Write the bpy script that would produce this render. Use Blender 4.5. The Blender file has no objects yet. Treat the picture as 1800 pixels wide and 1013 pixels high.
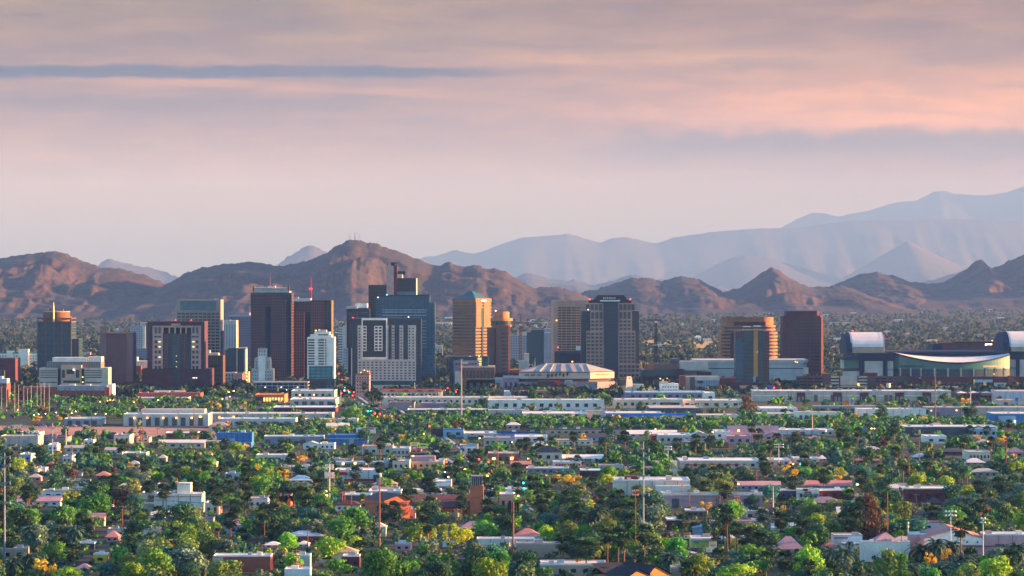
import bpy, bmesh, math, random
import numpy as np
from mathutils import Vector, Matrix

SC = bpy.context.scene
COL = SC.collection
R = math.radians

# ------------------------------------------------------------------ camera
F = 6667.0          # focal length in photo pixels (photo 1800 wide)
H = 106.5           # camera height above the plain, metres
cam = bpy.data.cameras.new("camera")
cam.sensor_width = 36.0
cam.lens = 36.0 * F / 1800.0
cam.clip_start = 1.0
cam.clip_end = 200000.0
cam.shift_y = -6.5 / 1800.0
cam_o = bpy.data.objects.new("camera", cam)
cam_o.location = (0, 0, H)
cam_o.rotation_euler = (R(90), 0, 0)
COL.objects.link(cam_o)
SC.camera = cam_o

# ------------------------------------------------------------------ sun, sky, exposure
SUN_EL, SUN_AZ = R(9.0), R(85)          # azimuth measured from +Y (into the picture) towards +X (right)
sdir = Vector((math.sin(SUN_AZ) * math.cos(SUN_EL), math.cos(SUN_AZ) * math.cos(SUN_EL), math.sin(SUN_EL)))
sun = bpy.data.lights.new("sun", 'SUN')
sun.energy = 4.6
sun.angle = R(0.53)
sun.color = (1.0, 0.50, 0.185)
sun_o = bpy.data.objects.new("sun", sun)
sun_o.rotation_euler = (-sdir).to_track_quat('-Z', 'Y').to_euler()
COL.objects.link(sun_o)

SC.view_settings.view_transform = 'Standard'
SC.view_settings.look = 'None'
SC.view_settings.exposure = 2.65
SC.view_settings.gamma = 1.0
SC.render.engine = 'CYCLES'
SC.cycles.use_denoising = True
SC.cycles.max_bounces = 5
SC.cycles.diffuse_bounces = 2
SC.cycles.glossy_bounces = 2
SC.cycles.transmission_bounces = 2
SC.cycles.volume_bounces = 0
SC.cycles.sample_clamp_indirect = 4.0

world = bpy.data.worlds.new("World")
SC.world = world
world.use_nodes = True
wt = world.node_tree
wt.nodes.clear()


class NT:
    """tiny node-tree helper"""
    def __init__(s, t): s.t = t
    def n(s, typ, **kw):
        nd = s.t.nodes.new(typ)
        for k, v in kw.items(): setattr(nd, k, v)
        return nd
    def put(s, sock, v):
        if isinstance(v, bpy.types.NodeSocket): s.t.links.new(v, sock)
        else: sock.default_value = v
    def m(s, op, a, b=0.0, c=None):
        nd = s.n('ShaderNodeMath', operation=op)
        s.put(nd.inputs[0], a); s.put(nd.inputs[1], b)
        if c is not None: s.put(nd.inputs[2], c)
        return nd.outputs[0]
    def ss(s, v, lo, hi, a=0.0, b=1.0):
        nd = s.n('ShaderNodeMapRange', interpolation_type='SMOOTHSTEP')
        s.put(nd.inputs[0], v); s.put(nd.inputs[1], lo); s.put(nd.inputs[2], hi)
        s.put(nd.inputs[3], a); s.put(nd.inputs[4], b)
        return nd.outputs[0]
    def mix(s, f, a, b, bt='MIX'):
        nd = s.n('ShaderNodeMix', data_type='RGBA', blend_type=bt)
        s.put(nd.inputs[0], f)
        s.put(nd.inputs[6], a if isinstance(a, bpy.types.NodeSocket) else (*a, 1))
        s.put(nd.inputs[7], b if isinstance(b, bpy.types.NodeSocket) else (*b, 1))
        return nd.outputs[2]
    def noise(s, vec, scale, detail=4.0, rough=0.55):
        nd = s.n('ShaderNodeTexNoise')
        s.put(nd.inputs['Vector'], vec); nd.inputs['Scale'].default_value = scale
        nd.inputs['Detail'].default_value = detail; nd.inputs['Roughness'].default_value = rough
        return nd.outputs[0]
    def xyz(s, x, y, z):
        nd = s.n('ShaderNodeCombineXYZ')
        s.put(nd.inputs[0], x); s.put(nd.inputs[1], y); s.put(nd.inputs[2], z)
        return nd.outputs[0]


w = NT(wt)
tc = w.n('ShaderNodeTexCoord')
sep = w.n('ShaderNodeSeparateXYZ')
wt.links.new(tc.outputs['Generated'], sep.inputs[0])
az = w.m('ARCTAN2', sep.outputs[0], sep.outputs[1])
el = w.m('ARCSINE', sep.outputs[2])
sky = w.n('ShaderNodeTexSky', sky_type='NISHITA')
sky.sun_disc = False
sky.sun_elevation = SUN_EL
sky.sun_rotation = SUN_AZ
sky.altitude = 350
sky.air_density = 1.0
sky.dust_density = 0.3
sky.ozone_density = 4.0
SKY_STRENGTH = 0.09


def E(py): return (500.0 - py) / F          # elevation (rad) of a sky feature
def A(px): return (px - 900.0) / F          # azimuth (rad)


# the cloud deck over the north: colours as radiance, before the haze below it
K = 1.0 / SKY_STRENGTH
cv = w.xyz(w.m('MULTIPLY', az, 20.0), w.m('MULTIPLY', el, 95.0), 0.0)
n1 = w.noise(cv, 1.0, 5.0, 0.5)
cv2 = w.xyz(w.m('MULTIPLY', az, 60.0), w.m('MULTIPLY', el, 230.0), 3.7)
n2 = w.noise(cv2, 1.3, 6.0, 0.6)
wob = w.m('MULTIPLY', w.m('SUBTRACT', n2, 0.5), 20.0 / F)
elw = w.m('ADD', el, wob)
elw2 = w.m('ADD', el, w.m('MULTIPLY', w.m('SUBTRACT', n1, 0.5), 60.0 / F))
right = w.ss(az, A(300), A(1800))
elw3 = w.m('ADD', elw, w.m('MULTIPLY', w.m('SUBTRACT', n1, 0.5), 26.0 / F))
mauve = (0.315, 0.225, 0.300)
base = w.mix(w.ss(el, E(430), E(170)), (1.25, 0.86, 0.50), (0.46, 0.31, 0.32))
base = w.mix(w.m('MULTIPLY', right, w.ss(el, E(420), E(230), 0.1, 1.0)), base, (0.60, 0.37, 0.28))
# warm glow between the layers, upper right
glow = w.m('MULTIPLY', w.ss(elw2, E(265), E(210)), w.ss(elw2, E(95), E(180)))
glow = w.m('MULTIPLY', glow, w.ss(az, A(700), A(1750)))
base = w.mix(glow, base, (1.2, 0.64, 0.08))
# grey-mauve veil on top
veil = w.m('MULTIPLY', w.ss(elw2, E(120), E(20)), 0.85)
vcol = w.mix(right, (0.36, 0.27, 0.30), (0.43, 0.255, 0.205))
vcol = w.mix(w.m('MULTIPLY', w.ss(n1, 0.45, 0.70), 0.8), vcol, (0.56, 0.40, 0.30))
base = w.mix(veil, base, vcol)
pale = w.m('MULTIPLY', w.ss(elw2, E(35), E(-5)), 0.55)
pale = w.m('MULTIPLY', pale, w.ss(az, A(1150), A(300)))
base = w.mix(pale, base, (0.50, 0.44, 0.34))


def streak(base, pc, pw, pl, pr, slope, col, k, soft=0.6, fade=160, src=None):
    """a long thin cloud streak centred at photo height pc, half thickness pw"""
    e0 = w.m('ADD', w.m('MULTIPLY', w.m('SUBTRACT', az, A((pl + pr) / 2)), slope), E(pc))
    d = w.m('ABSOLUTE', w.m('DIVIDE', w.m('SUBTRACT', src or elw, e0), pw / F))
    ms = w.ss(d, 1.0, 1.0 - soft)
    ms = w.m('MULTIPLY', ms, w.ss(az, A(pl), A(pl + fade)))
    ms = w.m('MULTIPLY', ms, w.ss(az, A(pr), A(pr - fade)))
    return w.mix(w.m('MULTIPLY', ms, k), base, col)


base = streak(base, 104, 20, 650, 1750, 0.0, (0.80, 0.52, 0.37), 0.75, 0.9, 400)
base = streak(base, 60, 26, 420, 1050, 0.03, (0.60, 0.45, 0.36), 0.6, 0.95, 250)
base = streak(base, 155, 15, 60, 960, -0.035, (0.78, 0.47, 0.37), 0.8, 0.9, 330, elw2)
base = streak(base, 185, 24, -200, 700, -0.01, (0.36, 0.26, 0.33), 0.7, 0.9, 200)
base = streak(base, 130, 15, -700, 700, 0.006, (0.07, 0.06, 0.16), 0.95, 0.6, 260)
base = streak(base, 127, 13, 330, 1010, -0.008, (0.07, 0.06, 0.16), 0.9, 0.7, 300)
base = streak(base, 31, 4, 20, 100, -0.06, (0.27, 0.23, 0.30), 0.7, 0.6, 30)
base = streak(base, 82, 22, -200, 420, 0.05, (0.35, 0.235, 0.30), 0.7, 0.95, 160)
base = streak(base, 45, 26, 820, 1900, -0.04, (0.36, 0.22, 0.20), 0.55, 0.95, 300, elw2)
# low bank of cloud with a ragged top, right half
n3 = w.noise(w.xyz(w.m('MULTIPLY', az, 55.0), 0.0, 8.1), 1.0, 5.0, 0.6)
top = w.m('ADD', E(238), w.m('MULTIPLY', w.m('SUBTRACT', n3, 0.42), 90.0 / F))
bank = w.ss(w.m('ADD', el, w.m('MULTIPLY', w.m('SUBTRACT', n2, 0.5), 16.0 / F)), w.m('ADD', top, 9.0 / F), w.m('SUBTRACT', top, 14.0 / F))
bank = w.m('MULTIPLY', bank, w.ss(el, E(305), E(255)))
bank = w.m('MULTIPLY', bank, w.ss(az, A(850), A(1250)))
base = w.mix(w.m('MULTIPLY', bank, 0.85), base, (0.33, 0.26, 0.30))
base = w.mix(1.0, base, w.mix(w.ss(el, E(460), E(230)), (0.27, 0.35, 0.45), (0.80, 0.60, 0.10)), 'MULTIPLY')
n4 = w.noise(w.xyz(w.m('ADD', w.m('MULTIPLY', az, 34.0), w.m('MULTIPLY', n1, 2.0)), w.m('ADD', w.m('MULTIPLY', el, 260.0), w.m('MULTIPLY', n2, 1.6)), 1.3), 1.0, 6.0, 0.62)
mott = w.m('MULTIPLY', w.ss(el, E(400), E(200)), 0.55)
base = w.mix(mott, base, w.mix(w.ss(n4, 0.35, 0.68), (0.66, 0.62, 0.70), (1.32, 1.20, 0.95)), 'MULTIPLY')
kmul = w.n('ShaderNodeVectorMath', operation='SCALE')
wt.links.new(base, kmul.inputs[0])
kmul.inputs['Scale'].default_value = K * 0.154
front = w.m('MULTIPLY', w.ss(w.m('ABSOLUTE', az), 0.6, 0.25), w.ss(el, 0.22, 0.1))
skyc = w.mix(front, sky.outputs[0], kmul.outputs[0])
bg = w.n('ShaderNodeBackground')
wt.links.new(skyc, bg.inputs[0])
bg.inputs[1].default_value = SKY_STRENGTH
wo = w.n('ShaderNodeOutputWorld')
wt.links.new(bg.outputs[0], wo.inputs[0])


# ------------------------------------------------------------------ projection helpers (photo pixel -> place)
def S(Y): return Y / F
def PX(px, Y): return (px - 900.0) * Y / F
def PZ(py, Y): return H - (py - 500.0) * Y / F
def GY(py): return H * F / (py - 500.0)      # distance of the ground seen at photo row py
def topx(x, Y): return 900.0 + x * F / Y
def topy(z, Y): return 500.0 + (H - z) * F / Y


# ------------------------------------------------------------------ materials
MATS = {}


def newmat(name):
    m = bpy.data.materials.new(name)
    m.use_nodes = True
    t = m.node_tree
    t.nodes.clear()
    h = NT(t)
    out = h.n('ShaderNodeOutputMaterial')
    b = h.n('ShaderNodeBsdfPrincipled')
    t.links.new(b.outputs[0], out.inputs[0])
    return m, h, b, out


def plain(name, col, rough=0.85, var=0.22, scale=0.12, spec=0.25, rnd=0.0, metal=0.0):
    """weathered surface: object-space noise at two sizes"""
    if name in MATS: return MATS[name]
    m, h, b, out = newmat(name)
    tcn = h.n('ShaderNodeTexCoord')
    na = h.noise(tcn.outputs['Object'], scale, 5.0, 0.6)
    nb = h.noise(tcn.outputs['Object'], scale * 9, 3.0, 0.6)
    f = h.m('ADD', h.m('MULTIPLY', na, 0.65), h.m('MULTIPLY', nb, 0.35))
    dark = tuple(c * (1 - var) for c in col); lite = tuple(min(1, c * (1 + var)) for c in col)
    c = h.mix(h.ss(f, 0.3, 0.7), dark, lite)
    if rnd:
        oi = h.n('ShaderNodeObjectInfo')
        hs = h.n('ShaderNodeHueSaturation')
        h.put(hs.inputs['Hue'], h.m('ADD', 0.5 - 0.02 * rnd, h.m('MULTIPLY', oi.outputs['Random'], 0.04 * rnd)))
        h.put(hs.inputs['Value'], h.m('ADD', 1 - 0.28 * rnd, h.m('MULTIPLY', h.m('FRACT', h.m('MULTIPLY', oi.outputs['Random'], 7.31)), 0.56 * rnd)))
        h.put(hs.inputs['Color'], c)
        c = hs.outputs[0]
    h.put(b.inputs['Base Color'], c)
    b.inputs['Roughness'].default_value = rough
    b.inputs['Specular IOR Level'].default_value = spec
    b.inputs['Metallic'].default_value = metal
    MATS[name] = m
    return m


def glow(name, col, st):
    if name in MATS: return MATS[name]
    m, h, b, out = newmat(name)
    b.inputs['Base Color'].default_value = (*[min(1, c) for c in col], 1)
    b.inputs['Emission Color'].default_value = (*col, 1)
    b.inputs['Emission Strength'].default_value = st
    MATS[name] = m
    return m


def curtain(name, c1, c2, line, bw, bh, mortar=0.12, rough=0.2, spec=0.28, lit=None):
    """glass wall of panes bw x bh metres: tones differ pane by pane, thin mullions between"""
    if name in MATS: return MATS[name]
    m, h, b, out = newmat(name)
    tcn = h.n('ShaderNodeTexCoord')
    sp = h.n('ShaderNodeSeparateXYZ')
    h.put(sp.inputs[0], tcn.outputs['Object'])
    v = h.xyz(h.m('ADD', sp.outputs[0], sp.outputs[1]), sp.outputs[2], 0.0)
    br = h.n('ShaderNodeTexBrick')
    br.offset = 0.0; br.squash = 1.0
    h.put(br.inputs['Vector'], v)
    br.inputs['Color1'].default_value = (*c1, 1)
    br.inputs['Color2'].default_value = (*c2, 1)
    br.inputs['Mortar'].default_value = (*line, 1)
    br.inputs['Scale'].default_value = 1.0
    br.inputs['Mortar Size'].default_value = mortar
    br.inputs['Mortar Smooth'].default_value = 0.1
    br.inputs['Brick Width'].default_value = bw
    br.inputs['Row Height'].default_value = bh
    na = h.noise(tcn.outputs['Object'], 0.03, 3.0, 0.5)
    c = h.mix(h.ss(na, 0.35, 0.65, 0.0, 0.35), br.outputs['Color'], c2)
    h.put(b.inputs['Base Color'], c)
    h.put(b.inputs['Roughness'], h.m('ADD', rough, h.m('MULTIPLY', br.outputs['Fac'], 0.5)))
    b.inputs['Specular IOR Level'].default_value = spec
    MATS[name] = m
    return m


def leafmat(name, col, trans=0.25, rnd=1.0):
    if name in MATS: return MATS[name]
    m, h, b, out = newmat(name)
    oi = h.n('ShaderNodeObjectInfo')
    tcn = h.n('ShaderNodeTexCoord')
    na = h.noise(tcn.outputs['Object'], 0.45, 3.0, 0.6)
    c = h.mix(h.ss(na, 0.35, 0.68), tuple(x * 0.55 for x in col), tuple(min(1, x * 1.45) for x in col))
    hs = h.n('ShaderNodeHueSaturation')
    h.put(hs.inputs['Hue'], h.m('ADD', 0.5 - 0.03 * rnd, h.m('MULTIPLY', oi.outputs['Random'], 0.06 * rnd)))
    h.put(hs.inputs['Value'], h.m('ADD', 1 - 0.3 * rnd, h.m('MULTIPLY', h.m('FRACT', h.m('MULTIPLY', oi.outputs['Random'], 7.31)), 0.7 * rnd)))
    h.put(hs.inputs['Color'], c)
    h.put(b.inputs['Base Color'], hs.outputs[0])
    b.inputs['Roughness'].default_value = 0.7
    b.inputs['Specular IOR Level'].default_value = 0.2
    tr = h.n('ShaderNodeBsdfTranslucent')
    h.put(tr.inputs[0], hs.outputs[0])
    mx = h.n('ShaderNodeMixShader')
    mx.inputs[0].default_value = trans
    m.node_tree.links.new(b.outputs[0], mx.inputs[1])
    m.node_tree.links.new(tr.outputs[0], mx.inputs[2])
    m.node_tree.links.new(mx.outputs[0], out.inputs[0])
    MATS[name] = m
    return m


PAL = {
    'white': (.74, .69, .60), 'offwhite': (.68, .62, .52), 'cream': (.66, .56, .42), 'tan': (.42, .30, .20), 'sand': (.60, .49, .35),
    'beige': (.48, .385, .30), 'pinkstone': (.42, .27, .23), 'brown': (.17, .095, .07), 'darkbrown': (.075, .042, .036),
    'brick': (.23, .062, .045), 'redbrick': (.30, .085, .05), 'orange': (.62, .17, .035), 'maroon': (.11, .028, .034), 'plum': (.06, .026, .036),
    'purplebrick': (.115, .058, .062), 'grey': (.27, .27, .28), 'lightgrey': (.47, .42, .355), 'darkgrey': (.075, .075, .085), 'black': (.018, .018, .022),
    'navy': (.012, .026, .055), 'teal': (.02, .15, .155), 'tealdark': (.012, .06, .07), 'blue': (.03, .15, .34), 'paleblue': (.26, .38, .48),
    'brightblue': (.02, .18, .60), 'red': (.55, .03, .025), 'salmon': (.55, .22, .18), 'pink': (.50, .28, .27), 'yellow': (.72, .48, .05),
    'lemon': (.70, .66, .12), 'green': (.03, .30, .16), 'asphalt': (.055, .055, .062), 'concrete': (.46, .43, .39), 'rust': (.28, .10, .045),
    'metal': (.42, .44, .47), 'wood': (.13, .06, .035), 'wirec': (.05, .05, .055), 'ivory': (.78, .69, .54), 'purple': (.16, .06, .13), 'mauvegrey': (.24, .19, .23), 'hotelbrick': (.17, .08, .065),
}


def P(n):
    if n in MATS: return MATS[n]
    if n in ('metal',): return plain(n, PAL[n], 0.45, 0.15, 0.3, 0.5)
    return plain(n, PAL[n])


def gl(n):
    """plain dark window glass tones"""
    d = {'win': (.012, .022, .035), 'winteal': (.012, .05, .07), 'winblue': (.03, .06, .11), 'winbrown': (.025, .018, .02), 'wingrey': (.09, .10, .13)}
    if n in MATS: return MATS[n]
    return plain(n, d[n], 0.15, 0.35, 0.25, 0.5)


# ------------------------------------------------------------------ mesh helpers
class MB:
    def __init__(s): s.v = []; s.f = []; s.mi = []
    def quad(s, a, b, c, d, mi=0):
        i = len(s.v); s.v += [a, b, c, d]; s.f.append((i, i + 1, i + 2, i + 3)); s.mi.append(mi)
    def tri(s, a, b, c, mi=0):
        i = len(s.v); s.v += [a, b, c]; s.f.append((i, i + 1, i + 2)); s.mi.append(mi)
    def box(s, x0, x1, y0, y1, z0, z1, mi=0):
        i = len(s.v)
        s.v += [(x0, y0, z0), (x1, y0, z0), (x1, y1, z0), (x0, y1, z0), (x0, y0, z1), (x1, y0, z1), (x1, y1, z1), (x0, y1, z1)]
        for q in ((0, 3, 2, 1), (4, 5, 6, 7), (0, 1, 5, 4), (1, 2, 6, 5), (2, 3, 7, 6), (3, 0, 4, 7)):
            s.f.append(tuple(i + k for k in q)); s.mi.append(mi)
        return s
    def prism(s, pts, z0, z1, mi=0, top=None):
        """vertical prism over a plan polygon; top = other plan for the upper ring (taper)"""
        n = len(pts); i = len(s.v); tp = top or pts
        s.v += [(p[0], p[1], z0) for p in pts] + [(p[0], p[1], z1) for p in tp]
        for k in range(n):
            s.f.append((i + k, i + (k + 1) % n, i + n + (k + 1) % n, i + n + k)); s.mi.append(mi)
        s.f.append(tuple(i + n + k for k in range(n))); s.mi.append(mi)
        s.f.append(tuple(i + k for k in reversed(range(n)))); s.mi.append(mi)
        return s
    def poly(s, pts, mi=0):
        i = len(s.v); s.v += list(pts); s.f.append(tuple(range(i, i + len(pts)))); s.mi.append(mi)
    def tube(s, p0, p1, r0, r1=None, n=6, mi=0):
        r1 = r0 if r1 is None else r1
        p0 = Vector(p0); p1 = Vector(p1); d = (p1 - p0).normalized()
        u = d.orthogonal().normalized(); w_ = d.cross(u)
        i = len(s.v)
        for p, r in ((p0, r0), (p1, r1)):
            for k in range(n):
                a = 2 * math.pi * k / n
                s.v.append(tuple(p + u * (r * math.cos(a)) + w_ * (r * math.sin(a))))
        for k in range(n):
            s.f.append((i + k, i + (k + 1) % n, i + n + (k + 1) % n, i + n + k)); s.mi.append(mi)
        s.f.append(tuple(i + n + k for k in range(n))); s.mi.append(mi)
        s.f.append(tuple(i + k for k in reversed(range(n)))); s.mi.append(mi)
        return s
    def mesh(s, name, *mats):
        me = bpy.data.meshes.new(name)
        me.from_pydata(s.v, [], s.f)
        for m in mats: me.materials.append(m)
        if len(mats) > 1: me.polygons.foreach_set('material_index', s.mi)
        me.update()
        return me
    def build(s, name, mat, parent=None, loc=None):
        mats = mat if isinstance(mat, (list, tuple)) else (mat,)
        return link(name, s.mesh(name, *mats), parent, loc)


def link(name, data, parent=None, loc=None):
    o = bpy.data.objects.new(name, data)
    COL.objects.link(o)
    if parent is not None: o.parent = parent
    if loc is not None: o.location = loc
    return o


def tag(o, label=None, cat=None, group=None, kind=None):
    if label: o['label'] = label
    if cat: o['category'] = cat
    if group: o['group'] = group
    if kind: o['kind'] = kind
    return o


def circ(cx, cy, r, n=24, a0=0.0, ry=None):
    return [(cx + r * math.cos(a0 + 2 * math.pi * k / n), cy + (ry or r) * math.sin(a0 + 2 * math.pi * k / n)) for k in range(n)]


KEEP = []        # photo boxes that must stay in view: (x0, x1, y0, y1, base row)
LAND = []        # landmarks used to word labels: (phrase, px, py)


# ------------------------------------------------------------------ numpy value noise
def _hash(ix, iy, seed):
    n = (ix.astype(np.int64) * 374761393 + iy.astype(np.int64) * 668265263 + seed * 974711) & 0x7fffffff
    n = ((n ^ (n >> 13)) * 1274126177) & 0x7fffffff
    return ((n ^ (n >> 16)) & 0xffff) / 65535.0


def vnoise(x, y, seed=0):
    x = np.asarray(x, float); y = np.asarray(y, float)
    ix = np.floor(x); iy = np.floor(y)
    fx = x - ix; fy = y - iy
    fx = fx * fx * (3 - 2 * fx); fy = fy * fy * (3 - 2 * fy)
    a = _hash(ix, iy, seed); b = _hash(ix + 1, iy, seed); c = _hash(ix, iy + 1, seed); d = _hash(ix + 1, iy + 1, seed)
    return (a * (1 - fx) + b * fx) * (1 - fy) + (c * (1 - fx) + d * fx) * fy


def fbm(x, y, seed=0, o=5, ridged=False):
    s = 0.0; a = 0.5; t = 0.0
    for k in range(o):
        n = vnoise(x * 2 ** k, y * 2 ** k, seed + k * 17)
        if ridged: n = 1 - np.abs(2 * n - 1)
        s = s + a * n; t += a; a *= 0.5
    return s / t


def npmesh(name, V, Fq, mats, mi=None, smooth=False):
    me = bpy.data.meshes.new(name)
    V = np.asarray(V, np.float32); Fq = np.asarray(Fq, np.int32)
    nf, k = Fq.shape
    me.vertices.add(len(V)); me.vertices.foreach_set('co', V.ravel())
    me.loops.add(nf * k); me.loops.foreach_set('vertex_index', Fq.ravel())
    me.polygons.add(nf)
    me.polygons.foreach_set('loop_start', np.arange(nf, dtype=np.int32) * k)
    for m in mats: me.materials.append(m)
    if mi is not None: me.polygons.foreach_set('material_index', np.asarray(mi, np.int32))
    me.update(calc_edges=True)
    if smooth: me.polygons.foreach_set('use_smooth', [True] * nf)
    return me


# ------------------------------------------------------------------ ground and mountains (setting)
def ground_mat():
    m, h, b, out = newmat('ground_soil')
    g = h.n('ShaderNodeNewGeometry')
    sp = h.n('ShaderNodeSeparateXYZ'); h.put(sp.inputs[0], g.outputs['Position'])
    big = h.noise(g.outputs['Position'], 0.006, 4.0, 0.6)
    mid = h.noise(g.outputs['Position'], 0.035, 4.0, 0.6)
    fine = h.noise(g.outputs['Position'], 0.5, 3.0, 0.6)
    c = h.mix(h.ss(big, 0.4, 0.6), (0.115, 0.090, 0.062), (0.07, 0.065, 0.06))
    c = h.mix(h.ss(mid, 0.42, 0.56), c, (0.04, 0.07, 0.028))
    far = h.ss(sp.outputs[1], 4200, 7000)
    cf = h.mix(h.ss(mid, 0.40, 0.55), (0.022, 0.04, 0.022), (0.065, 0.06, 0.045))
    c = h.mix(far, c, cf)
    c = h.mix(h.ss(fine, 0.3, 0.7), h.mix(0.3, c, (0.02, 0.02, 0.02)), c)
    h.put(b.inputs['Base Color'], c)
    b.inputs['Roughness'].default_value = 0.95
    b.inputs['Specular IOR Level'].default_value = 0.1
    return m


g = MB()
g.quad((-30000, -400, 0), (30000, -400, 0), (30000, 100000, 0), (-30000, 100000, 0))
tag(g.build('ground', ground_mat()), kind='structure')


def rock_mat(name, rock, rock2, scrub, sscale, samt):
    m, h, b, out = newmat(name)
    g = h.n('ShaderNodeNewGeometry')
    na = h.noise(g.outputs['Position'], sscale * 0.12, 5.0, 0.62)
    nb = h.noise(g.outputs['Position'], sscale, 3.0, 0.7)
    c = h.mix(h.ss(na, 0.35, 0.65), rock, rock2)
    c = h.mix(h.ss(nb, 0.50 - samt, 0.62 - samt, 0.0, 0.85), c, scrub)
    h.put(b.inputs['Base Color'], c)
    b.inputs['Roughness'].default_value = 0.95
    b.inputs['Specular IOR Level'].default_value = 0.1
    return m


def mountain(name, prof, Y, front, back, mat, seed, nu=520, nv=90, rough=1.0, base=0.0, spur=1.0, label=None):
    """a range whose crest follows the traced profile (photo px, py) at distance Y, with real slopes to both sides"""
    prof = sorted(prof)
    xs = np.array([p[0] for p in prof], float); ys = np.array([p[1] for p in prof], float)
    u = np.linspace(xs[0], xs[-1], nu)
    py = np.interp(u, xs, ys)
    k = np.array([0.25, 0.5, 0.25])
    py[1:-1] = np.convolve(py, k, 'valid')
    py = py + (vnoise(u / 7.0, u * 0 + seed, seed) - 0.5) * 3.2 * rough + (vnoise(u / 2.6, u * 0 + 3, seed + 5) - 0.5) * 1.6 * rough
    hz = np.maximum(PZ(py, Y) - base, 1.0)
    X = PX(u, Y)
    t = np.concatenate([-np.linspace(1, 0, nv) ** 1.0, np.linspace(0, 1, nv // 3)[1:]])
    U, T = np.meshgrid(u, t)
    hh = np.tile(hz, (len(t), 1)); XX = np.tile(X, (len(t), 1))
    at = np.abs(T)
    ns = 520.0 * max(1.0, Y / 14500.0); gx = XX / ns; gy = T * front / ns
    wx = (fbm(gx * .8, gy * .8, seed + 9, 3) - 0.5) * 1.3; wy = (fbm(gx * .8 + 7, gy * .8, seed + 10, 3) - 0.5) * 1.3
    sp = fbm(gx * .85 + gy * .6 + wx * 1.7, gy * .75 - gx * .3 + wy * 1.7, seed, 5, True)
    sp2 = fbm(gx * 3.1 + wx * 2, gy * 2.2 + wy * 2, seed + 3, 4, True)
    fall = np.power(np.clip(1 - at, 0, 1), np.clip(1.25 + spur * (0.6 - sp) * 0.7, 0.6, 2.6))
    env = np.clip(at * 3.0, 0, 1) * np.clip((1 - at) * 2.5, 0, 1)
    kk = np.hanning(31); kk /= kk.sum()
    hs = np.convolve(np.pad(hz, 15, 'edge'), kk, 'valid')
    rough_ = np.tile(hz - hs, (len(t), 1)) * np.exp(-at * 26)
    hb = np.tile(hs, (len(t), 1))
    Z = rough_ + hb * fall * (1 + spur * env * (sp - 0.72) * 0.68)
    Z = Z + hh * env * ((sp2 - 0.6) * 0.15 * spur + (fbm(gx * 12, gy * 9, seed + 11, 3, True) - 0.6) * 0.05 * spur)
    Z = np.minimum(Z, hh * (1 - 0.05 * at)) * 1.0
    Z = np.maximum(Z, -3.0) + base
    Z[0, :] = -4; Z[-1, :] = -4
    YY = Y + np.where(T < 0, T * front, T * back) + (fbm(U / 40, T, seed + 21, 3) - 0.5) * front * 0.25 * at
    sc_ = YY / Y
    V = np.stack([XX * (0.35 * sc_ + 0.65), YY, Z], -1).reshape(-1, 3)
    nr = len(t)
    idx = np.arange(nr * nu).reshape(nr, nu)
    Fq = np.stack([idx[:-1, :-1], idx[:-1, 1:], idx[1:, 1:], idx[1:, :-1]], -1).reshape(-1, 4)
    o = link(name, npmesh(name, V, Fq, [mat]))
    return tag(o, kind='structure')


rock_near = rock_mat('rock_near', (.074, .042, .039), (.036, .030, .034), (.016, .021, .022), 0.06, 0.05)
rock_dark = rock_mat('rock_dark', (.08, .045, .042), (.045, .035, .036), (.018, .022, .025), 0.045, 0.06)
rock_far = rock_mat('rock_far', (.055, .045, .045), (.04, .036, .038), (.035, .036, .034), 0.01, 0.0)

mountain('mountain', [(-330, 520), (-200, 470), (-60, 462), (0, 455), (35, 448), (75, 444), (100, 443), (118, 447), (140, 457), (165, 464), (180, 472), (200, 471), (225, 475), (255, 484),
                      (280, 495), (300, 503), (330, 522), (370, 545), (420, 558)], 13800, 2300, 1800, rock_near, 3, base=-2)
mountain('mountain', [(180, 562), (230, 540), (260, 522), (290, 502), (320, 484), (345, 473), (380, 466), (420, 462), (437, 459), (455, 463), (480, 467), (500, 466), (520, 463), (545, 458), (570, 447), (590, 434),
                      (610, 424), (626, 421), (645, 427), (665, 430), (690, 438), (720, 449), (745, 461), (770, 468), (790, 459), (805, 468), (820, 469), (840, 467), (855, 473), (872, 471), (890, 478), (905, 489),
                      (925, 499), (940, 506), (965, 505), (985, 506), (1010, 512), (1030, 521), (1060, 538), (1090, 552)], 13200, 2100, 1800, rock_near, 12, nu=620, nv=90, base=-2)
mountain('mountain', [(960, 552), (1000, 525), (1030, 512), (1050, 509), (1075, 500), (1100, 492), (1120, 488), (1140, 490), (1165, 494), (1185, 489), (1205, 486), (1225, 490), (1245, 500), (1270, 513), (1300, 507),
                      (1320, 494), (1340, 478), (1355, 470), (1370, 477), (1390, 489), (1410, 500), (1430, 505), (1455, 503), (1480, 502), (1500, 508), (1530, 520), (1570, 535), (1600, 549)], 15300, 2100, 1900,
         rock_near, 27, nu=520, nv=80, base=-2)
mountain('mountain', [(1420, 545), (1455, 505), (1480, 495), (1510, 482), (1540, 478), (1570, 484), (1600, 495), (1630, 499), (1650, 498), (1680, 485), (1700, 473), (1715, 460), (1725, 457), (1740, 470), (1755, 469),
                      (1775, 457), (1800, 449), (1850, 440), (1950, 460), (2060, 540)], 16900, 2000, 2000, rock_dark, 31, nu=380, base=-2)
mountain('mountain', [(1300, 549), (1380, 532), (1440, 522), (1500, 524), (1550, 521), (1600, 522), (1660, 518), (1720, 512), (1800, 508), (1900, 500), (2050, 545)], 15900, 1100, 900, rock_dark, 37, nu=300, nv=40, base=-2)
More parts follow.
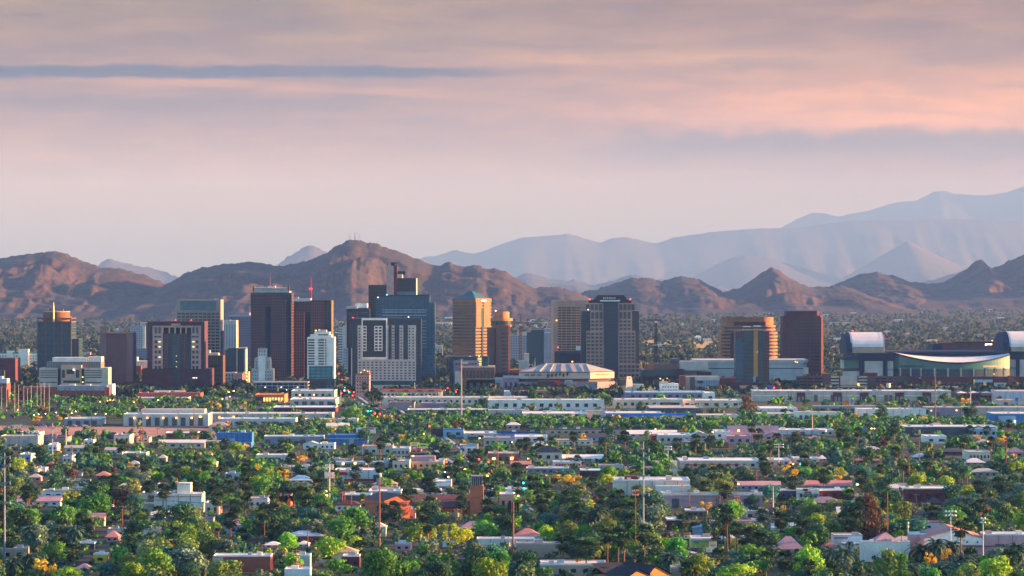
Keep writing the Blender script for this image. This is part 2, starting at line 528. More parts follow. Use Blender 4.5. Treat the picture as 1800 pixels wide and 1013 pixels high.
# faded ranges, farther and farther off
mountain('mountain', [(130, 545), (175, 462), (190, 456), (215, 460), (245, 468), (280, 474), (310, 486), (380, 540)], 42000, 4200, 3400, rock_far, 41, nu=160, nv=40)
mountain('mountain', [(440, 545), (488, 463), (510, 449), (530, 437), (545, 432), (562, 436), (580, 446), (640, 540)], 42000, 4200, 3400, rock_far, 43, nu=160, nv=40)
mountain('mountain', [(860, 545), (905, 487), (925, 479), (945, 484), (980, 493), (1010, 492), (1045, 502), (1075, 494), (1110, 482), (1130, 488), (1230, 500), (1270, 508), (1330, 540)], 36000, 4000, 3200, rock_far, 47, nu=260, nv=40)
mountain('mountain', [(1560, 545), (1620, 497), (1650, 490), (1690, 476), (1720, 470), (1800, 480), (1900, 540)], 34000, 3200, 3200, rock_far, 48, nu=160, nv=40)
mountain('mountain', [(1150, 545), (1230, 480), (1280, 455), (1310, 449), (1350, 453), (1420, 474), (1480, 490), (1540, 455), (1595, 423), (1630, 440), (1680, 464), (1760, 480), (1850, 540)], 50000, 5400, 4500, rock_far, 53, nu=260, nv=40, spur=.12, rough=.4)
mountain('mountain', [(640, 545), (740, 453), (770, 449), (800, 439), (830, 447), (850, 441), (880, 430), (920, 417), (960, 415), (1000, 411), (1030, 420), (1055, 427), (1075, 419), (1100, 417), (1150, 428), (1190, 418),
                      (1250, 408), (1330, 402), (1400, 400), (1500, 388), (1620, 384), (1800, 388), (1950, 400), (2100, 540)], 60000, 6500, 5500, rock_far, 59, nu=420, nv=40, spur=.12, rough=.4)
mountain('mountain', [(1080, 500), (1180, 418), (1270, 406), (1320, 408), (1370, 402), (1400, 385), (1430, 374), (1450, 375), (1470, 381), (1530, 370), (1570, 357), (1610, 353), (1640, 338), (1660, 336), (1690, 342),
                      (1730, 344), (1770, 338), (1800, 328), (1860, 310), (2000, 340), (2150, 500)], 70000, 7000, 6000, rock_far, 61, nu=420, nv=40, spur=.12, rough=.4)

# the pale strip of bare earth and the roads
f = MB()
f.poly([(PX(-40, GY(764)), GY(764), .06), (PX(210, GY(765)), GY(765), .06), (PX(430, GY(776)), GY(776), .06), (PX(440, GY(757)), GY(757), .06), (PX(330, GY(752)), GY(752), .06), (PX(-40, GY(748.5)), GY(748.5), .06)])
tag(f.build('field', plain('bare_earth', (.36, .19, .14), .95, .3, .03)), kind='structure')


def road(name, pts, wd, mat, z=.08, kerb=True):
    """a road or path along ground points (x, y), with a real kerb step each side and a dashed centre line"""
    m = MB(); km = MB(); lm = MB()
    P_ = [Vector((a, b, 0)) for a, b in pts]
    nr = []
    for i in range(len(P_)):
        d = (P_[min(i + 1, len(P_) - 1)] - P_[max(i - 1, 0)]).normalized()
        nr.append(Vector((-d.y, d.x, 0)))
    for i in range(len(P_) - 1):
        a, b, na, nb = P_[i], P_[i + 1], nr[i], nr[i + 1]
        up = Vector((0, 0, z))
        m.quad(tuple(a + na * wd + up), tuple(a - na * wd + up), tuple(b - nb * wd + up), tuple(b + nb * wd + up))
        if kerb:
            for sg in (1, -1):
                q = [a + na * sg * wd, a + na * sg * (wd + 2.6), b + nb * sg * (wd + 2.6), b + nb * sg * wd]
                tp = [tuple(v + Vector((0, 0, z + .13))) for v in q]
                km.quad(*tp); km.quad(tuple(q[0] + up), tuple(q[3] + up), tp[3], tp[0])
            L = (b - a).length; n_ = int(L // 14)
            for j in range(n_):
                p = a.lerp(b, (j + .2) / n_); p2 = a.lerp(b, (j + .6) / n_); nn = na.lerp(nb, .5)
                for off in (0.0, wd * .5, -wd * .5):
                    c0 = p + nn * off; c1 = p2 + nn * off; hw = .16
                    lm.quad(*[tuple(v + Vector((0, 0, z + .03))) for v in (c0 + nn * hw, c0 - nn * hw, c1 - nn * hw, c1 + nn * hw)])
    o = tag(m.build(name, mat), kind='structure')
    if kerb:
        tag(km.build('pavement', P('concrete')), kind='structure')
        tag(lm.build('road', plain('road_paint', (.7, .66, .55), .8, .2)), kind='structure')
    return o


asph = P('asphalt')
AVE = [(PX(1330, GY(1040)), GY(1040)), (PX(1215, GY(985)), GY(985)), (PX(1105, GY(947)), GY(947)), (PX(925, GY(880)), GY(880)), (PX(800, GY(800)), GY(800)), (PX(745, GY(757)), GY(757)), (PX(668, GY(712)), GY(712)),
       (PX(604, GY(670)), GY(670)), (PX(592, GY(630)), GY(630)), (PX(588, GY(600)), GY(600))]
road('road', AVE, 7.5, asph)
for rp in (716, 738, 776, 812, 842, 872, 908, 962):
    yy = GY(rp)
    road('road', [(-yy * .17, yy), (yy * .17, yy)], 5.0, asph, .04, False)
yy = GY(701)
road('road', [(PX(418, GY(735)), GY(735)), (PX(412, GY(700)), GY(700)), (PX(409, GY(670)), GY(670)), (PX(408, GY(640)), GY(640))], 6.0, asph, .10)
tr = MB()
for k in range(7):
    dx = (k - 3) * 5.0
    pts_ = [(640, 752), (700, 751), (745, 755), (772, 765), (800, 785)]
    pp = [(PX(a, GY(b)) + dx * .3, GY(b) + dx) for a, b in pts_]
    for (a0, b0), (a1, b1) in zip(pp, pp[1:]):
        tr.quad((a0, b0 - .5, .14), (a1, b1 - .5, .14), (a1, b1 + .5, .14), (a0, b0 + .5, .14))
tag(tr.build('railway_track', P('metal')), kind='structure')
lot = MB()
lot.quad((PX(715, GY(771)), GY(771), .05), (PX(770, GY(771)), GY(771), .05), (PX(765, GY(751)), GY(751), .05), (PX(712, GY(751)), GY(751), .05))
tag(lot.build('parking_ground', P('asphalt')), kind='structure')
# ------------------------------------------------------------------ downtown
UNITBOX = {}


def unitbox(mat, name):
    k = (mat.name, name)
    if k not in UNITBOX: UNITBOX[k] = MB().box(-.5, .5, -.5, .5, -.5, .5).mesh(name, mat)
    return UNITBOX[k]


class B:
    """one building: an Empty on the ground whose parts are given in photo px (x) and rows (y) at distance Y, depths in metres"""
    def __init__(s, name, label, cat, px, base=None, Y=None, rot=0.0, group=None, land=None):
        s.Y = Y or GY(base); s.px = px; s.k = S(s.Y)
        s.o = bpy.data.objects.new(name, None)
        s.o.empty_display_size = 5
        s.o.location = (PX(px, s.Y), s.Y, 0); s.o.rotation_euler = (0, 0, R(rot))
        COL.objects.link(s.o)
        tag(s.o, label, cat, group)
        if land: LAND.append((land, px, topy(0, s.Y)))
    def x(s, px): return (px - s.px) * s.k
    def z(s, py): return PZ(py, s.Y) if py is not None else 0.0
    def box(s, part, mat, x0, x1, y0, y1, d0=0.0, d1=40.0, par=None, label=None):
        o = MB().box(s.x(x0), s.x(x1), d0, d1, s.z(y1), s.z(y0)).build(part, mat, par or s.o)
        if label: o['label'] = label
        return o
    def mbox(s, part, mat, x0, x1, y0, y1, z0, z1, par=None):
        return MB().box(x0, x1, y0, y1, z0, z1).build(part, mat, par or s.o)
    def grid(s, part, mat, xs, ys, w, h, d=0.0, t=.5, par=None, lit=None, litmat=None):
        """windows (or doors, bays): every one an object of its own up to 100, then one more part for the rest"""
        out = []; rest = MB(); i = 0
        me = unitbox(mat, part)
        for y in ys:
            for x in xs:
                i += 1
                if i <= 100:
                    o = link(part, unitbox(litmat, part) if lit and i % lit == 3 else me, par or s.o, (s.x(x), d - .12, s.z(y)))
                    o.scale = (w * s.k, t, h * s.k)
                    out.append(o)
                else:
                    rest.box(s.x(x - w / 2), s.x(x + w / 2), d - .12 - t / 2, d - .12 + t / 2, s.z(y + h / 2), s.z(y - h / 2))
        if rest.v: rest.build(part, mat, par or s.o)['kind'] = 'stuff'
        return out
    def bands(s, part, mat, x0, x1, ys, h, d0=0.0, d1=40.0, e=.25, par=None):
        """ribbon windows or spandrels running round the block, one object each"""
        for y in ys:
            MB().box(s.x(x0) - e, s.x(x1) + e, d0 - e, d1 + e, s.z(y + h / 2), s.z(y - h / 2)).build(part, mat, par or s.o)
    def lights(s, pts, mat, r=1.0, d=-.6, part='lamp'):
        for x, y in pts:
            r_ = r * .8; m = MB().prism(circ(s.x(x), d, r_, 8), s.z(y) - r_ * .8, s.z(y) + r_ * .8)
            m.build(part, mat, s.o)


def rng(a, b, n):
    return [a + (b - a) * (i + .5) / n for i in range(n)]


G_teal = curtain('glass_teal_dark', (.010, .040, .055), (.018, .065, .085), (.05, .055, .055), 2.6, 3.1)
G_blue = curtain('glass_blue', (.010, .050, .085), (.020, .085, .13), (.02, .07, .10), 3.0, 3.1, .2)
G_navy = curtain('glass_navy', (.008, .024, .045), (.012, .035, .06), (.012, .03, .045), 3.0, 3.1, .2)
G_plum = curtain('glass_plum', (.028, .013, .022), (.045, .020, .030), (.075, .032, .042), 2.4, 3.0, .35, .25, .4)
G_plum2 = curtain('glass_plum_light', (.045, .020, .030), (.065, .026, .036), (.12, .045, .05), 2.4, 3.0, .5, .25, .4)
G_black = curtain('glass_black', (.008, .012, .022), (.012, .018, .028), (.02, .022, .03), 2.8, 3.1, .25, .25, .35)
G_violet = curtain('glass_violet', (.04, .045, .085), (.055, .06, .11), (.16, .13, .16), 2.6, 3.1, .7, .3)
G_sky = curtain('glass_sky', (.055, .12, .135), (.08, .16, .175), (.05, .09, .10), 4, 4, .15, .2)
LIT_Y = glow('lit_window_yellow', (1.0, .75, .28), .22)
LIT_W = glow('lamp_white', (1.0, .90, .72), .9)
LIT_O = glow('lamp_orange', (1.0, .42, .07), 1.1)
LIT_R = glow('lamp_red', (1.0, .03, .02), 1.2)
LIT_G = glow('lamp_green', (.05, .95, .60), .8)
LIT_C = glow('lamp_cyan', (.10, .85, .95), .7)

# --- far left
b = B('apartment_block', 'long cream apartment block with small square windows at the left edge, sunlit', 'building', 30, 652, land='long cream apartment block')
b.box('wall', P('ivory'), -40, 66, 622, None, 0, 22)
b.box('stair_tower', P('ivory'), 33, 50, 614, None, -2, 10)
b.box('stair_tower', P('ivory'), 12, 23, 617, None, -2, 10)
b.box('roof', P('teal'), -40, 66, 619.5, 621.5, 2, 20)
b.grid('window', gl('wingrey'), rng(-2, 66, 14), (626, 631, 636, 641), 2.0, 2.2)
b = B('office_block', 'plain maroon block with a lower wing at the far left edge of downtown', 'building', 8, 682)
b.box('wall', P('maroon'), -40, 27, 630, None, 0, 40); b.box('side_wing', P('darkgrey'), -40, 9, 651, None, -6, 0)
b.box('window', gl('win'), 2, 4, 641, 645, -.4, 1)
b = B('brick_building', 'small brick building with a grey metal penthouse at the far left edge', 'building', 0, 706)
b.box('wall', P('brick'), -40, 12, 674, None, 0, 25); b.box('penthouse', P('metal'), -40, 12, 666, 674.0, 1, 20); b.box('penthouse', P('metal'), -20, 3, 662, 666, 3, 15)

b = B('glass_tower', 'dark teal glass tower with a round brown drum and a gold spire on top', 'tower', 98, 672, land='dark teal tower with the round drum')
b.box('curtain_wall', G_teal, 66, 125.5, 566, None, 0, 45)
b.box('side_wing', G_teal, 125.5, 138, 596, None, 6, 40)
mb = MB()
for x in (66, 80.5, 95, 109.5, 124.5): mb.box(b.x(x) - .5, b.x(x) + .5, -.7, .0, 0, b.z(559 if x in (66, 124.5) else 566))
mb.build('mullions', P('brown'), b.o)
mb = MB()
for x in (132, 137): mb.box(b.x(x) - .4, b.x(x) + .4, 5.4, 6, 0, b.z(594))
mb.build('mullions', P('brown'), b.o)
mb = MB()
for y0, y1 in ((559, 561), (565, 567.5)): mb.box(b.x(65.5), b.x(125.5), -.8, 1, b.z(y1), b.z(y0)); mb.box(b.x(124), b.x(125.6), 1, 45, b.z(y1), b.z(y0)); mb.box(b.x(65.5), b.x(67), 1, 45, b.z(y1), b.z(y0))
mb.build('roof_frame', P('purplebrick'), b.o)
b.bands('spandrel', P('purplebrick'), 66, 125.5, rng(572, 672, 11), .7, 0, 45, .15)
MB().prism(circ(b.x(95), 22, b.x(118.5) - b.x(95), 32), b.z(566), b.z(549)).build('drum', plain('rust_drum', (.17, .075, .045)), b.o)
MB().prism(circ(b.x(95), 22, b.x(119) - b.x(95), 32), b.z(549), b.z(547.5)).build('drum_rim', P('tan'), b.o)
for x in (84, 88, 103, 106): b.box('roof_unit', P('brown'), x - 1.3, x + 1.3, 543.5, 547.5, 20, 24)
MB().tube((b.x(94.5), -1.2, b.z(566)), (b.x(94.5), -1.2, b.z(541)), 1.0, .7).tube((b.x(94.5), -1.2, b.z(541)), (b.x(94.5), -1.2, b.z(531)), .7, .08).build('spire', plain('gold', (.85, .6, .2), .3, .1, .1, .5), b.o)
b.lights([(124.5, 557.5)], LIT_R, .7)

b = B('government_building', 'wide beige civic building with a raised centre block and ribbon windows', 'building', 128, 694, land='wide beige civic building')
b.box('wall', P('beige'), 69, 188, 647, None, 0, 40)
b.box('centre_block', P('tan'), 108, 143.5, 642, None, -3, 20)
b.box('louvre_storey', curtain('louvre', (.05, .05, .06), (.07, .06, .07), (.28, .22, .18), 1.6, 40, .5, .6, .2), 80, 176, 636.5, 647, 6, 38)
b.box('penthouse', P('offwhite'), 90, 150, 629, 636.5, 10, 34); b.box('penthouse', P('offwhite'), 151, 176, 628, 636.5, 12, 34)
for y in (652, 655.5, 659.5, 663.5, 672.5):
    b.box('ribbon_window', gl('win'), 71, 100, y - .7, y + .7, -.3, .5); b.box('ribbon_window', gl('win'), 150, 179, y - .7, y + .7, -.3, .5)
b.box('window', gl('winbrown'), 118, 131, 649.5, 657.5, -3.3, -2.5)
b.box('window', gl('win'), 109.5, 114.5, 650, 664, -3.3, -2.5); b.box('window', gl('win'), 134, 140, 650, 664, -3.3, -2.5)
b.box('window', gl('win'), 112, 141, 669, 673, -3.3, -2.5); b.box('recess', P('black'), 143.5, 148.5, 648, None, -.4, 2); b.box('recess', P('black'), 101.5, 106.5, 647.5, None, -.4, 2)
b.lights([(130.5, 650)], LIT_W, .9, -4.2); b.lights([(145.7, 663), (145.7, 672)], LIT_O, .6, -1)

b = B('brick_warehouse', 'low red brick warehouse with pilasters in front of the beige civic building', 'building', 118, 707, land='low red brick warehouse')
b.box('wall', P('brick'), 38, 192, 681, None, 0, 30); b.box('parapet', P('grey'), 100, 188, 678, 681, 0, 26); b.box('end_wall', P('ivory'), 188, 197, 676, None, 4, 28)
b.box('band', P('grey'), 101, 184, 680.5, 687, -.4, 1)
b.grid('pilaster', P('redbrick'), rng(98, 190, 9), (695,), 1.6, 23, 0, 1.2); b.grid('window', gl('winbrown'), rng(103, 185, 8), (698,), 5, 6)
b.box('roof_unit', P('offwhite'), 120, 131, 675.5, 678, 4, 10); b.box('roof_unit', P('offwhite'), 150, 158, 676, 678, 5, 10)

b = B('brick_tower', 'purple brick tower with ribbed side piers and a sunlit orange right edge', 'tower', 204, 690, land='purple brick tower with ribbed piers')
b.box('wall', P('purplebrick'), 187, 222, 588.5, None, -.8, 34)
rib = curtain('ribbed_brick', (.10, .065, .075), (.12, .075, .085), (.26, .17, .16), 1.3, 90, .28, .8, .2)
b.box('pier', rib, 176, 187, 586, None, 0, 34); b.box('pier', rib, 222, 233.5, 586, None, 0, 34)
b.box('cornice', P('rust'), 176, 233.5, 585, 587, -.6, 34); b.box('roof_unit', P('offwhite'), 202, 206, 577.5, 585, 12, 17); b.box('roof_unit', P('grey'), 201, 210, 581, 585, 10, 18)
b.box('podium', P('plum'), 218, 262, 671, None, -6, 26)
MB().tube((b.x(191), 10, b.z(585)), (b.x(191), 10, b.z(578)), .25).build('antenna', P('metal'), b.o)

b = B('apartment_tower', 'pale grey apartment tower with balconies beside a strip of blue glass', 'tower', 243, 640, land='pale grey apartment tower')
b.box('wall', curtain('balcony_grid', (.10, .12, .16), (.16, .18, .22), (.36, .33, .32), 3.2, 3.0, .8, .5, .3), 228, 252, 573, None, 0, 25)
b.box('side_pier', P('sand'), 250.5, 255.5, 573, None, -.6, 25); b.box('curtain_wall', G_blue, 255.5, 262, 568, None, 2, 25); b.box('cornice', P('lightgrey'), 246, 260, 567, 573, 4, 20)
b.box('lower_wing', curtain('balcony_grid_b', (.05, .07, .10), (.10, .12, .16), (.25, .24, .25), 3.4, 3, .6, .5), 240, 264, 612, None, -14, 0)
b = B('flat_roof_building', 'cream flat roofed building behind the purple brick tower', 'building', 247, 672)
b.box('wall', P('cream'), 232, 264, 635, None, 0, 30); b.box('roof_unit', P('offwhite'), 234, 241, 628, 635, 5, 14); b.box('lower_wing', P('brick'), 233, 250, 643, None, -12, 0)

# --- the dark framed courthouse and its neighbours
b = B('courthouse', 'dark framed courthouse block with an inset pink stone front and dark glass centre', 'tower', 308, 690, land='dark framed courthouse')
b.box('side_wing', P('plum'), 259, 267.5, 565, None, 0, 42); b.box('side_wing', P('plum'), 353.5, 359.5, 565, None, 0, 42)
b.box('parapet', P('plum'), 267.5, 353.5, 565, 572.5, 0, 42); b.box('core', P('black'), 267.5, 353.5, 572.5, 650, 3, 41)
b.box('stone_front', P('pinkstone'), 267.5, 286, 572.5, 650, .8, 3); b.box('stone_front', P('pinkstone'), 336, 353.5, 572.5, 650, .8, 3)
b.box('stone_front', P('pinkstone'), 286, 336, 572.5, 576, .8, 3)
b.grid('pier', P('pinkstone'), (286, 297.5, 307.5, 317.5, 327), (581,), 2.2, 11, 1.5, 2)
b.box('glass_bay', G_navy, 286.5, 335.5, 586.5, 676, 1.2, 3)
b.box('glass_bay', G_teal, 303, 317, 586.5, 670, .6, 1.2); b.box('glass_bay', G_plum, 318, 328, 587, 676, .7, 1.2); b.box('glass_bay', G_plum, 288, 297, 588, 676, .7, 1.2)
b.grid('window', gl('winteal'), (274, 280.5, 340, 346.5), (581,), 4, 11, .8); b.grid('window', gl('winteal'), (274, 280.5, 340, 346.5), (592,), 5.5, 3.4, .8)
o = b.grid('window', gl('win'), (274, 280.5, 340, 346.5), (601, 610, 619, 628, 637, 646), 4.3, 5.2, .8)
for k in (1, 2, 6, 5, 13): o[k].data = unitbox(LIT_Y, 'window'); o[k].scale.z *= .35
b.box('podium', P('plum'), 250, 370, 648.5, None, -9, 45); b.box('podium_glass', G_navy, 303, 318, 650, 668, -9.3, -8)
b.lights([(310, 626), (310, 636), (310, 645), (310, 654)], LIT_Y, .55, .2); b.lights([(341, 664), (344, 664), (347, 664)], LIT_W, .45, -9.8)
b.lights([(308, 563), (336, 563)], LIT_R, .6, 2); b.box('roof_unit', P('tan'), 301, 317, 569, 572.3, -.5, .5)

b = B('office_tower', 'tan grid office tower with a wide teal glass panel across its top', 'tower', 348, 676, land='tan grid office tower')
b.box('wall', plain('grid_tower_stone', (.31, .235, .19)), 308, 388, 527, None, 0, 38)
b.box('top_panel', G_sky, 317, 380, 529.5, 545, -.5, 2)
b.grid('window', gl('win'), rng(311, 386, 10), rng(549, 626, 14), 5.9, 3.1)
b.box('side_wall', P('navy'), 388, 389.6, 582, None, 1, 38)
b.lights([(308.5, 563)], LIT_R, .6)
b = B('brick_building', 'dark brown building with a sunlit stepped roof below the tan grid tower', 'building', 375, 684)
b.box('wall', P('darkbrown'), 358, 392, 625, None, 0, 30); b.bands('ribbon_window', gl('win'), 360, 386, rng(640, 680, 5), 1.4, 0, 30, .2)
b.box('roof_unit', P('sand'), 361, 383, 621, 625, 6, 22); b.box('roof_unit', P('sand'), 361, 368, 616, 621, 8, 16)

b = B('ribbed_tower', 'slim white tower of vertical ribs between a tan grid tower and a violet tower', 'tower', 402, 650, land='slim white ribbed tower')
b.box('wall', curtain('white_rib', (.06, .07, .10), (.08, .09, .12), (.56, .53, .48), 2.0, 95, .55, .6, .3), 389, 415, 571, None, 0, 30)
b.box('parapet', P('lightgrey'), 388.5, 415.5, 563.5, 571, -.4, 30.4); b.box('roof_unit', P('grey'), 388, 404, 562.5, 564, 6, 18); b.box('end_wall', P('sand'), 414, 415.6, 571, None, .5, 30)
b = B('grid_tower', 'violet blue tower with a fine window grid behind the dark purple towers', 'tower', 422, 642, land='violet blue grid tower')
b.box('wall', G_violet, 402, 442, 556, None, 0, 34); b.box('parapet', P('grey'), 401.6, 442, 554.5, 557, -.3, 34); b.box('penthouse', P('mauvegrey'), 414, 438, 550, 554.5, 6, 26)
b = B('glass_block', 'low dark teal glass block with a tan framed corner beside the violet tower', 'building', 414, 668)
b.box('curtain_wall', G_teal, 396, 416, 615, None, 0, 26); b.box('curtain_wall', G_teal, 417.5, 429, 614, None, 1, 26)
b.box('frame', P('beige'), 415.5, 417.5, 613, None, -.6, 26); b.box('frame', P('beige'), 429, 432, 612, None, -.6, 26); b.box('frame', P('beige'), 415.5, 432, 611.5, 613.5, -.6, 26)
b.box('penthouse', P('navy'), 400, 418, 612.5, 615, 4, 20)
b = B('apartment_block', 'short beige apartment block with stacked windows below the teal glass block', 'building', 412, 681)
b.box('wall', P('beige'), 394, 414, 655, None, 0, 22); b.box('side_wing', P('pinkstone'), 414, 427, 656, None, -3, 22); b.box('end_wall', P('cream'), 427, 437, 654, None, 3, 22)
b.grid('window', gl('win'), (398, 403, 408.5, 416.5, 420, 424), (660, 666, 672), 2.0, 3.4); b.lights([(433, 656), (434, 662), (434, 668), (425, 675)], LIT_O, .8)

# --- dark purple twin towers
b = B('skyscraper', 'tall dark purple tower with a finned white crown, left of its lower twin', 'tower', 476, 680, land='tall dark purple tower')
b.box('curtain_wall', G_plum, 440, 512, 515, None, 6, 46); b.box('curtain_wall', G_plum, 476, 503, 528, None, 0, 6); b.box('recess', P('navy'), 466, 476, 540, None, 5.2, 6); b.box('recess', P('navy'), 495, 512, 520, None, 5.4, 6)
b.box('recess', P('navy'), 503, 512, 532, None, 1, 5)
b.box('band', P('maroon'), 440.5, 466, 524, 525.5, 5.6, 6.2)
mb = MB()
for x in rng(446, 506, 22): mb.quad((b.x(x - .9), 6, b.z(513.5)), (b.x(x + .9), 6, b.z(513.5)), (b.x(x + .5), 10, b.z(505.5)), (b.x(x - .5), 10, b.z(505.5))); mb.box(b.x(x - .6), b.x(x + .6), 9, 40, b.z(514), b.z(506))
mb.build('crown_fins', P('lightgrey'), b.o)
b.box('crown_base', P('grey'), 443.5, 508, 512, 515, 7, 42); b.box('crown_core', P('grey'), 447, 505, 507.5, 512, 12, 38); b.box('corner_fin', P('purplebrick'), 443.5, 446, 503.5, 512, 7, 12); b.box('corner_fin', P('purplebrick'), 505.5, 508, 503, 512, 7, 12)
b.box('roof_unit', P('lightgrey'), 468, 482, 503, 507.5, 18, 28)
MB().tube((b.x(472.5), 22, b.z(504)), (b.x(472.5), 22, b.z(478)), .35, .12).build('antenna', P('rust'), b.o)
b = B('skyscraper', 'dark purple tower with a flat roof, the lower twin with a red mast', 'tower', 546, 678, land='lower dark purple tower')
b.box('curtain_wall', G_plum2, 510, 535, 549, None, 0, 8); b.box('curtain_wall', G_plum, 506, 536, 532, None, 8, 42); b.box('curtain_wall', G_plum2, 545, 570.5, 529, None, 6, 42); b.box('curtain_wall', G_black, 570.5, 582, 529, None, 5, 42)
b.box('recess', P('navy'), 535, 545, 549, None, 7, 8); b.box('curtain_wall', G_plum, 512, 545, 530.5, 549, 6.5, 8)
b.bands('spandrel', P('maroon'), 510.5, 534.5, rng(556, 668, 12), .9, 0, 7.5, .15); b.bands('spandrel', P('maroon'), 545.5, 570, rng(548, 600, 6), .7, 6, 41, .15)
b.box('recess', P('black'), 512, 536, 532, 548, 7, 8.1); b.box('end_wall', P('rust'), 581.6, 582.6, 529, None, 5.5, 42)
b.box('roof_unit', P('offwhite'), 514, 545, 525, 530, 14, 30); b.box('roof_unit', P('tan'), 516, 523, 522.5, 525, 16, 24); b.box('parapet', P('plum'), 545, 582, 528, 530, 5.2, 42)
mb = MB()
for s_ in (-1, 1): mb.tube((b.x(544.5) + s_ * .9, 20, b.z(525)), (b.x(544.5) + s_ * .35, 20, b.z(487)), .28, .2)
for k in range(14):
    z0 = b.z(525 - k * 2.7); mb.tube((b.x(544.5) - .85, 20, z0), (b.x(544.5) + .8, 20, z0 + 1.4), .16)
mb.build('mast', P('red'), b.o); b.lights([(543, 508), (546, 508)], LIT_R, .8, 19)

# --- white stepped tower and parking deck
b = B('stepped_tower', 'small white stepped art deco tower in front of the dark purple towers', 'tower', 460, 690, land='white stepped art deco tower')
for x0, x1, yt, d0, d1, nx in ((442, 479, 648.5, 0, 26, 8), (447, 474, 631, 1.5, 24, 5), (453, 467.5, 613, 3, 20, 3)):
    o = b.box('tier', P('lightgrey'), x0, x1, yt, None if yt > 640 else {631: 648.5, 613: 631}[yt], d0, d1)
    xs = [x for x in rng(x0 + .8, x1 - .8, nx)]
    for y in {648.5: (654, 660, 666, 672), 631: (637, 642, 647), 613: (618.5, 624, 629)}[yt]:
        b.grid('window', gl('wingrey'), [x for x in xs if yt == 613 or not 454 < x < 466], (y,), 1.6, 2.8, d0)
b.box('centre_shaft', P('white'), 454.5, 466, 626, None, -1.2, 3); b.grid('pier', P('white'), (454.3, 458, 462, 466.2), (630,), .9, 22, -1.2, .8)
for x0 in (448.5, 470): b.box('shoulder', P('lightgrey'), x0, x0 + 4, 628.5, 631, 2, 20)
MB().prism([(b.x(455), 4), (b.x(466), 4), (b.x(466), 19), (b.x(455), 19)], b.z(613), b.z(610.5), top=[(b.x(458), 8), (b.x(463), 8), (b.x(463), 15), (b.x(458), 15)]).build('roof', P('redbrick'), b.o)
b = B('parking_deck', 'open parking deck with rows of lamps below the dark purple towers', 'parking deck', 492, 696, land='open parking deck with lamps')
for y in (672, 677.5, 683, 689): b.box('deck_slab', P('grey'), 444, 541, y, y + 1.6, 0, 40)
b.box('core', P('navy'), 446, 539, 674, None, 3, 39); b.grid('column', P('grey'), rng(445, 540, 10), (682,), .9, 20, .6, 1)
b.lights([(466 + i * 9.5, 681 + (i % 3) * 4.5) for i in range(8)], LIT_W, .6, .6)

b = B('hotel', 'white hotel with a stepped top, dark window bands and teal glass base', 'hotel', 563, 694, land='white stepped hotel')
b.box('wall', P('offwhite'), 540, 587.5, 593, None, 0, 30)
b.box('top_tier', P('offwhite'), 545, 583, 588.5, 593, 3, 27); b.box('top_tier', P('offwhite'), 552, 579, 584, 588.5, 6, 24); b.box('top_tier', P('lightgrey'), 558, 573, 580.5, 584, 8, 20)
b.box('sign_panel', P('teal'), 559, 577, 587.5, 590, 2.5, 4)
ys = rng(595.5, 642.5, 10)
b.grid('ribbon_window', gl('win'), (547,), ys, 11.5, 2.4); b.grid('ribbon_window', gl('win'), (564.5,), ys, 10, 2.4); b.grid('window', gl('win'), (572.8,), ys, 1.6, 3.4)
b.box('curtain_wall', curtain('glass_hotel', (.03, .16, .18), (.05, .22, .24), (.02, .07, .08), 5, 3.3, .7, .2), 543, 585, 643.5, 665.5, -.5, 2)
b.box('base', G_navy, 539.5, 588, 666, None, -2, 31); b.box('base_glass', G_teal, 573, 586, 668, 690, -2.3, -1); b.lights([(554, 581.5), (560, 581)], LIT_O, .8, 12)

# --- behind the avenue
b = B('office_tower', 'dark office tower with a white rooftop behind the avenue', 'tower', 626, 662, land='dark tower with white rooftop')
b.box('curtain_wall', G_navy, 609, 649, 542, None, 4, 40); b.box('side_wing', G_plum, 612, 628, 549, None, 0, 4); b.box('parapet', P('lightgrey'), 608.5, 628, 538.5, 543, 2, 34); b.box('roof_unit', P('white'), 624, 645, 534, 541, 10, 30)
b.box('roof_unit', P('lightgrey'), 625, 630, 533, 535, 12, 18); b.grid('window', gl('wingrey'), (637, 643), (550,), 4.5, 1.6, 4)
b.lights([(620.5, 559)], LIT_R, .8)
b = B('balcony_tower', 'narrow pale tower of stacked balconies behind the traffic lights', 'tower', 603, 648)
b.box('wall', curtain('stacked', (.04, .05, .07), (.06, .07, .09), (.55, .53, .5), 9, 3.2, .9, .5), 595, 612, 575, None, 0, 24); b.box('side_pier', P('lightgrey'), 603, 610, 572, None, -.8, 20); b.box('penthouse', P('navy'), 601, 606, 569, 573, 4, 16)
b = B('apartment_block', 'beige apartment block of stacked balconies just right of the avenue', 'building', 612, 662)
b.box('wall', curtain('stacked_beige', (.07, .075, .09), (.09, .09, .11), (.42, .38, .35), 3.5, 3.2, 1.1, .6), 604, 618, 612, None, 0, 30)

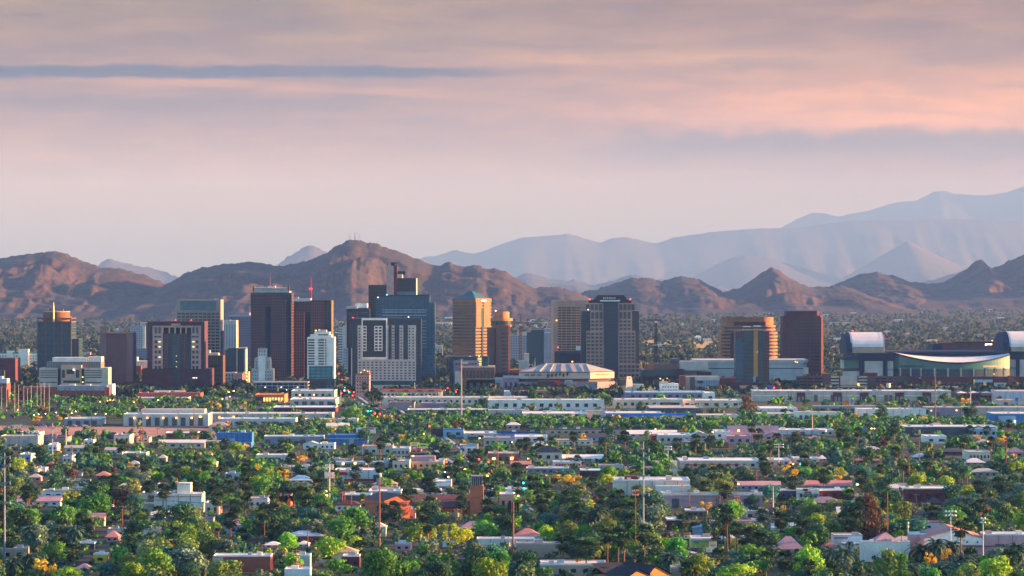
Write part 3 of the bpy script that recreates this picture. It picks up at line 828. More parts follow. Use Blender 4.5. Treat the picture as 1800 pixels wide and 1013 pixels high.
b = B('skyscraper', 'black and brown skyscraper with a tall brown shaft rising above the roof', 'tower', 690, 660, land='black skyscraper with the brown shaft')
b.box('curtain_wall', G_black, 647.5, 680, 501, None, 6, 46); b.box('curtain_wall', G_black, 697, 731, 489, None, 6, 46); b.box('end_wall', P('sand'), 730.5, 731.6, 489.5, None, 6.5, 46)  # sand end wall: the sunlit right edge is put into its colour
b.box('shaft', P('pinkstone'), 679.5, 692, 467.5, None, 0, 24); b.box('shaft', P('plum'), 692, 698, 467.5, None, 1, 24)
b.box('roof_unit', P('black'), 699, 712.5, 477, 483, 12, 30); b.box('roof_unit', P('sand'), 697.5, 707, 482, 489, 8, 30); b.box('top_room', G_sky, 698, 729, 513, 519, 5.2, 8)
b.box('roof_unit', P('black'), 688, 694, 461.5, 467.5, 6, 14)
mb = MB()
for x, y in ((680.5, 462), (687.5, 461), (691, 463), (696.5, 461)): mb.tube((b.x(x), 8, b.z(468)), (b.x(x), 8, b.z(y)), .35)
mb.build('antenna', P('black'), b.o)
b.grid('dish', P('black'), (687.5, 690.5, 695.5), (462.5,), 2.2, 2.4, 6, 1)

b = B('office_tower', 'wide blue glass office block behind the white gridded hotel', 'tower', 706, 676, land='wide blue glass block')
b.box('curtain_wall', G_blue, 664, 755, 520, None, 4, 46); b.box('curtain_wall', G_blue, 755, 764, 532, None, 6, 46); b.box('side_wing', G_blue, 660, 664, 524, None, 6, 40)
b.box('parapet', P('navy'), 663.5, 755.5, 518.5, 521, 3.6, 46.4)
for y in (545, 549, 554.5): b.box('bright_band', curtain('glass_band', (.14, .22, .28), (.2, .3, .36), (.05, .1, .14), 5, 4, .4, .2), 672, 750, y - .9, y + .9, 3.4, 5)
for y in rng(562, 630, 12): b.box('bright_band', MATS['glass_band'], 740, 750, y - .6, y + .6, 3.6, 5)
b.box('lower_wing', G_blue, 732, 764, 612, None, 0, 4); b.lights([(718, 557.5), (664, 523)], LIT_W, .6, 3); b.lights([(680, 518.5)], LIT_C, .7, 3)

b = B('hotel', 'white gridded hotel with a large black framed panel on its upper left', 'hotel', 675, 690, land='white gridded hotel')
b.box('wall', P('lightgrey'), 628.5, 731, 572, None, 0, 26); b.box('side_wing', G_navy, 617, 628.5, 560, None, 1, 30); b.box('curtain_wall', G_navy, 617, 740, 559.5, 572, 1.5, 28); b.box('curtain_wall', G_navy, 731, 740, 572, None, 1.5, 28)
b.box('recess', P('lightgrey'), 617.2, 619, 612, 690, .5, 1)
b.box('panel_glass', G_black, 637, 678.5, 563, 629, -1.6, -.2)
mb = MB()
for x0, x1, y0, y1 in ((636, 680.5, 559.5, 563), (636, 680.5, 628, 632), (636, 637.6, 563, 628), (678.8, 680.5, 563, 628)): mb.box(b.x(x0), b.x(x1), -2.6, 0, b.z(y1), b.z(y0))
mb.build('panel_frame', P('white'), b.o)
b.box('panel_strip', P('offwhite'), 637.8, 644.5, 573, 617, -2.1, -1.5); b.box('panel_strip', P('offwhite'), 658, 672.5, 573, 617, -2.1, -1.5)
b.grid('window', gl('win'), (641, 661.8, 668.6), rng(573.5, 616.5, 8), 4.6, 3.3, -2.1)
for x0, x1 in ((683, 688.5), (693.5, 702), (709, 717)): b.box('glass_strip', G_navy, x0, x1, 572, 632, -.4, 1)
b.grid('window', gl('win'), (631.8, 690.9, 705.5, 719.8, 726.2), rng(575, 632, 11), 2.6, 2.3)
b.grid('window', gl('winblue'), rng(629, 731, 14), rng(635, 668, 7), 3.9, 2.4)
b.box('base', P('tealdark'), 628, 732, 669.5, 677, -1, 27); b.box('base', P('lightgrey'), 640, 775, 677, None, -3, 27); b.box('door', gl('win'), 685, 692, 681, 690, -3.3, -2)

b = B('brick_building', 'narrow brown brick building with a stepped roof beside the white gridded hotel', 'building', 637, 698, land='narrow brown brick building')
b.box('wall', P('pinkstone'), 625, 649.5, 659, None, 0, 22); b.box('cornice', P('brown'), 624.5, 650, 658, 660, -.5, 22.4); b.box('penthouse', plain('brickorange', (.34, .16, .09)), 632, 649, 652.5, 658, 3, 18); b.box('belt_course', P('brown'), 624.7, 649.8, 667, 668.4, -.3, 22.2)
b.grid('window', gl('winbrown'), (628.5, 633, 637.5, 642, 646.5), (664, 671, 677, 683, 689), 2.0, 3.2); b.lights([(634, 655), (640, 651), (646, 653)], LIT_O, .5, 3)
b = B('motel', 'long low cream motel with a dark red tile roof below the white gridded hotel', 'motel', 722, 704, land='long cream motel')
b.box('wall', P('sand'), 668, 777, 688.5, None, 0, 16)
mb = MB(); za, zb = b.z(684), b.z(688.5)
mb.poly([(b.x(667), -1, zb), (b.x(778), -1, zb), (b.x(774), 8, za), (b.x(671), 8, za)]); mb.poly([(b.x(778), 17, zb), (b.x(667), 17, zb), (b.x(671), 8, za), (b.x(774), 8, za)]); mb.poly([(b.x(778), -1, zb), (b.x(778), 17, zb), (b.x(774), 8, za)]); mb.poly([(b.x(667), 17, zb), (b.x(667), -1, zb), (b.x(671), 8, za)])
mb.build('roof', P('brick'), b.o)
b.grid('gable', P('brick'), (690, 714, 738, 758), (687,), 9, 3, -1, 2); b.grid('window', gl('winbrown'), rng(672, 774, 14), (694,), 4, 3.2)
for x in rng(668, 777, 9): b.box('pier', P('ivory'), x - .5, x + .5, 689, None, -1.2, 0)

# --- pyramid roofed tower, turned 40 degrees so that its right face takes the sun
b = B('office_tower', 'tan tower with a teal pyramid roof, its right face glowing orange', 'tower', 836, 664, rot=-32, land='tan tower with the pyramid roof')
k = b.k; wA, wB = 24 * 1.0 / math.cos(R(32)) * k * 1.6, 0
a_ = 40 * k / math.cos(R(32)); c_ = 26.5 * k / math.sin(R(32))       # left (shaded) and right (sunlit) face lengths
zt, zr = b.z(525), b.z(511)
fl = (b.z(528) - 8) / 22
b.mbox('core', gl('win'), -a_, 0, 0, c_, 0, zt - 1)
for i in range(23):
    zz = 6 + i * fl; hh_ = fl * .50 if i < 22 else fl * 1.0
    e = .4
    mb = MB().box(-a_ - e, e, -e, c_ + e, zz, zz + hh_)
    mb.build('spandrel', plain('tan_spandrel', (.25, .115, .06)), b.o)
b.mbox('parapet', MATS['tan_spandrel'], -a_ - .6, .6, -.6, c_ + .6, zt - 4.5, zt)
b.mbox('glass_slot', gl('win'), -a_ * .80, -a_ * .56, -.7, 0, zt - fl * 5, zt - fl * 3); b.mbox('glass_slot', gl('win'), -a_ * .11, .3, -.7, 0, 5, zt - 5)
for q0, q1 in ((.0, .34), (.5, .92)): b.mbox('corner_pier', MATS['tan_spandrel'], .3, .9, c_ * q0 + .2, c_ * q1, zt - fl * 9, zt - 4)
b.mbox('glass_slot', gl('win'), .5, 1.1, c_ * .36, c_ * .47, 5, zt - fl * 3)
mb = MB(); ap = (-a_ / 2, c_ / 2, zr); q = [(-a_ + 2, 1.5, zt), (-1.5, 1.5, zt), (-1.5, c_ - 2, zt), (-a_ + 2, c_ - 2, zt)]
for i in range(4): mb.tri(q[i], q[(i + 1) % 4], ap)
mb.build('roof', plain('teal_roof', (.025, .11, .12), .5, .2, .05), b.o)
mb = MB()
for i, (y, z) in enumerate(((.35, 0), (.43, 0), (.5, 0), (.57, 0))): mb.box(1.0, 1.3, c_ * y, c_ * y + 1.6, zt - 3.2, zt - 1.8)
mb.build('sign', LIT_W, b.o)

b = B('commercial_building', 'brown commercial building with a dark teal upper block and lit windows', 'building', 824, 690, land='brown commercial block with lit windows')
b.box('upper_block', P('tealdark'), 791, 858, 627, 644, 6, 40); b.box('wall', P('brown'), 809, 870, 645, None, 0, 40); b.box('wall', P('mauvegrey'), 793, 842, 634, None, 3, 38); b.box('side_wall', P('navy'), 790, 797, 631, None, 2, 38)
b.box('cornice', P('beige'), 809, 870, 644, 646.5, -.6, 40); b.grid('window', gl('win'), rng(800, 838, 8), (640,), 3.2, 3, 3); b.grid('window', gl('winbrown'), rng(812, 868, 9), (658,), 3.2, 13)
b.grid('window', LIT_Y, (843,), (630, 633, 636, 639, 642), 7, 1.2, 5); b.box('lower_wing', P('beige'), 800, 812, 653, None, -4, 0); b.box('roof_unit', P('sand'), 813, 822, 636.5, 640, 1, 6); b.lights([(818, 628), (826, 627.5), (842, 626.5)], LIT_O, .7, 8)

b = B('hotel', 'brown hotel tower crowned by a round revolving restaurant disc', 'hotel', 877, 686, land='brown hotel with the round restaurant')
b.box('wall', P('hotelbrick'), 856, 872, 576, None, 2, 34); b.box('wall', P('hotelbrick'), 872, 893, 572, None, 0, 32); b.box('end_wall', plain('sun_tinted_end', (.42, .17, .08)), 893, 896.5, 572, None, 2, 30); b.box('recess', P('black'), 869.5, 872, 578, None, -.3, 2)  # brighter orange end wall: sun on the right side painted into the colour
b.grid('window', gl('win'), (885,), rng(583, 672, 13), 6.5, 2.4); b.grid('window', gl('winbrown'), (891.5,), rng(583, 672, 13), 2, 3)
cx = b.x(881.5)
def disc(part, mat, r0, r1, y0, y1): MB().prism(circ(cx, 15, r0 * k2, 36), b.z(y1), b.z(y0), top=circ(cx, 15, r1 * k2, 36)).build(part, mat, b.o)
k2 = b.k
bm_ = plain('restaurant_brown', (.42, .16, .075))
disc('disc', bm_, 16, 19, 571.5, 575.5); disc('disc_glass', gl('win'), 18.6, 18.6, 564.5, 571.5); disc('disc', bm_, 19.6, 19.6, 560, 564.5); disc('drum', bm_, 13.5, 13.5, 548.5, 560); disc('roof', P('brown'), 13, 11, 547.5, 548.5)
b.lights([(871, 547)], LIT_W, .7, 15)
b.box('podium', P('plum'), 868, 938, 656, None, -4, 30); b.box('podium', P('rust'), 896, 917, 650, 656, 4, 26); b.box('podium', P('darkbrown'), 870, 910, 665, None, -9, -4)


def crane(label, px, base, y_top, jib0, jib1, y_jib, col):
    b = B('tower_crane', label, 'crane', px, base)
    r = 1.1; top = b.z(y_top); zj = b.z(y_jib)
    mb = MB()
    for sx in (-1, 1):
        for sy in (-1, 1): mb.tube((sx * r, sy * r, 0), (sx * r, sy * r, zj), .8, n=4)
    n = int(zj / 4)
    for i in range(n):
        z0 = zj * i / n; z1 = zj * (i + 1) / n
        mb.tube((-r, -r, z0), (r, -r, z1), .4, n=4); mb.tube((r, r, z0), (-r, r, z1), .4, n=4); mb.tube((-r, r, z0), (-r, -r, z1), .4, n=4)
    mb.build('mast', P(col), b.o)
    mb = MB(); x0, x1 = b.x(jib0), b.x(jib1)
    for dy in (-.7, .7): mb.tube((x0, dy, zj), (x1, dy, zj), .8, n=4)
    mb.tube((x0, 0, zj + 1.5), (x1, 0, zj + 1.5), .42, n=4)
    n = int(abs(x1 - x0) / 2.5)
    for i in range(n): xa = x0 + (x1 - x0) * i / n; mb.tube((xa, -.7, zj), (xa + 1.2, 0, zj + 1.5), .2, n=4)
    mb.build('jib', P(col), b.o)
    mb = MB().tube((0, 0, zj), (0, 0, top), 1.0, .4, n=4)
    mb.tube((0, 0, top), (x0 * .75, 0, zj + 1.5), .2, n=4).tube((0, 0, top), (x1 * .8, 0, zj + 1.5), .2, n=4)
    mb.build('tower_peak', P(col), b.o)
    sg = 1 if abs(x1) < abs(x0) else -1
    xc = x1 if sg > 0 else x0
    b.mbox('counterweight', P('darkgrey'), xc - 1.8, xc + 1.8, -.9, .9, zj - 2.6, zj)
    b.mbox('cab', P('offwhite'), -1.6, 1.6, -1.9, -.9, zj - 2.6, zj - .3)


crane('tower crane with a sunlit jib beside the round topped hotel', 915, 652, 555, 872, 928, 569, 'rust')
crane('dark tower crane standing right of the stepped stone tower', 1153, 655, 552, 1124, 1163, 564, 'black')

b = B('apartment_block', 'grey gridded block behind the tower crane', 'building', 910, 640)
b.box('wall', curtain('grey_grid', (.05, .055, .07), (.08, .085, .10), (.34, .30, .30), 3.4, 3.2, 1.0, .6), 896, 928, 590, None, 0, 26); b.box('penthouse', P('beige'), 909, 928, 584, 590, 4, 20)
b = B('office_block', 'dark teal block with a pale grey end wall right of the tower crane', 'building', 950, 648)
b.box('curtain_wall', G_teal, 926, 956, 584, None, 2, 34); b.box('end_wall', P('grey'), 956, 973, 578, None, 0, 34); b.box('curtain_wall', G_teal, 934, 956, 580, 584, 6, 30); b.box('side_wall', P('navy'), 973, 976, 581, None, 2, 30); b.box('band', P('offwhite'), 957, 967, 584, 585.5, -.3, .5)
b = B('shopping_block', 'small pale block with a bright gable beside the tower crane mast', 'building', 920, 664)
b.box('wall', P('lightgrey'), 912, 930, 634, None, 0, 20); b.box('wall', P('sand'), 921, 930, 622, 634, 2, 18); MB().prism([(b.x(938), -2), (b.x(943), -2), (b.x(943), 2), (b.x(938), 2)], b.z(655), b.z(629), top=[(b.x(940.2), -.5), (b.x(940.8), -.5), (b.x(940.8), .5), (b.x(940.2), .5)]).build('gable_spire', P('sand'), b.o)
b.box('podium', P('beige'), 936, 945, 655, None, -3, 3)

b = B('office_tower', 'tan tower with narrow horizontal window slots and a blank top', 'tower', 1006, 658, rot=4, land='tan tower with horizontal slots')
wt_ = plain('tan_tower', (.33, .215, .155))
b.box('wall', wt_, 973, 1040, 528, None, 0, 36)
ys = rng(539, 640, 22)
for y in ys:
    b.box('ribbon_window', gl('winbrown'), 981, 1020, y - 1.1, y + 1.1, -.35, .4)
b.grid('pier', plain('orange_pier', (.42, .17, .10)), (987, 995, 1004, 1013), (589.5,), 1.3, 102, -.5, .5)
b.lights([(978, 563.5)], LIT_O, .8, -1)

b = B('office_tower', 'stepped pink stone tower with a dark glass centre and a black mansard top', 'tower', 1073, 676, land='stepped stone tower with black top')
st = plain('stone_pink', (.40, .23, .175)); cg = G_navy
b.box('curtain_wall', cg, 1022, 1124, 547, None, 8, 46); b.box('curtain_wall', cg, 1061, 1087, 530, None, 2, 8); b.box('curtain_wall', G_navy, 1030, 1116, 533, 547, 6, 44)
def stone(x0, x1, y0, y1, d): return b.box('stone_front', st, x0, x1, y0, y1, d, d + 6)
stone(1038, 1061, 547, None, 3); stone(1087, 1111, 547, None, 3); stone(1031, 1061, 582, None, 1.5); stone(1087, 1117, 582, None, 1.5); stone(1087, 1125, 640, None, 0)
stone(1029, 1061, 533, 547, 4); stone(1087, 1117, 533, 547, 4)
b.grid('window', gl('win'), (1033.5, 1041, 1048.3, 1055.6), (540.3,), 5.6, 10.5, 4); b.grid('window', gl('win'), (1091.5, 1098.8, 1106, 1112.8), (540.3,), 5.6, 10.5, 4)
b.grid('window', gl('win'), (1042, 1049.3, 1056.6, 1091.5, 1098.8, 1106), (555,), 5.2, 12, 3); b.grid('window', gl('win'), (1042, 1049.3, 1056.6, 1091.5, 1098.8, 1106), (565.5, 572, 578.5), 5.2, 3.8, 3)
b.grid('window', gl('win'), (1034.8, 1042, 1049.3, 1056.6), rng(584, 662, 12), 5.2, 3.9, 1.5)
b.grid('window', gl('win'), (1091.5, 1098.8, 1106, 1113), rng(584, 639, 9), 5.2, 3.9, 1.5); b.grid('window', gl('win'), (1091.5, 1098.8, 1106, 1113, 1120.3), (644.5, 651.5, 660), 5.2, 4.4, 0)
for y in rng(536, 668, 14): b.box('bright_line', P('tealdark'), 1061.3, 1086.7, y - .3, y + .3, 1.6, 2.1)
b.box('top_block', P('black'), 1036, 1110, 527.5, 533, 6, 42)
MB().prism([(b.x(1044), 8), (b.x(1104), 8), (b.x(1104), 40), (b.x(1044), 40)], b.z(527.5), b.z(519), top=[(b.x(1051), 12), (b.x(1097), 12), (b.x(1097), 36), (b.x(1051), 36)]).build('roof', P('black'), b.o)
b.box('bright_band', P('white'), 1055, 1090, 527.8, 530.2, 5, 6.2)
mb = MB()
for i, x in enumerate(rng(1060, 1083, 7)): mb.box(b.x(x - 1.1), b.x(x + 1.1), 8.9, 9.4, b.z(525.6), b.z(522.6 + (i % 2) * .6))
mb.build('sign', P('lightgrey'), b.o)
b.lights([(1036.5, 526.5), (1108, 526.5)], LIT_R, .9, 6); b.lights([(1034, 544.5)], LIT_W, .6, 3)
b = B('office_block', 'low dark sloping block with a white rooftop dish below the tan tower', 'building', 1003, 672)
b.box('wall', P('navy'), 984, 1024, 622, None, 0, 30); b.box('end_wall', P('purplebrick'), 975, 986, 618, None, 3, 28); b.box('parapet', P('darkgrey'), 983, 1024, 617, 622, 1, 28)
MB().prism(circ(b.x(1018), 8, 3.2, 12), b.z(616), b.z(609)).build('dish', P('white'), b.o); b.lights([(981, 611)], LIT_R, .8, 6); b.lights([(1006, 636)], LIT_O, .9)

# --- arena
b = B('arena', 'wide arena with a pale ribbed hipped roof and a sunlit right wall', 'arena', 998, 690, land='wide pale roofed arena')
zc, ze = b.z(641.5), b.z(655)
q = [(b.x(913), 2), (b.x(1037), 0), (b.x(1080), 26), (b.x(1074), 95), (b.x(917), 95)]
q2 = [(b.x(962), 30), (b.x(1030), 29), (b.x(1034), 36), (b.x(1030), 62), (b.x(962), 62)]
MB().prism(q, b.z(655), b.z(653.5)).build('eaves', P('darkgrey'), b.o)
MB().prism(q, b.z(653.5), zc, top=q2).build('roof', plain('arena_roof', (.36, .33, .29)), b.o)
mb = MB()
for x, xe in ((961, 948), (974, 966), (988, 986), (1002, 1006), (1017, 1024), (1031, 1036)): mb.tube((b.x(xe), 1, b.z(653)), (b.x(x), 31, zc + .4), .7, n=4)
mb.build('roof_rib', P('grey'), b.o)
wq = [(b.x(912), 3), (b.x(1037.5), 1), (b.x(1081), 27), (b.x(1076), 94), (b.x(914), 94)]
MB().prism(wq, b.z(666), b.z(655)).build('wall', P('beige'), b.o)
lq = [(b.x(916), 8), (b.x(1035), 6), (b.x(1076), 31), (b.x(1070), 90), (b.x(918), 90)]
MB().prism(lq, b.z(671.5), b.z(666)).build('recess', P('darkgrey'), b.o)
MB().prism([(b.x(910), -3), (b.x(1050), -4), (b.x(1082), 18), (b.x(1082), 90), (b.x(910), 90)], 0, b.z(671.5)).build('base', P('mauvegrey'), b.o)
b.grid('window', gl('wingrey'), (926, 937, 948), (659.5,), 8, 3.4, 2.6)
b.box('entrance', P('grey'), 992, 1007, 668, None, -7, -3); MB().prism([(b.x(999.5) + 5.2 * b.k * math.cos(t), -7.3) for t in rng(math.pi, 0, 2)] + [(b.x(999.5), -7)], b.z(690), b.z(680)).build('door', P('teal'), b.o)
mb = MB(); n = 12
for i in range(n):
    a0, a1 = math.pi * i / n, math.pi * (i + 1) / n
    for r0, r1 in ((5.2, 6.6),): mb.quad(*[(b.x(999.5) + r * b.k * math.cos(a), -7.2, b.z(673.5) + r * .8 * b.k * math.sin(a)) for r, a in ((r0, a0), (r1, a0), (r1, a1), (r0, a1))])
mb.build('arch', P('offwhite'), b.o)
b.box('wing', P('maroon'), 945, 985, 669, None, -14, -3); b.box('sign_panel', P('red'), 974, 984.5, 668.5, 677, -14.5, -13.9); b.box('wing', P('plum'), 910, 946, 678, None, -12, -3); b.box('window', gl('winteal'), 951, 973, 676, 682, -14.4, -13.8)
mb = MB(); va, vb = Vector((b.x(1037.5), 1)), Vector((b.x(1081), 27))
for g0, g1 in ((.22, .40), (.46, .62), (.67, .83)):
    n = 7
    for i in range(n):
        t0 = g0 + (g1 - g0) * i / n; t1 = g0 + (g1 - g0) * (i + .62) / n
        p0 = va.lerp(vb, t0); p1 = va.lerp(vb, t1)
        mb.quad((p0.x + .15, p0.y - .3, b.z(660)), (p1.x + .15, p1.y - .3, b.z(660)), (p1.x + .15, p1.y - .3, b.z(658)), (p0.x + .15, p0.y - .3, b.z(658)))
mb.build('lettering', P('brown'), b.o)
mb = MB()
for x, y, s_ in ((963, 660, 2.2), (970, 659.5, 1.6), (977, 658.5, 1.8), (984, 658, 1.4), (990, 659, 1.8), (997, 657.5, 1.5)):
    mb.tube((b.x(x), 1.4, b.z(y + s_ * 2)), (b.x(x + s_ * .5), 1.4, b.z(y)), .8, n=5); mb.tube((b.x(x - s_), 1.4, b.z(y)), (b.x(x + s_ * 1.4), 1.4, b.z(y - 1)), .6, n=5); mb.tube((b.x(x + s_ * .5), 1.4, b.z(y)), (b.x(x + s_), 1.4, b.z(y - 2)), .9, n=5)
mb.build('mural', P('darkbrown'), b.o)

b = B('canopy_sail', 'tall curved white sail standing on a plaza right of the arena', 'sculpture', 1105, 698)
mb = MB(); pr = None
for i in range(9):
    t = i / 8; zz = b.z(698) + (b.z(662) - b.z(698)) * t; dx = math.sin(t * 2.2) * 1.6 - .8; wv = 2.0 + 1.2 * math.sin(math.pi * t)
    cur = [(dx - wv, 0, zz), (dx + wv, 2.5, zz)]
    if pr: mb.quad(pr[0], pr[1], cur[1], cur[0]); mb.quad((pr[1][0], pr[1][1] + .4, pr[1][2]), (pr[0][0], pr[0][1] + .4, pr[0][2]), (cur[0][0], cur[0][1] + .4, cur[0][2]), (cur[1][0], cur[1][1] + .4, cur[1][2]))
    pr = cur
mb.build('sail', P('lightgrey'), b.o); b.box('mast', P('metal'), 1100.5, 1101.2, 662, None, 1, 1.6); b.box('canopy', P('brown'), 1085, 1109, 664, 665.2, 1, 9)
b = B('office_block', 'brown block behind the white sail beside the arena', 'building', 1094, 694)
b.box('wall', P('brown'), 1090, 1101, 667, None, 2, 20); b.box('side_wing', P('cream'), 1101, 1132, 676, None, 4, 20); b.box('glass_bay', G_navy, 1084, 1091, 668, None, 3, 14); b.box('base', P('beige'), 1060, 1090, 684, None, 2, 18)

# --- between the stone tower and the ballpark
b = B('convention_hall', 'low dark teal hall with brown blocks right of the stepped stone tower', 'building', 1170, 684, land='low dark teal hall')
b.box('curtain_wall', G_teal, 1128, 1190, 650, 662, 0, 50); b.box('core', P('navy'), 1130, 1215, 662, None, 6, 50); b.box('block', P('brown'), 1150, 1195, 640, 650, 10, 50); b.box('block', P('rust'), 1135, 1150, 641, 650, 8, 40); b.box('block', P('plum'), 1187, 1202, 649, None, -2, 30); b.box('block', P('lightgrey'), 1195, 1246, 636, 652, 12, 50); b.box('block', P('darkgrey'), 1180, 1196, 632, 640, 20, 45)
b.lights([(1161, 666), (1173, 666), (1166, 669)], LIT_Y, 1.0, 5)
b = B('office_block', 'small white office block with rows of square windows before the dark teal hall', 'building', 1176, 698, land='small white office block')
b.box('wall', P('ivory'), 1160, 1193, 675, None, 0, 22); b.box('penthouse', P('beige'), 1160, 1175, 671.5, 675, 3, 16); b.grid('window', gl('winbrown'), rng(1163, 1191, 6), (680.5, 686), 2.2, 1.8); b.box('roof_unit', P('sand'), 1180, 1186, 673, 675, 5, 9)
b = B('brick_building', 'brick hall with arched blue windows and purple end blocks', 'building', 1240, 693, land='brick hall with blue windows')
b.box('wall', P('beige'), 1197, 1265, 662, None, 2, 40); b.box('block', P('brick'), 1196, 1205, 661, None, 0, 30); b.box('block', P('purplebrick'), 1213, 1221, 663, None, 0, 30); b.box('curtain_wall', curtain('hall_glass', (.12, .17, .24), (.18, .24, .32), (.3, .3, .34), 2.4, 14, .5, .3), 1222, 1264, 669, None, 0, 2)
MB().prism([(b.x(1231) + 5 * b.k * math.cos(t), -.4 + 0 * t) for t in (0, math.pi)] + [(b.x(1231), 1)], b.z(674), b.z(669)).build('arch', gl('win'), b.o)
b.box('block', P('maroon'), 1265, 1294, 665, None, 1, 36); b.box('side_wing', P('plum'), 1283, 1300, 671, None, -3, 20); b.box('roof', P('paleblue'), 1222, 1265, 667, 669.2, -1, 14)

b = B('convention_centre', 'long pale grey windowless convention hall behind the dark hotel', 'building', 1320, 682, land='long pale grey convention hall')
wl = plain('hall_grey', (.40, .40, .37))
q = [(b.x(1237), 0), (b.x(1412), 0), (b.x(1420), 14), (b.x(1420), 80), (b.x(1222), 80), (b.x(1222), 14)]
MB().prism(q, 0, b.z(638)).build('wall', wl, b.o)
q2 = [(x_ + (1.5 if x_ > 0 else -1.5), y_ - 1.5) for x_, y_ in q]
MB().prism(q2, b.z(638), b.z(633)).build('roof', P('lightgrey'), b.o)
b.box('ribbon_window', gl('win'), 1237, 1412, 647.2, 648.6, -.4, .4); b.box('end_wall', P('sand'), 1412, 1421, 646, 658, -.5, 2)
b.box('lower_wing', P('concrete'), 1196, 1250, 650, None, -8, 0); b.box('window', gl('win'), 1224, 1250, 654, 660, -8.4, -7.8); b.box('lower_wing', P('lightgrey'), 1357, 1432, 662, 668, -14, -2); b.box('lower_wing', P('navy'), 1357, 1436, 666, None, -12, -2)
b.lights([(1398, 636), (1401, 637)], LIT_O, .8, -1)

b = B('office_tower', 'purple brown tower with terraced rounded sides and orange sunlit bands', 'tower', 1316, 668, land='terraced tower with orange bands')
pm = plain('terrace_brown', (.33, .14, .075))
def rounded(x0, x1, d0, d1, r, y0, y1, part, mat):
    X0, X1 = b.x(x0), b.x(x1); pts = []
    for cx_, cy_, a0 in ((X1 - r, d0 + r, -90), (X1 - r, d1 - r, 0), (X0 + r, d1 - r, 90), (X0 + r, d0 + r, 180)):
        for i in range(9): a = R(a0 + 90 * i / 8); pts.append((cx_ + r * math.cos(a), cy_ + r * math.sin(a)))
    return MB().prism(pts, b.z(y1), b.z(y0)).build(part, mat, b.o)
for x0, x1, yt, yb in ((1270, 1361, 558, 572.5), (1266.5, 1364.5, 572.5, 584), (1264, 1368, 584, 650)):
    rounded(x0 + .5, x1 - .5, .5, 41, 13, yt, yb, 'core', gl('win') if yt > 558 else pm)
    if yt == 558: rounded(x0, x1, 0, 42, 14, 558, 560.5, 'parapet', pm)
    for y in [yy for yy in rng(558.5, 649.5, 15) if yt <= yy < yb]: rounded(x0, x1, 0, 42, 14, y - 1.6, y + 1.6, 'spandrel', pm)
b.box('block', P('plum'), 1290, 1345, 566, 573, -.6, 2); b.box('block', P('plum'), 1284, 1300, 585, None, -1, 2)

b = B('hotel', 'slim dark teal hotel with a gold vertical strip and a white rooftop canopy', 'hotel', 1322, 692, land='slim dark hotel with the gold strip')
b.box('wall', G_plum, 1293, 1314, 582, None, 0, 30); b.box('curtain_wall', G_teal, 1306, 1324, 597, None, -.6, 0); b.box('curtain_wall', G_blue, 1294, 1306, 597, None, -.4, 0); b.box('accent_strip', plain('gold_panel', (.42, .20, .06)), 1324.5, 1332, 578, 662, -.8, 20); b.box('wall', G_teal, 1332, 1341, 581, None, 0, 30); b.box('wall', G_plum, 1341, 1352, 582, None, -.3, 30); b.box('core', G_teal, 1308, 1325, 580, 597, -.3, 26)
b.grid('window', gl('win'), (1309, 1313.5, 1318, 1322), rng(598, 672, 11), 2.4, 2.8, -.6); b.box('canopy', P('tan'), 1306, 1339, 579, 581, -2, 22); b.box('roof_unit', P('darkgrey'), 1307, 1338, 574.5, 579, 4, 18); b.box('canopy', P('offwhite'), 1326, 1338, 573, 574.5, 0, 16); b.box('canopy', P('offwhite'), 1307, 1320, 574, 575, 0, 16)
b.lights([(1331, 619)], LIT_Y, .5, -1.2); b.box('base', P('plum'), 1283, 1357, 673, None, -6, 30); b.box('base_wing', P('beige'), 1298, 1330, 677.5, None, -10, -6); b.grid('column', P('darkgrey'), rng(1299, 1329, 6), (684,), 2.6, 5, -10); b.box('side_wing', P('brightblue'), 1337, 1358, 677, 687, -9, -6)

b = B('office_tower', 'maroon brick tower with cut corners and a smaller top storey', 'tower', 1412, 672, land='maroon brick tower with cut corners')
mr = plain('maroon_tower', (.085, .030, .038))
def octo(x0, x1, d0, d1, c): X0, X1 = b.x(x0), b.x(x1); return [(X0 + c, d0), (X1 - c, d0), (X1, d0 + c), (X1, d1 - c), (X1 - c, d1), (X0 + c, d1), (X0, d1 - c), (X0, d0 + c)]
MB().prism(octo(1376, 1447.5, 0, 40, 2.4), 0, b.z(557.5)).build('wall', mr, b.o); MB().prism(octo(1382.5, 1440, 3, 37, 2), b.z(557.5), b.z(547)).build('top_storey', mr, b.o); MB().prism(octo(1378, 1445.5, 1, 39, 2.4), b.z(557.5), b.z(555)).build('shoulder', mr, b.o)
b.grid('window', gl('win'), (1391, 1396.5, 1404.5, 1410, 1415.5, 1420.5, 1428, 1433, 1438), rng(560, 653, 16), 4.2, 2.6); b.box('corner_glass', P('plum'), 1378.5, 1384, 563, None, 1.5, 3)
for x in (1400.5, 1424.3): b.box('pier', P('maroon'), x - .9, x + .9, 558, None, -.5, .5)
mb = MB()
for i in range(24): mb.box(b.x(1390 + i * 1.9), b.x(1390.6 + i * 1.9), 3.2, 3.7, b.z(547), b.z(546 - (i % 3) * .3))
mb.build('roof_rail', P('darkgrey'), b.o)

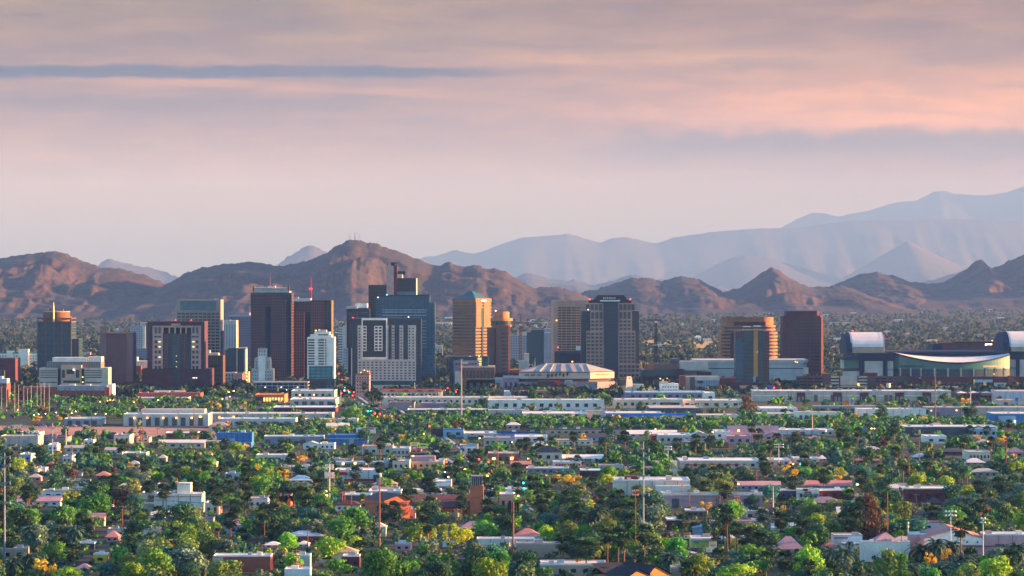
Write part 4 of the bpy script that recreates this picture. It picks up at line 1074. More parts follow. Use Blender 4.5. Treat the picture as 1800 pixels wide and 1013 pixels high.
b = B('parking_garage', 'brick parking garage with open grey decks beside the ballpark', 'parking deck', 1488, 692, land='brick parking garage')
bk = P('purplebrick')
b.box('core', P('black'), 1405, 1570, 663, None, 2, 40); b.box('stair_tower', bk, 1447, 1458.5, 657, None, -1, 20); b.box('stair_tower', bk, 1527, 1538.5, 657, None, -1, 20); b.box('stair_block', P('maroon'), 1520, 1542, 655.5, 661, -1.4, 14)
for y in (661.5, 667, 672.5, 678, 684):
    b.box('deck_wall', P('beige'), 1458.5, 1527, y, y + 3.1, 0, 2); b.box('deck_wall', bk, 1538.5, 1570, y, y + 3.2, 0, 2); b.box('deck_wall', bk, 1405, 1447, y, y + 3.2, .5, 2)
b.grid('pier', bk, (1459.5, 1476, 1508, 1526, 1419, 1430, 1548, 1560), (676,), 2, 31, -.2, .8); b.box('wall_panel', P('beige'), 1477, 1507, 663.5, 677, -.3, 1); b.lights([(1509, 677), (1508.5, 675)], LIT_O, .8, -1); MB().prism(circ(b.x(1561), -3, 2.2, 14), 0, b.z(674)).build('silo', P('ivory'), b.o)

# --- ballpark
b = B('ballpark', 'huge teal ballpark with a hanging white roof and barrel vaulted ends', 'stadium', 1660, 686, land='teal ballpark')
tl = plain('ballpark_teal', (.022, .125, .112), .3, .2, .12, .5); nv_ = P('navy')
b.box('roof_truss', nv_, 1566, 1800, 619, 622, 22, 120); b.box('core', nv_, 1502, 1900, 622, None, 26, 130)
# west wing
b.box('frame', nv_, 1510, 1572, 621, 634, 4, 26); b.grid('pier', nv_, (1515, 1557), (651,), 7, 40, 4, 2); b.box('wall_panel', P('lightgrey'), 1520.5, 1553, 635, None, 5, 8); b.box('wall_panel', P('lightgrey'), 1560.5, 1571, 635, None, 5, 8); b.box('band', P('grey'), 1560.5, 1571, 648.5, 652, 4.7, 5.2)
b.box('wall_panel', tl, 1485, 1511, 632, 648, 6, 26); b.box('glass_band', gl('win'), 1484, 1511, 648, 653, 7, 26); b.box('base', P('lightgrey'), 1485, 1514, 653, None, 5, 26); b.box('end_wall', P('sand'), 1481, 1485.5, 633, 648, 7, 25)
MB().prism([(b.x(1479), 2), (b.x(1513), 2), (b.x(1513), 28), (b.x(1479), 28)], b.z(632.5), b.z(630.5), top=[(b.x(1479), 2), (b.x(1513), 2), (b.x(1513), 28), (b.x(1479), 28)]).build('eaves', nv_, b.o)
mb = MB(); mb.poly([(b.x(1479), 2, b.z(630.5)), (b.x(1513), 2, b.z(630.5)), (b.x(1513), 2.2, b.z(622))]); mb.poly([(b.x(1479), 2, b.z(630.5)), (b.x(1513), 2.2, b.z(622)), (b.x(1513), 28, b.z(622)), (b.x(1479), 28, b.z(630.5))]); mb.build('gable_roof', nv_, b.o)
# curved teal front, bowing toward the camera; the roof's lower edge hangs in an arc
xa, xb = 1572.0, 1777.0; NN = 36; bow = 26.0; arcs = []
for i in range(NN + 1):
    t = i / NN; x = xa + (xb - xa) * t; d = 10 - bow * (1 - (2 * t - 1) ** 2) + 0.0
    yl = 622 + 15.5 * (1 - (abs(2 * (t - .06) / 1.0 - .93)) ** 2.0)
    if t > .95: yl = max(622, yl)
    arcs.append((b.x(x), d, b.z(max(621, yl))))
zb_, zm = b.z(661.5), b.z(648.5)
mb = MB()
for p, q in zip(arcs, arcs[1:]): mb.quad((p[0], p[1], zm), (q[0], q[1], zm), (q[0], q[1], q[2]), (p[0], p[1], p[2]))
mb.build('front_wall', tl, b.o)
mb = MB()
for p, q in zip(arcs, arcs[1:]): mb.quad((p[0], p[1] - .0, 0), (q[0], q[1], 0), (q[0], q[1], zm), (p[0], p[1], zm))
mb.build('window_wall', curtain('ballpark_glass', (.012, .03, .045), (.02, .045, .06), (.03, .06, .075), 3, 3, .2, .25), b.o)
mb = MB()
for p, q in zip(arcs, arcs[1:]):
    mb.quad((p[0], p[1] - 2, p[2] - 1.2), (q[0], q[1] - 2, q[2] - 1.2), (q[0], q[1] - 2, q[2] + .6), (p[0], p[1] - 2, p[2] + .6)); mb.quad((p[0], p[1] - 2, p[2] - 1.2), (p[0], p[1] + .1, p[2] - 1.2), (q[0], q[1] + .1, q[2] - 1.2), (q[0], q[1] - 2, q[2] - 1.2))
mb.build('eaves', nv_, b.o)
mb = MB(); zt = b.z(620.5)
for p, q in zip(arcs, arcs[1:]): mb.quad((p[0], p[1] - 2, p[2] + .6), (q[0], q[1] - 2, q[2] + .6), (q[0], 60, zt), (p[0], 60, zt))
mb.build('hanging_roof', P('white'), b.o)
for i in (2, 5, 8, 12, 16, 20, 24, 28, 31, 34):
    p = arcs[i]
    MB().box(p[0] - .55, p[0] + .55, p[1] - .9, p[1], b.z(661.5), zm + 1).build('column', P('lightgrey'), b.o)
    MB().box(p[0] - 1.6, p[0] + 1.6, p[1] - .5, p[1], zm - 1.6, zm).build('arch_head', tl, b.o)
for a0, a1, m_ in ((2, 9, 'tealdark'), (27, 33, 'lightgrey')):
    mb = MB()
    for i in range(a0, a1):
        for t0, t1 in ((.1, .3), (.42, .62), (.72, .9)):
            p = Vector(arcs[i]).lerp(Vector(arcs[i + 1]), t0); q = Vector(arcs[i]).lerp(Vector(arcs[i + 1]), t1)
            mb.quad((p.x, p.y - .25, b.z(645.5)), (q.x, q.y - .25, b.z(645.5)), (q.x, q.y - .25, b.z(642.5)), (p.x, p.y - .25, b.z(642.5)))
    mb.build('lettering', P(m_), b.o)
b.box('frame', nv_, 1777, 1900, 619, 633, 22, 40); b.grid('pier', nv_, (1794, 1830), (651,), 6, 40, 21, 2); b.box('wall_panel', P('lightgrey'), 1778, 1791, 633, None, 22, 26); b.box('wall_panel', P('lightgrey'), 1797, 1826, 633, None, 22, 26); b.box('band', P('grey'), 1778, 1791, 646, 650, 21.7, 22.2)
# brick base
b.box('brick_base', P('maroon'), 1568, 1900, 661.5, None, -19, -15); b.box('brick_base', bk, 1566, 1593, 661, None, -20, -15)
b.grid('pilaster', P('purplebrick'), (1580, 1592, 1690, 1712), (675,), 1.4, 27, -19, .6); b.box('pier', P('brick'), 1767, 1778.5, 660, None, -21, -15); b.box('glass_slot', gl('win'), 1612, 1615, 661.5, 685, -19.4, -18.8)
for y in (664, 675.5): b.box('sign_panel', P('paleblue'), 1611.5, 1615.5, y - 1, y + 1, -19.8, -19.2)
b.grid('lettering', P('mauvegrey'), (1653, 1657, 1661, 1665, 1675, 1679, 1683, 1697, 1701), (672.5,), 2.4, 1.5, -19); b.grid('awning', P('grey'), (1659, 1681), (678,), 14, 3, -19.6, 2); b.grid('billboard', P('paleblue'), (1716, 1733), (669,), 15, 5, -19.6, 1); b.box('billboard', P('lightgrey'), 1743, 1765, 672, 690, -21, -19)
b.box('glass_slot', gl('win'), 1710, 1741, 673, 677, -19.5, -18.5)
# barrel vaults
def vault(x0, x1, d0, d1, yt, ys_, yb):
    n = 14; pts = []
    zs, zt_ = b.z(ys_), b.z(yt)
    for i in range(n + 1):
        a = math.pi * i / n
        pts.append(((d0 + d1) / 2 - (d1 - d0) / 2 * math.cos(a), zs + (zt_ - zs) * math.sin(a)))
    mb = MB(); X0, X1 = b.x(x0), b.x(x1)
    for (ya, za), (yb2, zb2) in zip(pts, pts[1:]): mb.quad((X0, ya, za), (X1, ya, za), (X1, yb2, zb2), (X0, yb2, zb2))
    mb.build('vault_roof', plain('vault_grey', (.70, .62, .54), .5, .12), b.o)
    mb = MB()
    for X_ in (X0 + .2, X1 - .2):
        mb.poly([(X_, y_, z_) for y_, z_ in pts])
    mb.build('vault_end', nv_, b.o)
    mb = MB()
    for (ya, za), (yb2, zb2) in zip(pts, pts[1:]):
        mb.quad((X0 - .9, ya, za + .5), (X0 + .9, ya, za + .5), (X0 + .9, yb2, zb2 + .5), (X0 - .9, yb2, zb2 + .5)); mb.quad((X1 - .6, ya, za + .5), (X1 + .6, ya, za + .5), (X1 + .6, yb2, zb2 + .5), (X1 - .6, yb2, zb2 + .5))
    mb.build('vault_rim', P('paleblue'), b.o)
    b.box('vault_base', P('tan'), x0 + 1, x1, ys_, yb, d0 + .4, d1 - .4)
vault(1502, 1559, 30, 100, 585.5, 611, 622)
vault(1783, 1900, 30, 100, 584, 611, 622)
for X0, d0, d1, yt in ((b.x(1492), 26, 104, 588), (b.x(1770), 26, 104, 586)):
    mb = MB()
    pts = [((d0 + d1) / 2 - (d1 - d0) / 2 * math.cos(math.pi * i / 12), b.z(622) + (b.z(yt) - b.z(622)) * math.sin(math.pi * i / 12)) for i in range(13)]
    for (ya, za), (yb2, zb2) in zip(pts, pts[1:]): mb.quad((X0, ya, za), (X0 + 10 * b.k, ya, za + .8), (X0 + 10 * b.k, yb2, zb2 + .8), (X0, yb2, zb2))
    mb.poly([(X0, y_, z_) for y_, z_ in pts])
    mb.build('vault_hood', nv_, b.o)
b.box('flagpole', P('metal'), 1561, 1561.6, 588, 622, 40, 40.5); b.box('flag', P('red'), 1561.6, 1565, 590, 596, 40, 40.3)
b.lights([(1508, 583)], LIT_R, .8, 60); b.lights([(1743, 657)], LIT_O, .5, -20)

b = B('office_block', 'long maroon office block with a lit white sign behind the ballpark roof', 'building', 1695, 664)
b.box('wall', P('maroon'), 1656, 1752, 603, None, 0, 40); b.box('side_wing', P('navy'), 1640, 1656, 605, None, 3, 40); b.bands('ribbon_window', gl('winteal'), 1668, 1752, (612, 616), 2, 0, 38, .3); b.box('parapet', P('black'), 1680, 1748, 600.5, 603, 2, 36)
mb = MB(); mb.tri((b.x(1731), -.6, b.z(607)), (b.x(1735), -.6, b.z(607)), (b.x(1733), -.6, b.z(603.6)))
for i in range(4): mb.box(b.x(1736 + i * 2), b.x(1737.4 + i * 2), -.7, -.4, b.z(606.5), b.z(604.2))
mb.build('sign', LIT_W, b.o); b.lights([(1745, 599)], LIT_O, .7, 5)
# ------------------------------------------------------------------ low buildings between downtown and the camera
def roofd(top, rp):
    """depth in metres of a flat roof seen rp photo rows tall"""
    Y = None
    return rp / max(top - 500.0 - rp, 20.0)


FOOT = []
AUTO = []           # (object, words, px, row, ground row) waiting for a label


def low(kind, x0, x1, top, base, rp, wall, roof, label, name='shop_building', n=0, nw='window', par=True, cat='building', land=None, keep=True, rot=0, door=None, gmat=None, d=None):
    """kind: flat, gable (ridge along x), front (gable end to the camera), hip"""
    b = B(name, label, cat, (x0 + x1) / 2, base, rot=rot, land=land)
    Y = b.Y
    dd = d or min(70.0, max(9.0, Y * roofd(top, rp))) if kind == 'flat' else (d or max(9.0, (x1 - x0) * b.k * .62))
    W, Rf = P(wall), P(roof)
    FOOT.append((PX(x0, Y) - 2, PX(x1, Y) + 2, Y - 3, Y + dd + 2))
    X0, X1 = b.x(x0), b.x(x1); ze = b.z(top if kind == 'flat' else top + rp)
    MB().box(X0, X1, 0, dd, 0, ze).build('wall', W, b.o)
    zr = b.z(top); o = .5
    if kind == 'flat':
        MB().box(X0 + .35, X1 - .35, .35, dd - .35, ze, ze + .12).build('roof', Rf, b.o)
        if par:
            mb = MB(); t = .35; hh = .55
            mb.box(X0 - .05, X1 + .05, -.05, t, ze, ze + hh); mb.box(X0 - .05, X1 + .05, dd - t, dd + .05, ze, ze + hh); mb.box(X0 - .05, X0 + t, t, dd - t, ze, ze + hh); mb.box(X1 - t, X1 + .05, t, dd - t, ze, ze + hh)
            mb.build('parapet', Rf if par != 2 else W, b.o)
        rr = random.Random(int(x0 * 7 + base))
        for i in range(int((X1 - X0) / 15) + 1):
            ux = rr.uniform(X0 + 2, X1 - 2); uy = rr.uniform(2, max(2.5, dd - 3))
            us = rr.uniform(.6, 1.7); MB().box(ux - us, ux + us, uy - 1, uy + 1, ze + .12, ze + .8 + us * .5).build('roof_unit', P(rr.choice(['lightgrey', 'grey', 'offwhite'])), b.o)
    elif kind == 'gable':
        mb = MB(); y0, y1, ym = -o, dd + o, dd / 2
        mb.quad((X0 - o, y0, ze - .1), (X1 + o, y0, ze - .1), (X1 + o, ym, zr), (X0 - o, ym, zr)); mb.quad((X1 + o, y1, ze - .1), (X0 - o, y1, ze - .1), (X0 - o, ym, zr), (X1 + o, ym, zr))
        mb.quad((X0 - o, y0, ze - .3), (X1 + o, y0, ze - .3), (X1 + o, y0, ze - .1), (X0 - o, y0, ze - .1))
        mb.build('roof', Rf, b.o)
        for X_ in (X0, X1):
            mb = MB(); mb.tri((X_, 0, ze), (X_, dd, ze), (X_, ym, zr - .15)); mb.build('gable_wall', W, b.o)
    elif kind == 'front':
        xm = (X0 + X1) / 2; mb = MB(); y0, y1 = -o, dd + o
        mb.quad((X0 - o, y0, ze - .1), (xm, y0, zr), (xm, y1, zr), (X0 - o, y1, ze - .1)); mb.quad((xm, y0, zr), (X1 + o, y0, ze - .1), (X1 + o, y1, ze - .1), (xm, y1, zr))
        mb.quad((X0 - o, y0, ze - .5), (xm, y0, zr - .4), (xm, y0, zr), (X0 - o, y0, ze - .1)); mb.quad((xm, y0, zr - .4), (X1 + o, y0, ze - .5), (X1 + o, y0, ze - .1), (xm, y0, zr))
        mb.build('roof', Rf, b.o)
        for y_ in (0, dd):
            mb = MB(); mb.tri((X0, y_, ze), (X1, y_, ze), (xm, y_, zr - .2)); mb.build('gable_wall', P(gmat) if gmat else W, b.o)
    else:
        mb = MB(); hr = min((X1 - X0) / 2 - .3, dd / 2); A_ = [(X0 - o, -o, ze - .1), (X1 + o, -o, ze - .1), (X1 + o, dd + o, ze - .1), (X0 - o, dd + o, ze - .1)]; r0, r1 = (X0 + hr, dd / 2, zr), (X1 - hr, dd / 2, zr)
        mb.quad(A_[0], A_[1], r1, r0); mb.quad(A_[2], A_[3], r0, r1); mb.tri(A_[1], A_[2], r1); mb.tri(A_[3], A_[0], r0)
        mb.build('roof', Rf, b.o)
    hpx = base - (top if kind == 'flat' else top + rp)
    if n:
        gm = gl('win') if nw != 'loading_door' else P('darkgrey')
        b.grid(nw, gm, rng(x0 + (x1 - x0) * .04, x1 - (x1 - x0) * .04, n), (base - hpx * (.5 if nw == 'window' else .38),), max(1.2, (x1 - x0) / n * (.38 if nw == 'window' else .5)), hpx * (.36 if nw == 'window' else .72), 0, .3)
    if kind == 'flat' and not n and X1 - X0 > 22:
        nj = min(16, int((X1 - X0) / 7)); b.grid('wall_joint', P('mauvegrey'), [x0 + (x1 - x0) * (i + 1) / (nj + 1) for i in range(nj)], (base - hpx / 2,), .3 / b.k, hpx, .1, .3)
        rd = random.Random(int(x0 + base * 3)); b.grid('loading_door', P(rd.choice(['darkgrey', 'grey', 'brown'])), [rd.uniform(x0 + 4, x1 - 4) for i in range(1 + int((X1 - X0) / 34))], (base - hpx * .32,), 3.4 / b.k, hpx * .64, 0, .5)
    if door is not None: b.box('door', P('brown'), door - .45 * 7 / 1.6 * .5, door + .45 * 7 / 1.6 * .5, base - hpx * .7, None, -.25, .2)
    if keep: KEEP.append((x0, x1, top, base - hpx * .25, base))
    return b


L = low
# rows of warehouses below downtown (left to right, far to near)
b = L('flat', 217, 366, 729, 749, 3, 'lightgrey', 'white', 'long white warehouse with dark loading doors at the edge of the bare earth strip', 'warehouse', 9, 'loading_door', land='long white warehouse by the bare earth')
b.lights([(236, 735), (259, 735), (287, 735), (310, 735), (337, 735), (352, 733)], LIT_O, .8, -.5)
b.box('penthouse', P('lightgrey'), 241, 354, 722, 729, 30, 50)
L('flat', 366, 584, 728, 742, 2.5, 'lightgrey', 'ivory', 'pale warehouse with orange wall lamps right of the long white warehouse', 'warehouse', 0).lights([(362 + 7, 734), (386, 734), (411, 733)], LIT_O, .8, -.5)
L('flat', 387, 520, 737, 753, 2, 'concrete', 'white', 'lower concrete warehouse with loading doors in front of the pale warehouse', 'warehouse', 6, 'loading_door')
L('flat', 535, 628, 738, 748, 2, 'sand', 'sand', 'tan low shed beside the round dark tree left of the avenue', 'warehouse')
L('flat', 113, 176, 737, 748, 3, 'grey', 'offwhite', 'grey low building with dark openings beyond the bare earth strip', 'shop_building', 4, 'loading_door')
L('flat', 0, 67, 768, 784, 3, 'beige', 'beige', 'tan windowless block just below the bare earth strip at the left edge', 'warehouse', 0)
L('flat', 67, 118, 769, 780, 3, 'mauvegrey', 'darkgrey', 'grey low shed joined to the tan windowless block', 'warehouse', 0)
L('flat', 200, 228, 766, 781, 3, 'sand', 'grey', 'small square tan building with a sunlit right wall below the bare earth', 'shop_building', 3)
L('flat', 147, 164, 775, 783, 2, 'offwhite', 'white', 'tiny white house left of the small square tan building', 'house', 2)
L('gable', 114, 150, 783, 796, 4, 'lightgrey', 'lightgrey', 'pale roofed house behind the tall white pole', 'house', 3)
L('gable', 185, 214, 787, 799, 4, 'offwhite', 'lightgrey', 'white house with a pale roof below the small square tan building', 'house', 3)
L('flat', 84, 100, 783, 793, 2, 'white', 'white', 'small white building at the foot of the tall white pole', 'house', 2)
L('flat', 240, 262, 771, 778, 2, 'sand', 'tan', 'low sunlit tan wall house right of the small square tan building', 'house', 2)
L('gable', 278, 360, 774, 788, 4, 'beige', 'offwhite', 'long pale roofed shed left of the blue metal building', 'shop_building', 5)
L('flat', 242, 352, 692, 704, 2, 'brick', 'brick', 'low brick station building with pale metal roofs', 'shop_building', 9, land='low brick station')
L('gable', 268, 324, 687, 697, 4, 'sand', 'lightgrey', 'pale gabled hall rising behind the low brick station', 'hall', 0)
L('flat', 240, 330, 700, 706, 2, 'beige', 'white', 'white canopy roof in front of the low brick station', 'canopy', 0)
b = L('flat', 448, 500, 695, 709, 3, 'orange', 'orange', 'small bright orange lit building with an orange roof left of the avenue', 'restaurant', 0, land='bright orange building')
b.grid('window', glow('warm_window', (1.0, .50, .12), .32), rng(462, 498, 7), (702.5,), 3.2, 6.5)
b.box('side_wing', P('maroon'), 449, 463, 697, None, -1.5, 0)
L('flat', 510, 590, 703, 714, 4, 'lightgrey', 'white', 'white flat roofed store right of the bright orange building', 'shop_building', 5, 'loading_door')
L('flat', 512, 588, 688, 701, 4, 'sand', 'offwhite', 'cream flat roofed store behind the white store near the avenue', 'shop_building', 6)
L('flat', 480, 590, 717, 726, 3, 'maroon', 'white', 'long maroon walled store with a white roof edge left of the avenue', 'shop_building', 8)
b = L('flat', 381, 443, 762, 786, 2, 'blue', 'blue', 'tall blue metal shed with vertical seams', 'warehouse', 0, land='tall blue metal shed')
b.grid('seam', P('navy'), rng(381, 443, 6), (774,), .4, 24); b.box('lower_wing', P('blue'), 400, 443, 777, None, -8, 0); b.box('lower_roof', P('lightgrey'), 345, 398, 774, 775, -12, 0); b.box('lower_wing', P('darkgrey'), 346, 397, 775, None, -11, 0)
L('flat', 464, 568, 768, 781, 2, 'grey', 'white', 'grey long warehouse with a white roof edge right of the blue metal shed', 'warehouse', 0)
b = L('flat', 575, 646, 766, 783, 3, 'blue', 'blue', 'long blue warehouse behind dark trees left of the billboard', 'warehouse', 0, land='long blue warehouse')
b.box('stripe', P('paleblue'), 576, 645, 770.5, 772, -.3, .2)
L('front', 533, 562, 776, 790, 5, 'white', 'offwhite', 'white gabled shed in front of the grey long warehouse', 'house', 2)
L('flat', 562, 588, 781, 790, 2, 'white', 'white', 'white low store beside the white gabled shed', 'shop_building', 3)
L('flat', 636, 690, 786, 800, 3, 'sand', 'tan', 'tan low building with a pale wall below the long blue warehouse', 'shop_building', 4)
L('flat', 690, 720, 789, 802, 3, 'lightgrey', 'white', 'white low building left of the yellow billboards', 'shop_building', 4)
L('flat', 672, 860, 699.5, 712, 2, 'sand', 'ivory', 'very long cream warehouse with a bright roof edge right of the avenue', 'warehouse', 16, land='very long cream warehouse')
L('flat', 850, 930, 699.5, 710, 2, 'sand', 'ivory', 'cream warehouse wing right of the very long cream warehouse', 'warehouse', 5)
L('flat', 683, 728, 709, 722, 3, 'mauvegrey', 'brown', 'brown low block in front of the very long cream warehouse', 'warehouse', 0)
L('flat', 740, 790, 710, 720, 3, 'mauvegrey', 'mauvegrey', 'flat mauve shed in front of the very long cream warehouse', 'warehouse', 0)
L('flat', 716, 858, 721, 731, 2, 'darkgrey', 'white', 'long dark walled warehouse with a white roof edge', 'warehouse', 0)
L('flat', 858, 1062, 704, 721, 2, 'offwhite', 'ivory', 'cream warehouse with small dark windows and leaning black doors', 'warehouse', 12, land='cream warehouse with black doors')
L('flat', 858, 930, 722, 736, 2, 'lightgrey', 'lightgrey', 'plain pale grey warehouse block with wall ribs', 'warehouse', 0)
L('flat', 918, 1031, 728, 740, 4, 'beige', 'white', 'beige warehouse with a wide white roof and two lamps', 'warehouse', 0, land='beige warehouse with two lamps').lights([(943, 733), (1008, 733)], LIT_O, 1.0, -.5)
L('flat', 1030, 1068, 724, 738, 3, 'lightgrey', 'grey', 'pale grey block between the beige warehouse and the blue striped warehouse', 'warehouse', 0)
b = L('flat', 1065, 1163, 727, 744, 3, 'lightgrey', 'white', 'white warehouse with a bold blue stripe along its eaves', 'warehouse', 0, land='blue striped warehouse')
b.box('stripe', P('brightblue'), 1064.5, 1163.5, 727.5, 732.5, -.4, .2); b.box('stripe', P('brightblue'), 1163, 1224, 727, 731, 4, 6)
L('flat', 1162, 1298, 731, 742, 3, 'sand', 'sand', 'tan sunlit warehouse right of the blue striped warehouse', 'warehouse', 7)
L('flat', 1142, 1235, 718, 727, 5, 'darkgrey', 'lightgrey', 'pale roofed shed behind the blue striped warehouse', 'warehouse', 0)
L('flat', 1100, 1242, 691, 702, 6, 'mauvegrey', 'paleblue', 'long pale blue roofed warehouse right of the arena', 'warehouse', 10, land='pale blue roofed warehouse')
L('flat', 1240, 1257, 692, 706, 3, 'white', 'white', 'white end block of the pale blue roofed warehouse', 'warehouse', 1)
L('flat', 1062, 1200, 703, 718, 2, 'sand', 'ivory', 'long cream warehouse in front of the pale blue roofed warehouse', 'warehouse', 10)
L('flat', 1195, 1306, 705, 717, 3, 'sand', 'offwhite', 'tan warehouse with a cream roof right of the dark containers', 'warehouse', 6)
b = B('shipping_container', 'orange red shipping container standing before the tan warehouse', 'container', 1169, 718); b.box('body', P('redbrick'), 1163.5, 1174.5, 708, None, 0, 3); b.grid('rib', P('rust'), rng(1164, 1174, 5), (713,), .5, 9); b.box('roof', P('orange'), 1163, 1175, 707, 708, -.2, 3.2)
b = B('shipping_container', 'black shipping container beside the orange red container', 'container', 1185, 718); b.box('body', P('black'), 1176, 1194, 708.5, None, 0, 3); b.grid('rib', P('darkgrey'), rng(1176, 1194, 8), (713,), .5, 8); b.box('roof', P('darkgrey'), 1175.6, 1194.4, 707.7, 708.5, -.2, 3.2)
b = L('flat', 1325, 1672, 688, 706, 2, 'beige', 'white', 'very long tan warehouse with four maroon brick portals', 'warehouse', 0, land='tan warehouse with brick portals')
for x in (1408, 1472, 1519, 1581, 1629): b.box('portal', P('maroon'), x - 7.5, x + 7.5, 690, 697, -1.2, 0); b.box('portal_leg', P('maroon'), x - 7.5, x - 5.5, 697, None, -1.2, 0); b.box('portal_leg', P('maroon'), x + 5.5, x + 7.5, 697, None, -1.2, 0); b.box('portal_leg', P('maroon'), x - .8, x + .8, 697, None, -1.2, 0)
b.box('stripe', P('ivory'), 1326, 1671, 695.3, 696.3, -.3, .2)
L('flat', 1338, 1402, 719, 724, 4, 'offwhite', 'white', 'low white roofed canopy right of the rusty tree', 'shop_building', 0)
b = L('flat', 1400, 1480, 726, 742, 2, 'ivory', 'sand', 'sunlit yellow row of shops with dark bays near the overpass', 'shop_building', 8, 'loading_door', land='sunlit yellow shops')
L('flat', 1330, 1400, 728, 740, 2, 'sand', 'ivory', 'low tan shops left of the sunlit yellow shops', 'shop_building', 6)
L('flat', 1508, 1632, 720, 739, 2, 'offwhite', 'ivory', 'cream warehouse behind a tall grey tree near the overpass', 'warehouse', 0, land='cream warehouse by the overpass')
L('flat', 1628, 1688, 717, 739, 2, 'mauvegrey', 'sand', 'mauve grey warehouse with green lamps right of the cream warehouse', 'warehouse', 0).lights([(1637, 722), (1681, 721.5)], LIT_Y, .8, -.5)
b = B('overpass', 'long concrete freeway overpass wall with cars along its top', 'overpass', 1740, 728, land='freeway overpass')
b.box('wall', P('beige'), 1690, 1860, 716, None, 0, 3); b.box('deck', P('concrete'), 1690, 1860, 716, 717.2, 3, 24); b.grid('joint', P('brown'), rng(1694, 1856, 6), (721,), .5, 10); KEEP.append((1690, 1800, 715, 727, 728))
b = B('overpass', 'dark freeway overpass bridge on columns left of the cream warehouse', 'overpass', 1470, 729)
b.box('deck', P('grey'), 1430, 1560, 714, 718.5, 0, 20); b.grid('column', P('darkgrey'), (1446, 1474, 1500, 1530), (723.7,), 3.5, 10, 8, 3)
b = L('flat', 1745, 1830, 728, 751, 3, 'blue', 'white', 'blue metal warehouse with a white roof at the right edge', 'warehouse', 0, land='blue metal warehouse')
b.grid('panel', P('paleblue'), (1770, 1815), (740,), 30, 18); b.lights([(1784, 741), (1799, 745)], LIT_W, .8, -1)
L('flat', 1590, 1752, 751, 768, 3, 'darkgrey', 'white', 'long dark walled store with a bright white roof', 'shop_building', 5, 'loading_door', land='dark walled store')
L('flat', 1706, 1754, 754, 769, 3, 'paleblue', 'white', 'pale blue walled store behind three palms', 'shop_building', 4)
L('flat', 1756, 1800, 705, 712, 3, 'sand', 'tan', 'low tan shed behind the blue round sign', 'shop_building', 0)
b = L('flat', 1755, 1860, 689, 706, 3, 'metal', 'lightgrey', 'pale teal metal hall at the right edge below the ballpark', 'warehouse', 0)
b = L('flat', 1680, 1755, 691, 703, 2, 'purplebrick', 'purplebrick', 'brick shops with three white tents and an orange awning', 'shop_building', 9, land='brick shops with white tents')
for x in (1690, 1712, 1734):
    MB().prism([(b.x(x - 10), -4), (b.x(x + 10), -4), (b.x(x + 10), 6), (b.x(x - 10), 6)], b.z(691), b.z(688), top=[(b.x(x - 1), .5), (b.x(x + 1), .5), (b.x(x + 1), 1.5), (b.x(x - 1), 1.5)]).build('tent', P('white'), b.o)
b.box('awning', P('orange'), 1724, 1755, 691.5, 695, -2, 0)
L('flat', 1645, 1718, 682, 690, 2, 'tan', 'tan', 'tan low wall in front of the ballpark brick base', 'wall', 0, cat='wall')
L('flat', 905, 1000, 688, 697, 1.5, 'salmon', 'salmon', 'salmon red low wall in front of the arena', 'wall', 0, cat='wall')
L('flat', 886, 906, 689, 697, 2, 'white', 'white', 'white box building left of the salmon red wall', 'shop_building', 0)
L('flat', 820, 884, 667, 690, 4, 'grey', 'lightgrey', 'grey pale roofed hall left of the arena', 'hall', 5, 'loading_door')
L('flat', 884, 912, 664, 690, 3, 'mauvegrey', 'lightgrey', 'mauve block between the grey hall and the arena', 'hall', 3)
# middle district
b = L('flat', 758, 779, 755, 768, 2, 'darkbrown', 'black', 'dark brown store joined to a bright blue store', 'shop_building', 0)
L('flat', 779, 815, 756, 769, 2, 'paleblue', 'blue', 'bright blue store beside the railway tracks', 'shop_building', 2, land='bright blue store')
b = L('flat', 873, 946, 761, 772, 2, 'brightblue', 'navy', 'low building painted bright blue with a dark roof', 'shop_building', 0, land='long bright blue shop')
b.box('mural', P('paleblue'), 888, 920, 764, 771, -.3, .2)
L('flat', 815, 875, 763, 772, 4, 'lightgrey', 'white', 'white roofed shed left of the long bright blue shop', 'shop_building', 3)
L('flat', 850, 905, 771, 785, 4, 'beige', 'grey', 'beige shop with a grey roof below the white roofed shed', 'shop_building', 5)
L('flat', 808, 840, 784, 798, 3, 'offwhite', 'tan', 'cream corner shop with a blue sign beside the street', 'shop_building', 3)
L('flat', 905, 962, 769, 777, 4, 'offwhite', 'white', 'white roofed shed below the long bright blue shop', 'shop_building', 4)
L('flat', 960, 1090, 756, 764, 2, 'tan', 'darkgrey', 'long dark roofed building behind the belt of green trees', 'shop_building', 10)
L('gable', 1035, 1065, 762, 776, 6, 'paleblue', 'darkgrey', 'open dark gabled shed right of the yellow flowering trees', 'shed', 2)
L('flat', 975, 1042, 775, 782, 3, 'sand', 'tan', 'low tan strip of shops below the long dark roofed building', 'shop_building', 6)
b = L('hip', 940, 988, 786, 812, 9, 'sand', 'navy', 'tan shop with a tall navy mansard roof', 'shop_building', 3, land='shop with the navy roof')
L('gable', 985, 1060, 800, 812, 6, 'sand', 'white', 'white tent like roof right of the shop with the navy roof', 'shop_building', 5)
b = L('flat', 858, 912, 798, 816, 3, 'brown', 'beige', 'brown corner shop with warm lamps and red awnings beside the street', 'shop_building', 4, land='brown corner shop')
b.lights([(868, 807), (900, 806), (930, 806)], LIT_O, 1.2, -.8); b.box('awning', P('red'), 898, 910, 806, 809, -1.5, 0)
L('gable', 898, 933, 811, 823, 5, 'redbrick', 'salmon', 'red shop with a salmon roof right of the brown corner shop', 'shop_building', 3)
b = L('flat', 972, 1022, 813, 821, 2, 'white', 'white', 'white shed with a red panelled front right of the brown corner shop', 'shop_building', 0)
b.grid('panel', P('red'), rng(976, 1021, 9), (817,), 3.6, 4)
